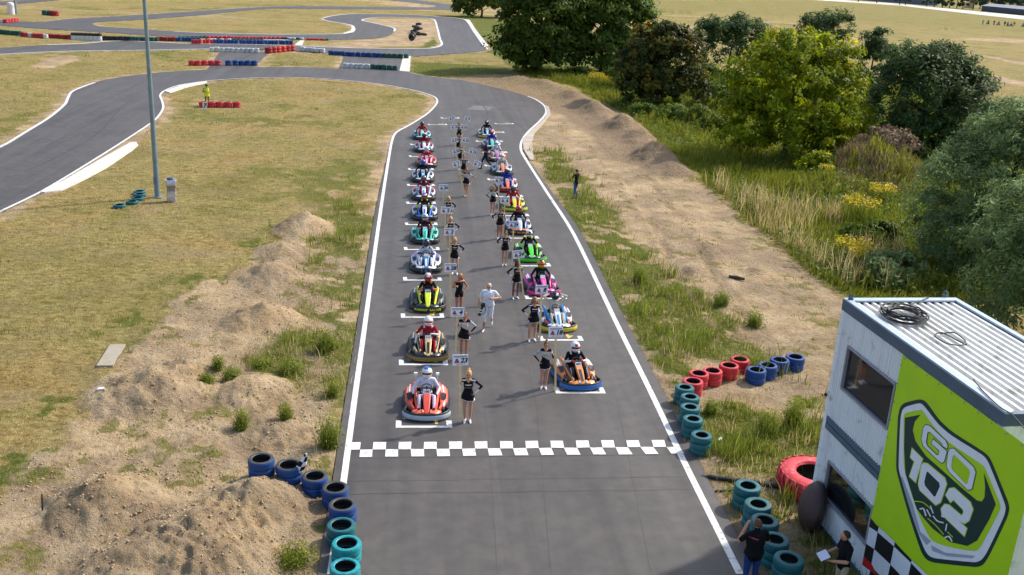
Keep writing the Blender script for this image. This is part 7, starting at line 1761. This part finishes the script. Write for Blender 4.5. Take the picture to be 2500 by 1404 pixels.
# shrubs
for i, (px, py, r, h, mm, lb, sd) in enumerate(((1500, 190, 2.6, 3.0, 'mid', 'leafy green shrub between the mid green tree and the maple', 31), (1565, 285, 1.1, 1.2, 'mid', 'low bright green shrub at the foot of the maple', 32), (1640, 300, 1.6, 1.5, 'mid', 'spreading green shrub right of the maple foot', 33), (1695, 305, 1.4, 1.8, 'weed', 'pale green shrub between maple and yellow green tree', 34), (1745, 330, 1.7, 1.7, 'weed', 'yellowish shrub at the left foot of the yellow green tree', 35),
        (1820, 370, 1.5, 1.3, 'yellow', 'small yellow green shrub under the yellow green tree', 36), (1985, 425, 1.5, 1.4, 'yellow', 'yellow green shrub right of the yellow green tree foot', 37), (2120, 600, 1.5, 1.2, 'dark', 'dark low shrub in the tall grass beside the willow', 38), (2180, 690, 1.6, 1.3, 'willow', 'silvery shrub at the left foot of the willow', 39), (1405, 190, 2.0, 1.2, 'dark', 'dark low shrub under the tallest tree', 40), (1285, 178, 1.6, 1.6, 'dark', 'dark shrub at the left foot of the tallest tree', 41), (1548, 222, 3.0, 4.0, 'mid', 'tall green shrub filling the gap left of the maple', 42), (1690, 235, 3.0, 3.6, 'dark', 'tall dark shrub filling the gap right of the maple', 43), (1742, 262, 2.6, 3.0, 'mid', 'green shrub below the blue green pine', 44), (2075, 330, 2.6, 3.4, 'pine', 'dark shrub between the yellow green tree and the big pine', 45), (2150, 420, 2.2, 2.0, 'brush', 'rust brown shrub on the bank below the big pine', 46))):
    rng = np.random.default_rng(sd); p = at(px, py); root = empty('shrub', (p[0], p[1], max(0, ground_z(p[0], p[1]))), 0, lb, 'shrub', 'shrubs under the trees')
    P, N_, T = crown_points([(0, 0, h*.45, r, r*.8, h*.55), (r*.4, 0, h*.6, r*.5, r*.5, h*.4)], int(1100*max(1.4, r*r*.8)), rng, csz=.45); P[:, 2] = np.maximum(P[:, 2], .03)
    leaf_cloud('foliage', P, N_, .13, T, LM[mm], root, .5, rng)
    mb = MB()
    for k in range(4): a = rng.uniform(0, 6); mb.tube([(0, 0, -.1), (math.cos(a)*r*.4, math.sin(a)*r*.4, h*.6)], [.03, .012], 5)
    mb.build('stem', M_BARK, root)

# ---- blades: tufts of grass and stalks
def blades(name, XY, Zg, hgt, wid, tone, m, lean=.35, per=5, spread=.06, kind='stuff', label=None, parent=None, rng=RNG):
    n = len(XY)
    if n == 0: return None
    base = np.repeat(np.concatenate([XY, Zg[:, None]], 1), per, 0); k = n*per
    base[:, :2] += rng.normal(0, 1, (k, 2))*np.repeat(np.broadcast_to(spread, n), per)[:, None]
    H = np.repeat(hgt, per)*rng.uniform(.55, 1.15, k); a = rng.uniform(0, 2*PI, k)
    w = np.repeat(np.broadcast_to(wid, n), per)*rng.uniform(.7, 1.3, k)
    dx = np.stack([np.cos(a), np.sin(a), 0*a], 1); b = rng.uniform(0, 2*PI, k); le = rng.uniform(0, lean, k)*H
    tip = base+np.stack([np.cos(b)*le, np.sin(b)*le, H], 1); mid = base+np.stack([np.cos(b)*le*.35, np.sin(b)*le*.35, H*.55], 1)
    V = np.stack([base-dx*w[:, None]*.5, base+dx*w[:, None]*.5, mid+dx*w[:, None]*.4, tip+dx*w[:, None]*.08, tip-dx*w[:, None]*.08, mid-dx*w[:, None]*.4], 1).reshape(-1, 3)
    i = np.arange(k)*6; F = np.concatenate([np.stack([i, i+1, i+2, i+5], 1), np.stack([i+5, i+2, i+3, i+4], 1)])
    o = np_mesh(name, V, F, m, parent, {'tone': np.repeat(np.clip(np.repeat(tone, per)+rng.normal(0, .13, k), 0, 1), 6)})
    if parent is None: tag(o, label, kind=kind)
    return o
def scatter(x0, x1, y0, y1, n, rng=RNG):
    """denser near the viewer: sampled evenly over distance bands"""
    y = y0*np.exp(rng.uniform(0, 1, n)*math.log(y1/y0)); hw = .70*y
    x = np.where(True, rng.uniform(0, 1, n), 0); lo = np.maximum(x0, -.60*y-2); hi = np.minimum(x1, .85*y)
    return lo+(hi-lo)*x, y
# dry turf on the open infield
x, y = scatter(-80, 120, 13.5, 135, 90000)
sa, gr, so, zg, ina, da, veg = zones(x, y)
fil = ~ina & (da > .12)
n2_ = fbm(x*.9, y*.9, 4, 9); n1_ = fbm(x*.22, y*.22, 4, 3)
keep = fil & (sa < .7) & (RNG.uniform(0, 1, len(x)) > np.clip(sa*1.15, 0, 1)) & (veg < .5) & (RNG.uniform(0, 1, len(x)) < .25+.75*sstep(.42, .6, n2_))
xi, yi, zi = x[keep], y[keep], zg[keep]; gi = gr[keep]
isg = RNG.uniform(0, 1, len(xi)) < gi*1.0
hs = (.05+.055*RNG.uniform(0, 1, len(xi))**2)*(1+yi/140)
wd_ = .012*(1+yi/38)
for sel, mm, lb, nm in ((~isg, 'dry', 'short dry straw coloured grass on the infield', 'dry_grass'), (isg, 'grass', 'short green grass patches on the infield', 'green_grass')):
    blades(nm, np.stack([xi[sel], yi[sel]], 1), zi[sel]-.01, hs[sel]*(1.25 if mm == 'grass' else 1), wd_[sel], RNG.uniform(.15, .85, sel.sum()), LM[mm], .8, 4, .09*(1+yi[sel]/60), label=lb)
# weeds on the sand both sides of the straight
x, y = scatter(-14, 40, 15, 75, 80000)
sa, gr, so, zg, ina, da, veg = zones(x, y)
wmask = ~ina & (da > .25) & (veg < .4) & (gr > .28) & ((x > 1.0) | (x < -1))
inw = inside(WEED_R, x, y) | inside(WEED_R2, x, y) | inside(WEED_L, x, y) | ((da < 2.2) & (x > 0) & (y < 62))
dW = np.minimum(np.minimum(dist_poly(WEED_R, x, y), dist_poly(WEED_R2, x, y)), dist_poly(WEED_L, x, y))
cl = fbm(x*.8, y*.8, 3, 77)
keep = wmask & (inw | (dW < .8)) & (cl > .34) & (RNG.uniform(0, 1, len(x)) < .8)
xi, yi, zi, ci = x[keep], y[keep], zg[keep], cl[keep]
blades('weeds', np.stack([xi, yi], 1), zi-.01, .06+.85*sstep(.48, .76, ci)*RNG.uniform(.25, 1, len(xi))**1.3, .016*(1+yi/60), .25+.6*RNG.uniform(0, 1, len(xi)), LM['weed'], .5, 4, .10, label='green weeds growing in the sand beside the track')
ks = RNG.uniform(0, 1, len(xi)) < .35
blades('dry_stalks', np.stack([xi[ks], yi[ks]], 1)+RNG.normal(0, .25, (ks.sum(), 2)), zi[ks]-.01, .08+.45*RNG.uniform(0, 1, ks.sum())**2, .014*(1+yi[ks]/60), RNG.uniform(.2, 1, ks.sum()), LM['dry'], .6, 4, .12, label='dry stalks between the weeds beside the track')
# individual weed bushes
WB_ = [(795, 858, .55, .75, 'round green weed bush by the track edge left of the gold kart'), (803, 1092, .50, .95, 'tall yellowish weed bush by the track edge beside the orange red kart'), (590, 1045, .34, .62, 'upright weed bush alone in the rough sand'), (697, 1030, .30, .5, 'pale yellow green weed on the sand heap near the track'), (705, 915, .55, .5, 'spreading green weed bush on the sand beside the gold kart'), (533, 915, .26, .5, 'thin upright weed between two sand heaps'), (565, 935, .42, .34, 'low bushy weed below the thin upright weed'), (504, 950, .30, .32, 'small dark green weed clump at the heap foot'), (722, 1372, .62, .42, 'dense green weed clump with yellow flowers beside the turquoise tyres'), (640, 900, .45, .25, 'flat green weed patch left of the spreading weed bush'), (812, 970, .3, .5, 'small weed at the track edge above the yellowish bush'),
        (1760, 745, .6, .6, 'green weed bush on the sand track edge right of the pink kart'), (1842, 795, .5, .6, 'last weed bush of the right hand weed strip'), (1562, 690, .5, .7, 'tall weed clump in the middle of the right hand weed strip'), (1870, 1060, .6, .8, 'tall yellowish weed bush in front of the container corner'), (1735, 1010, .4, .5, 'pale weed tuft inside the turquoise tyre row'), (1935, 1040, .5, .9, 'tall goldenrod weed beside the container wall')]
for i, (px, py, r, h, lb) in enumerate(WB_):
    rng = np.random.default_rng(100+i); p = at(px, py); z = ground_z(p[0], p[1]); root = empty('weed_bush', (p[0], p[1], z), 0, lb, 'weed', 'weed bushes growing in the sand')
    n = int(60+110*r); a = rng.uniform(0, 2*PI, n); q = r*.45*np.sqrt(rng.uniform(0, 1, n)); XY = np.stack([q*np.cos(a), q*np.sin(a)], 1)
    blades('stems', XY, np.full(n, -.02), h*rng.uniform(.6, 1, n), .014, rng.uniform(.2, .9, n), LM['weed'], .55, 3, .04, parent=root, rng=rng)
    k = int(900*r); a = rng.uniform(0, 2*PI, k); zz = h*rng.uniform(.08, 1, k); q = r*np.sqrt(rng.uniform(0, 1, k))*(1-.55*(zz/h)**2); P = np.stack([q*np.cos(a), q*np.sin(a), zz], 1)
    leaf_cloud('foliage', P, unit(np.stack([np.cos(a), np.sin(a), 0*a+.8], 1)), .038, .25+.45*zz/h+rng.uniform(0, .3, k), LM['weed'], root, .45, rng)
    if 'yellow' in lb or 'goldenrod' in lb:
        k = int(60*r); a = rng.uniform(0, 2*PI, k); q = r*.8*np.sqrt(rng.uniform(0, 1, k)); P = np.stack([q*np.cos(a), q*np.sin(a), h*rng.uniform(.6, 1.02, k)], 1); leaf_cloud('flowers', P, np.tile([0, 0, 1.], (k, 1)), .022, rng.uniform(0, 1, k), LM['gold'], root, .9, rng)['kind'] = 'stuff'
# rank grass and undergrowth between sand and trees
vp = np.array(VEG); x = RNG.uniform(vp[:, 0].min(), vp[:, 0].max(), 60000); y = 28*np.exp(RNG.uniform(0, 1, 60000)*math.log(125/28.))
sa, gr, so, zg, ina, da, veg = zones(x, y)
keep = (veg > .45) & ~ina
# keep clear of the cabin
rel = np.stack([x-P1[0], y-P1[1]], 1); s_ = rel@ub[:2]; o_ = rel@(-nb[:2])
keep &= ~((s_ > -.3) & (s_ < BL+.3) & (o_ > -.3) & (o_ < BW+.3))
x, y, zg = x[keep], y[keep], zg[keep]; nn_ = fbm(x*.35, y*.35, 3, 41)
edge = dist_poly(VEG, x, y)
DRYB = W([(1690, 440), (1800, 470), (1960, 500), (2140, 560), (2200, 640), (2180, 720), (2060, 700), (1960, 630), (1850, 560), (1760, 490)])
dry = inside(DRYB, x, y) & (nn_ > .42) & (RNG.uniform(0, 1, len(x)) < .38)
hh_ = .30+.85*nn_*RNG.uniform(.5, 1, len(x))
blades('rank_grass', np.stack([x[~dry], y[~dry]], 1), zg[~dry]-.02, hh_[~dry]*np.where(edge[~dry] < 1, .6, 1.0), .03*(1+y[~dry]/90), .15+.6*nn_[~dry], LM['grass'], .7, 5, .16, label='rank green grass and undergrowth between sand and trees')
blades('tall_dry_grass', np.stack([x[dry], y[dry]], 1), zg[dry]-.02, 1.0+.5*RNG.uniform(0, 1, dry.sum()), .022*(1+y[dry]/70), RNG.uniform(.4, 1, dry.sum()), LM['dry'], .55, 5, .14, label='tall dry straw coloured grass at the edge of the sand track')
P_, N_, T_ = [], [], []
und = RNG.uniform(0, 1, len(x)) < .45*sstep(.38, .6, fbm(x*.22, y*.22, 3, 141))
k = und.sum(); XY = np.repeat(np.stack([x[und], y[und]], 1), 6, 0)+RNG.normal(0, .3, (k*6, 2)); ZZ = np.repeat(zg[und], 6)+RNG.uniform(.1, .85, k*6)
o = leaf_cloud('undergrowth', np.concatenate([XY, ZZ[:, None]], 1), np.tile([0, 0, 1.], (k*6, 1)), .10, RNG.uniform(0, 1, k*6), LM['mid']); tag(o, 'leafy green undergrowth at the foot of the trees', kind='stuff')
def goldenrod(px, py, r, h, lb, sd):
    rng = np.random.default_rng(sd); p = at(px, py); z = ground_z(p[0], p[1]); root = empty('goldenrod', (p[0], p[1], z), 0, lb, 'plant', 'yellow flowering goldenrod clumps')
    n = int(90*r); a = rng.uniform(0, 2*PI, n); q = r*np.sqrt(rng.uniform(0, 1, n)); XY = np.stack([q*np.cos(a), q*np.sin(a)], 1)
    blades('stems', XY, np.full(n, -.02), h*rng.uniform(.75, 1, n), .03, rng.uniform(.2, .8, n), LM['weed'], .25, 3, .08, parent=root, rng=rng)
    k = int(420*r); a = rng.uniform(0, 2*PI, k); q = r*np.sqrt(rng.uniform(0, 1, k)); P = np.stack([q*np.cos(a), q*np.sin(a), h*rng.uniform(.72, 1.08, k)], 1)
    leaf_cloud('flowers', P, np.tile([0, 0, 1.], (k, 1)), .075, rng.uniform(0, 1, k), LM['gold'], root, .6, rng)['kind'] = 'stuff'
for a in ((1455, 212, 1.0, 1.5, 'yellow goldenrod clump left of the maple', 51), (1482, 216, .8, 1.2, 'smaller yellow goldenrod next to the first clump', 52), (2095, 540, 1.1, 1.3, 'bright yellow goldenrod clump left of the willow', 53), (2150, 500, .8, 1.2, 'yellow goldenrod beside the brown brush', 54), (2075, 640, .9, 1.1, 'yellow goldenrod in the tall dry grass', 55), (2090, 660, .5, 1.0, 'small goldenrod at the lower edge of the dry grass', 56), (2010, 455, .5, .9, 'small goldenrod under the brown brush', 57)): goldenrod(*a)
# brown brush on the bank
rng = np.random.default_rng(61); x = []; 
BR = W([(2020, 440), (2060, 370), (2140, 360), (2230, 420), (2240, 480), (2140, 500), (2060, 490)])
bp_ = np.array(BR); x = rng.uniform(bp_[:, 0].min(), bp_[:, 0].max(), 5200); y = rng.uniform(bp_[:, 1].min(), bp_[:, 1].max(), 5200); k = inside(BR, x, y) & (dist_poly(BR, x, y)+1.6*fbm(x*.6, y*.6, 3, 8) > 1.0) & (fbm(x*1.1, y*1.1, 3, 15) > .34); x, y = x[k], y[k]; zg = zones(x, y)[3]
blades('brown_brush', np.stack([x, y], 1), zg-.02, (.25+.75*np.clip((fbm(x*.5, y*.5, 3, 5)-.35)*2.6, 0, 1))*rng.uniform(.6, 1.1, len(x)), .035, rng.uniform(.1, .9, len(x)), LM['brush'], .8, 6, .18, label='brown dry brush on the bank below the pines', rng=rng)
# clods and pebbles on the dug sand
x, y = scatter(-16, 14, 14, 60, 50000); sa, gr, so, zg, ina, da, veg = zones(x, y)
k = ~ina & (da > .3) & ((inside(SAND_L, x, y)) | (so > .4)) & (fbm(x*.7, y*.7, 3, 88) > .40); x, y, zg = x[k], y[k], zg[k]; n = len(x)
r = .010+.042*RNG.uniform(0, 1, n)**3.5; ov = np.array([(1, 0, 0), (-1, 0, 0), (0, 1, 0), (0, -1, 0), (0, 0, 1), (0, 0, -1)], float); of = np.array([(0, 2, 4), (2, 1, 4), (1, 3, 4), (3, 0, 4), (2, 0, 5), (1, 2, 5), (3, 1, 5), (0, 3, 5)])
jit = RNG.uniform(.6, 1.3, (n, 6, 1)); a = RNG.uniform(0, 6, n); ca_, sa_ = np.cos(a), np.sin(a); O = ov[None]*jit*r[:, None, None]; O2 = O.copy(); O2[..., 0] = O[..., 0]*ca_[:, None]-O[..., 1]*sa_[:, None]; O2[..., 1] = O[..., 0]*sa_[:, None]+O[..., 1]*ca_[:, None]; O2[..., 2] *= .7
V = (np.stack([x, y, zg+r*.25], 1)[:, None, :]+O2).reshape(-1, 3); Fc = (of[None]+np.arange(n)[:, None, None]*6).reshape(-1, 3)
tag(np_mesh('sand_clods', V, Fc, mat('sandy_clod', (.42, .31, .18), .95, var=.3, scale=3)), 'loose clods and pebbles on the dug sand', kind='stuff')
# far trees behind the runway, one by one, and the wood behind them
rng = np.random.default_rng(71); RS = []
def far_tree(px, py, h, w, lb, sd):
    p = at(px, py); return tree('far_tree', 0, 0, [(0, 0, h*.5, w, w, h*.5), (w*.3, 0, h*.7, w*.6, w*.6, h*.3)], 420, .75, LM['far'], lb, th=h*.5, tr=.3, csz=1.4, seed=sd, group='trees in front of the far wood', loc=p)
fx = [2095, 2140, 2196, 2210, 2262, 2280, 2300, 2318, 2335, 2350, 2375, 2392, 2410, 2425, 2440, 2460, 2478, 2496]
fd_ = ['first', 'second', 'third', 'fourth', 'fifth', 'sixth', 'seventh', 'eighth', 'ninth', 'tenth', 'eleventh', 'twelfth', 'thirteenth', 'fourteenth', 'fifteenth', 'sixteenth', 'seventeenth', 'eighteenth']
for i, px in enumerate(fx):
    yb = 3+(px-2095)*(30-3)/400.0-(3 if px > 2390 else 0)
    far_tree(px, yb+1.5, [6, 7, 8, 9, 9, 11, 8, 10, 11, 9, 12, 9, 10, 12, 10, 12, 9, 11][i]*.9, [2.4, 2.6, 3, 3.4, 3.2, 4, 3, 3.5, 4, 3.2, 4, 3.4, 3.6, 4.2, 3.4, 4, 3.2, 3.8][i], f'{fd_[i]} tree from the left in front of the far wood', 200+i)
P_, N_, T_ = [], [], []
wa, wb_ = at(1900, -32), at(2500, 16); ww = wb_-wa; wn_ = unit(np.array([[-ww[1], ww[0], 0]]))[0]
for i in range(210):
    t = rng.uniform(-.1, 1.35); c = wa+ww*t+wn_*rng.uniform(10, 150); r = rng.uniform(4, 6.5); h = rng.uniform(12, 17); k = 130
    d = unit(rng.normal(0, 1, (k, 3))); P_.append(np.array([c[0], c[1], h*.5])+d*np.array([r, r, h*.52])*rng.uniform(.75, 1.05, (k, 1))); N_.append(d); T_.append(rng.uniform(0, .8, k)*.6+.4*rng.uniform(0, 1))
o = leaf_cloud('far_wood', np.concatenate(P_), np.concatenate(N_), 1.5, np.concatenate(T_), LM['far'], None, .7, rng); tag(o, 'dense far wood beyond the runway', kind='stuff')

# small litter
def small(px, py, mb, m, name, label, cat, rz=0):
    p = at(px, py); tag(mb.build(name, m, None, 40, loc=(p[0], p[1], max(0, ground_z(p[0], p[1]))), rot=(0, 0, rz)), label, cat)
mb = MB(); mb.tube([(-.12, 0, .05), (.06, 0, .05), (.10, 0, .05), (.15, 0, .05)], [.045, .045, .018, .016], 10); small(1757, 1078, mb, paint('d6d8dc'), 'bottle', 'empty pale bottle lying in the grass beside the turquoise stacks', 'bottle', .8)
mb = MB(); mb.tube([(-.35, 0, .07), (0, .02, .08), (.35, -.02, .07)], [.07, .08, .06], 9); small(1798, 684, mb, M_BARK, 'log', 'short dark log lying on the digger track', 'log', -.5)
mb = MB(); mb.tube([(0, 0, -.1), (.03, 0, .45)], [.025, .018], 6); small(104, 1250, mb, M_BARK, 'stake', 'thin dark stake standing in the sand at the left', 'stake')
mb = MB(); mb.box((0, 0, .03), (.18, .12, .05)); small(249, 970, mb, mat('white_stone', (.7, .7, .68), .8), 'white_block', 'small white block lying on the sand heap', 'block', .3)
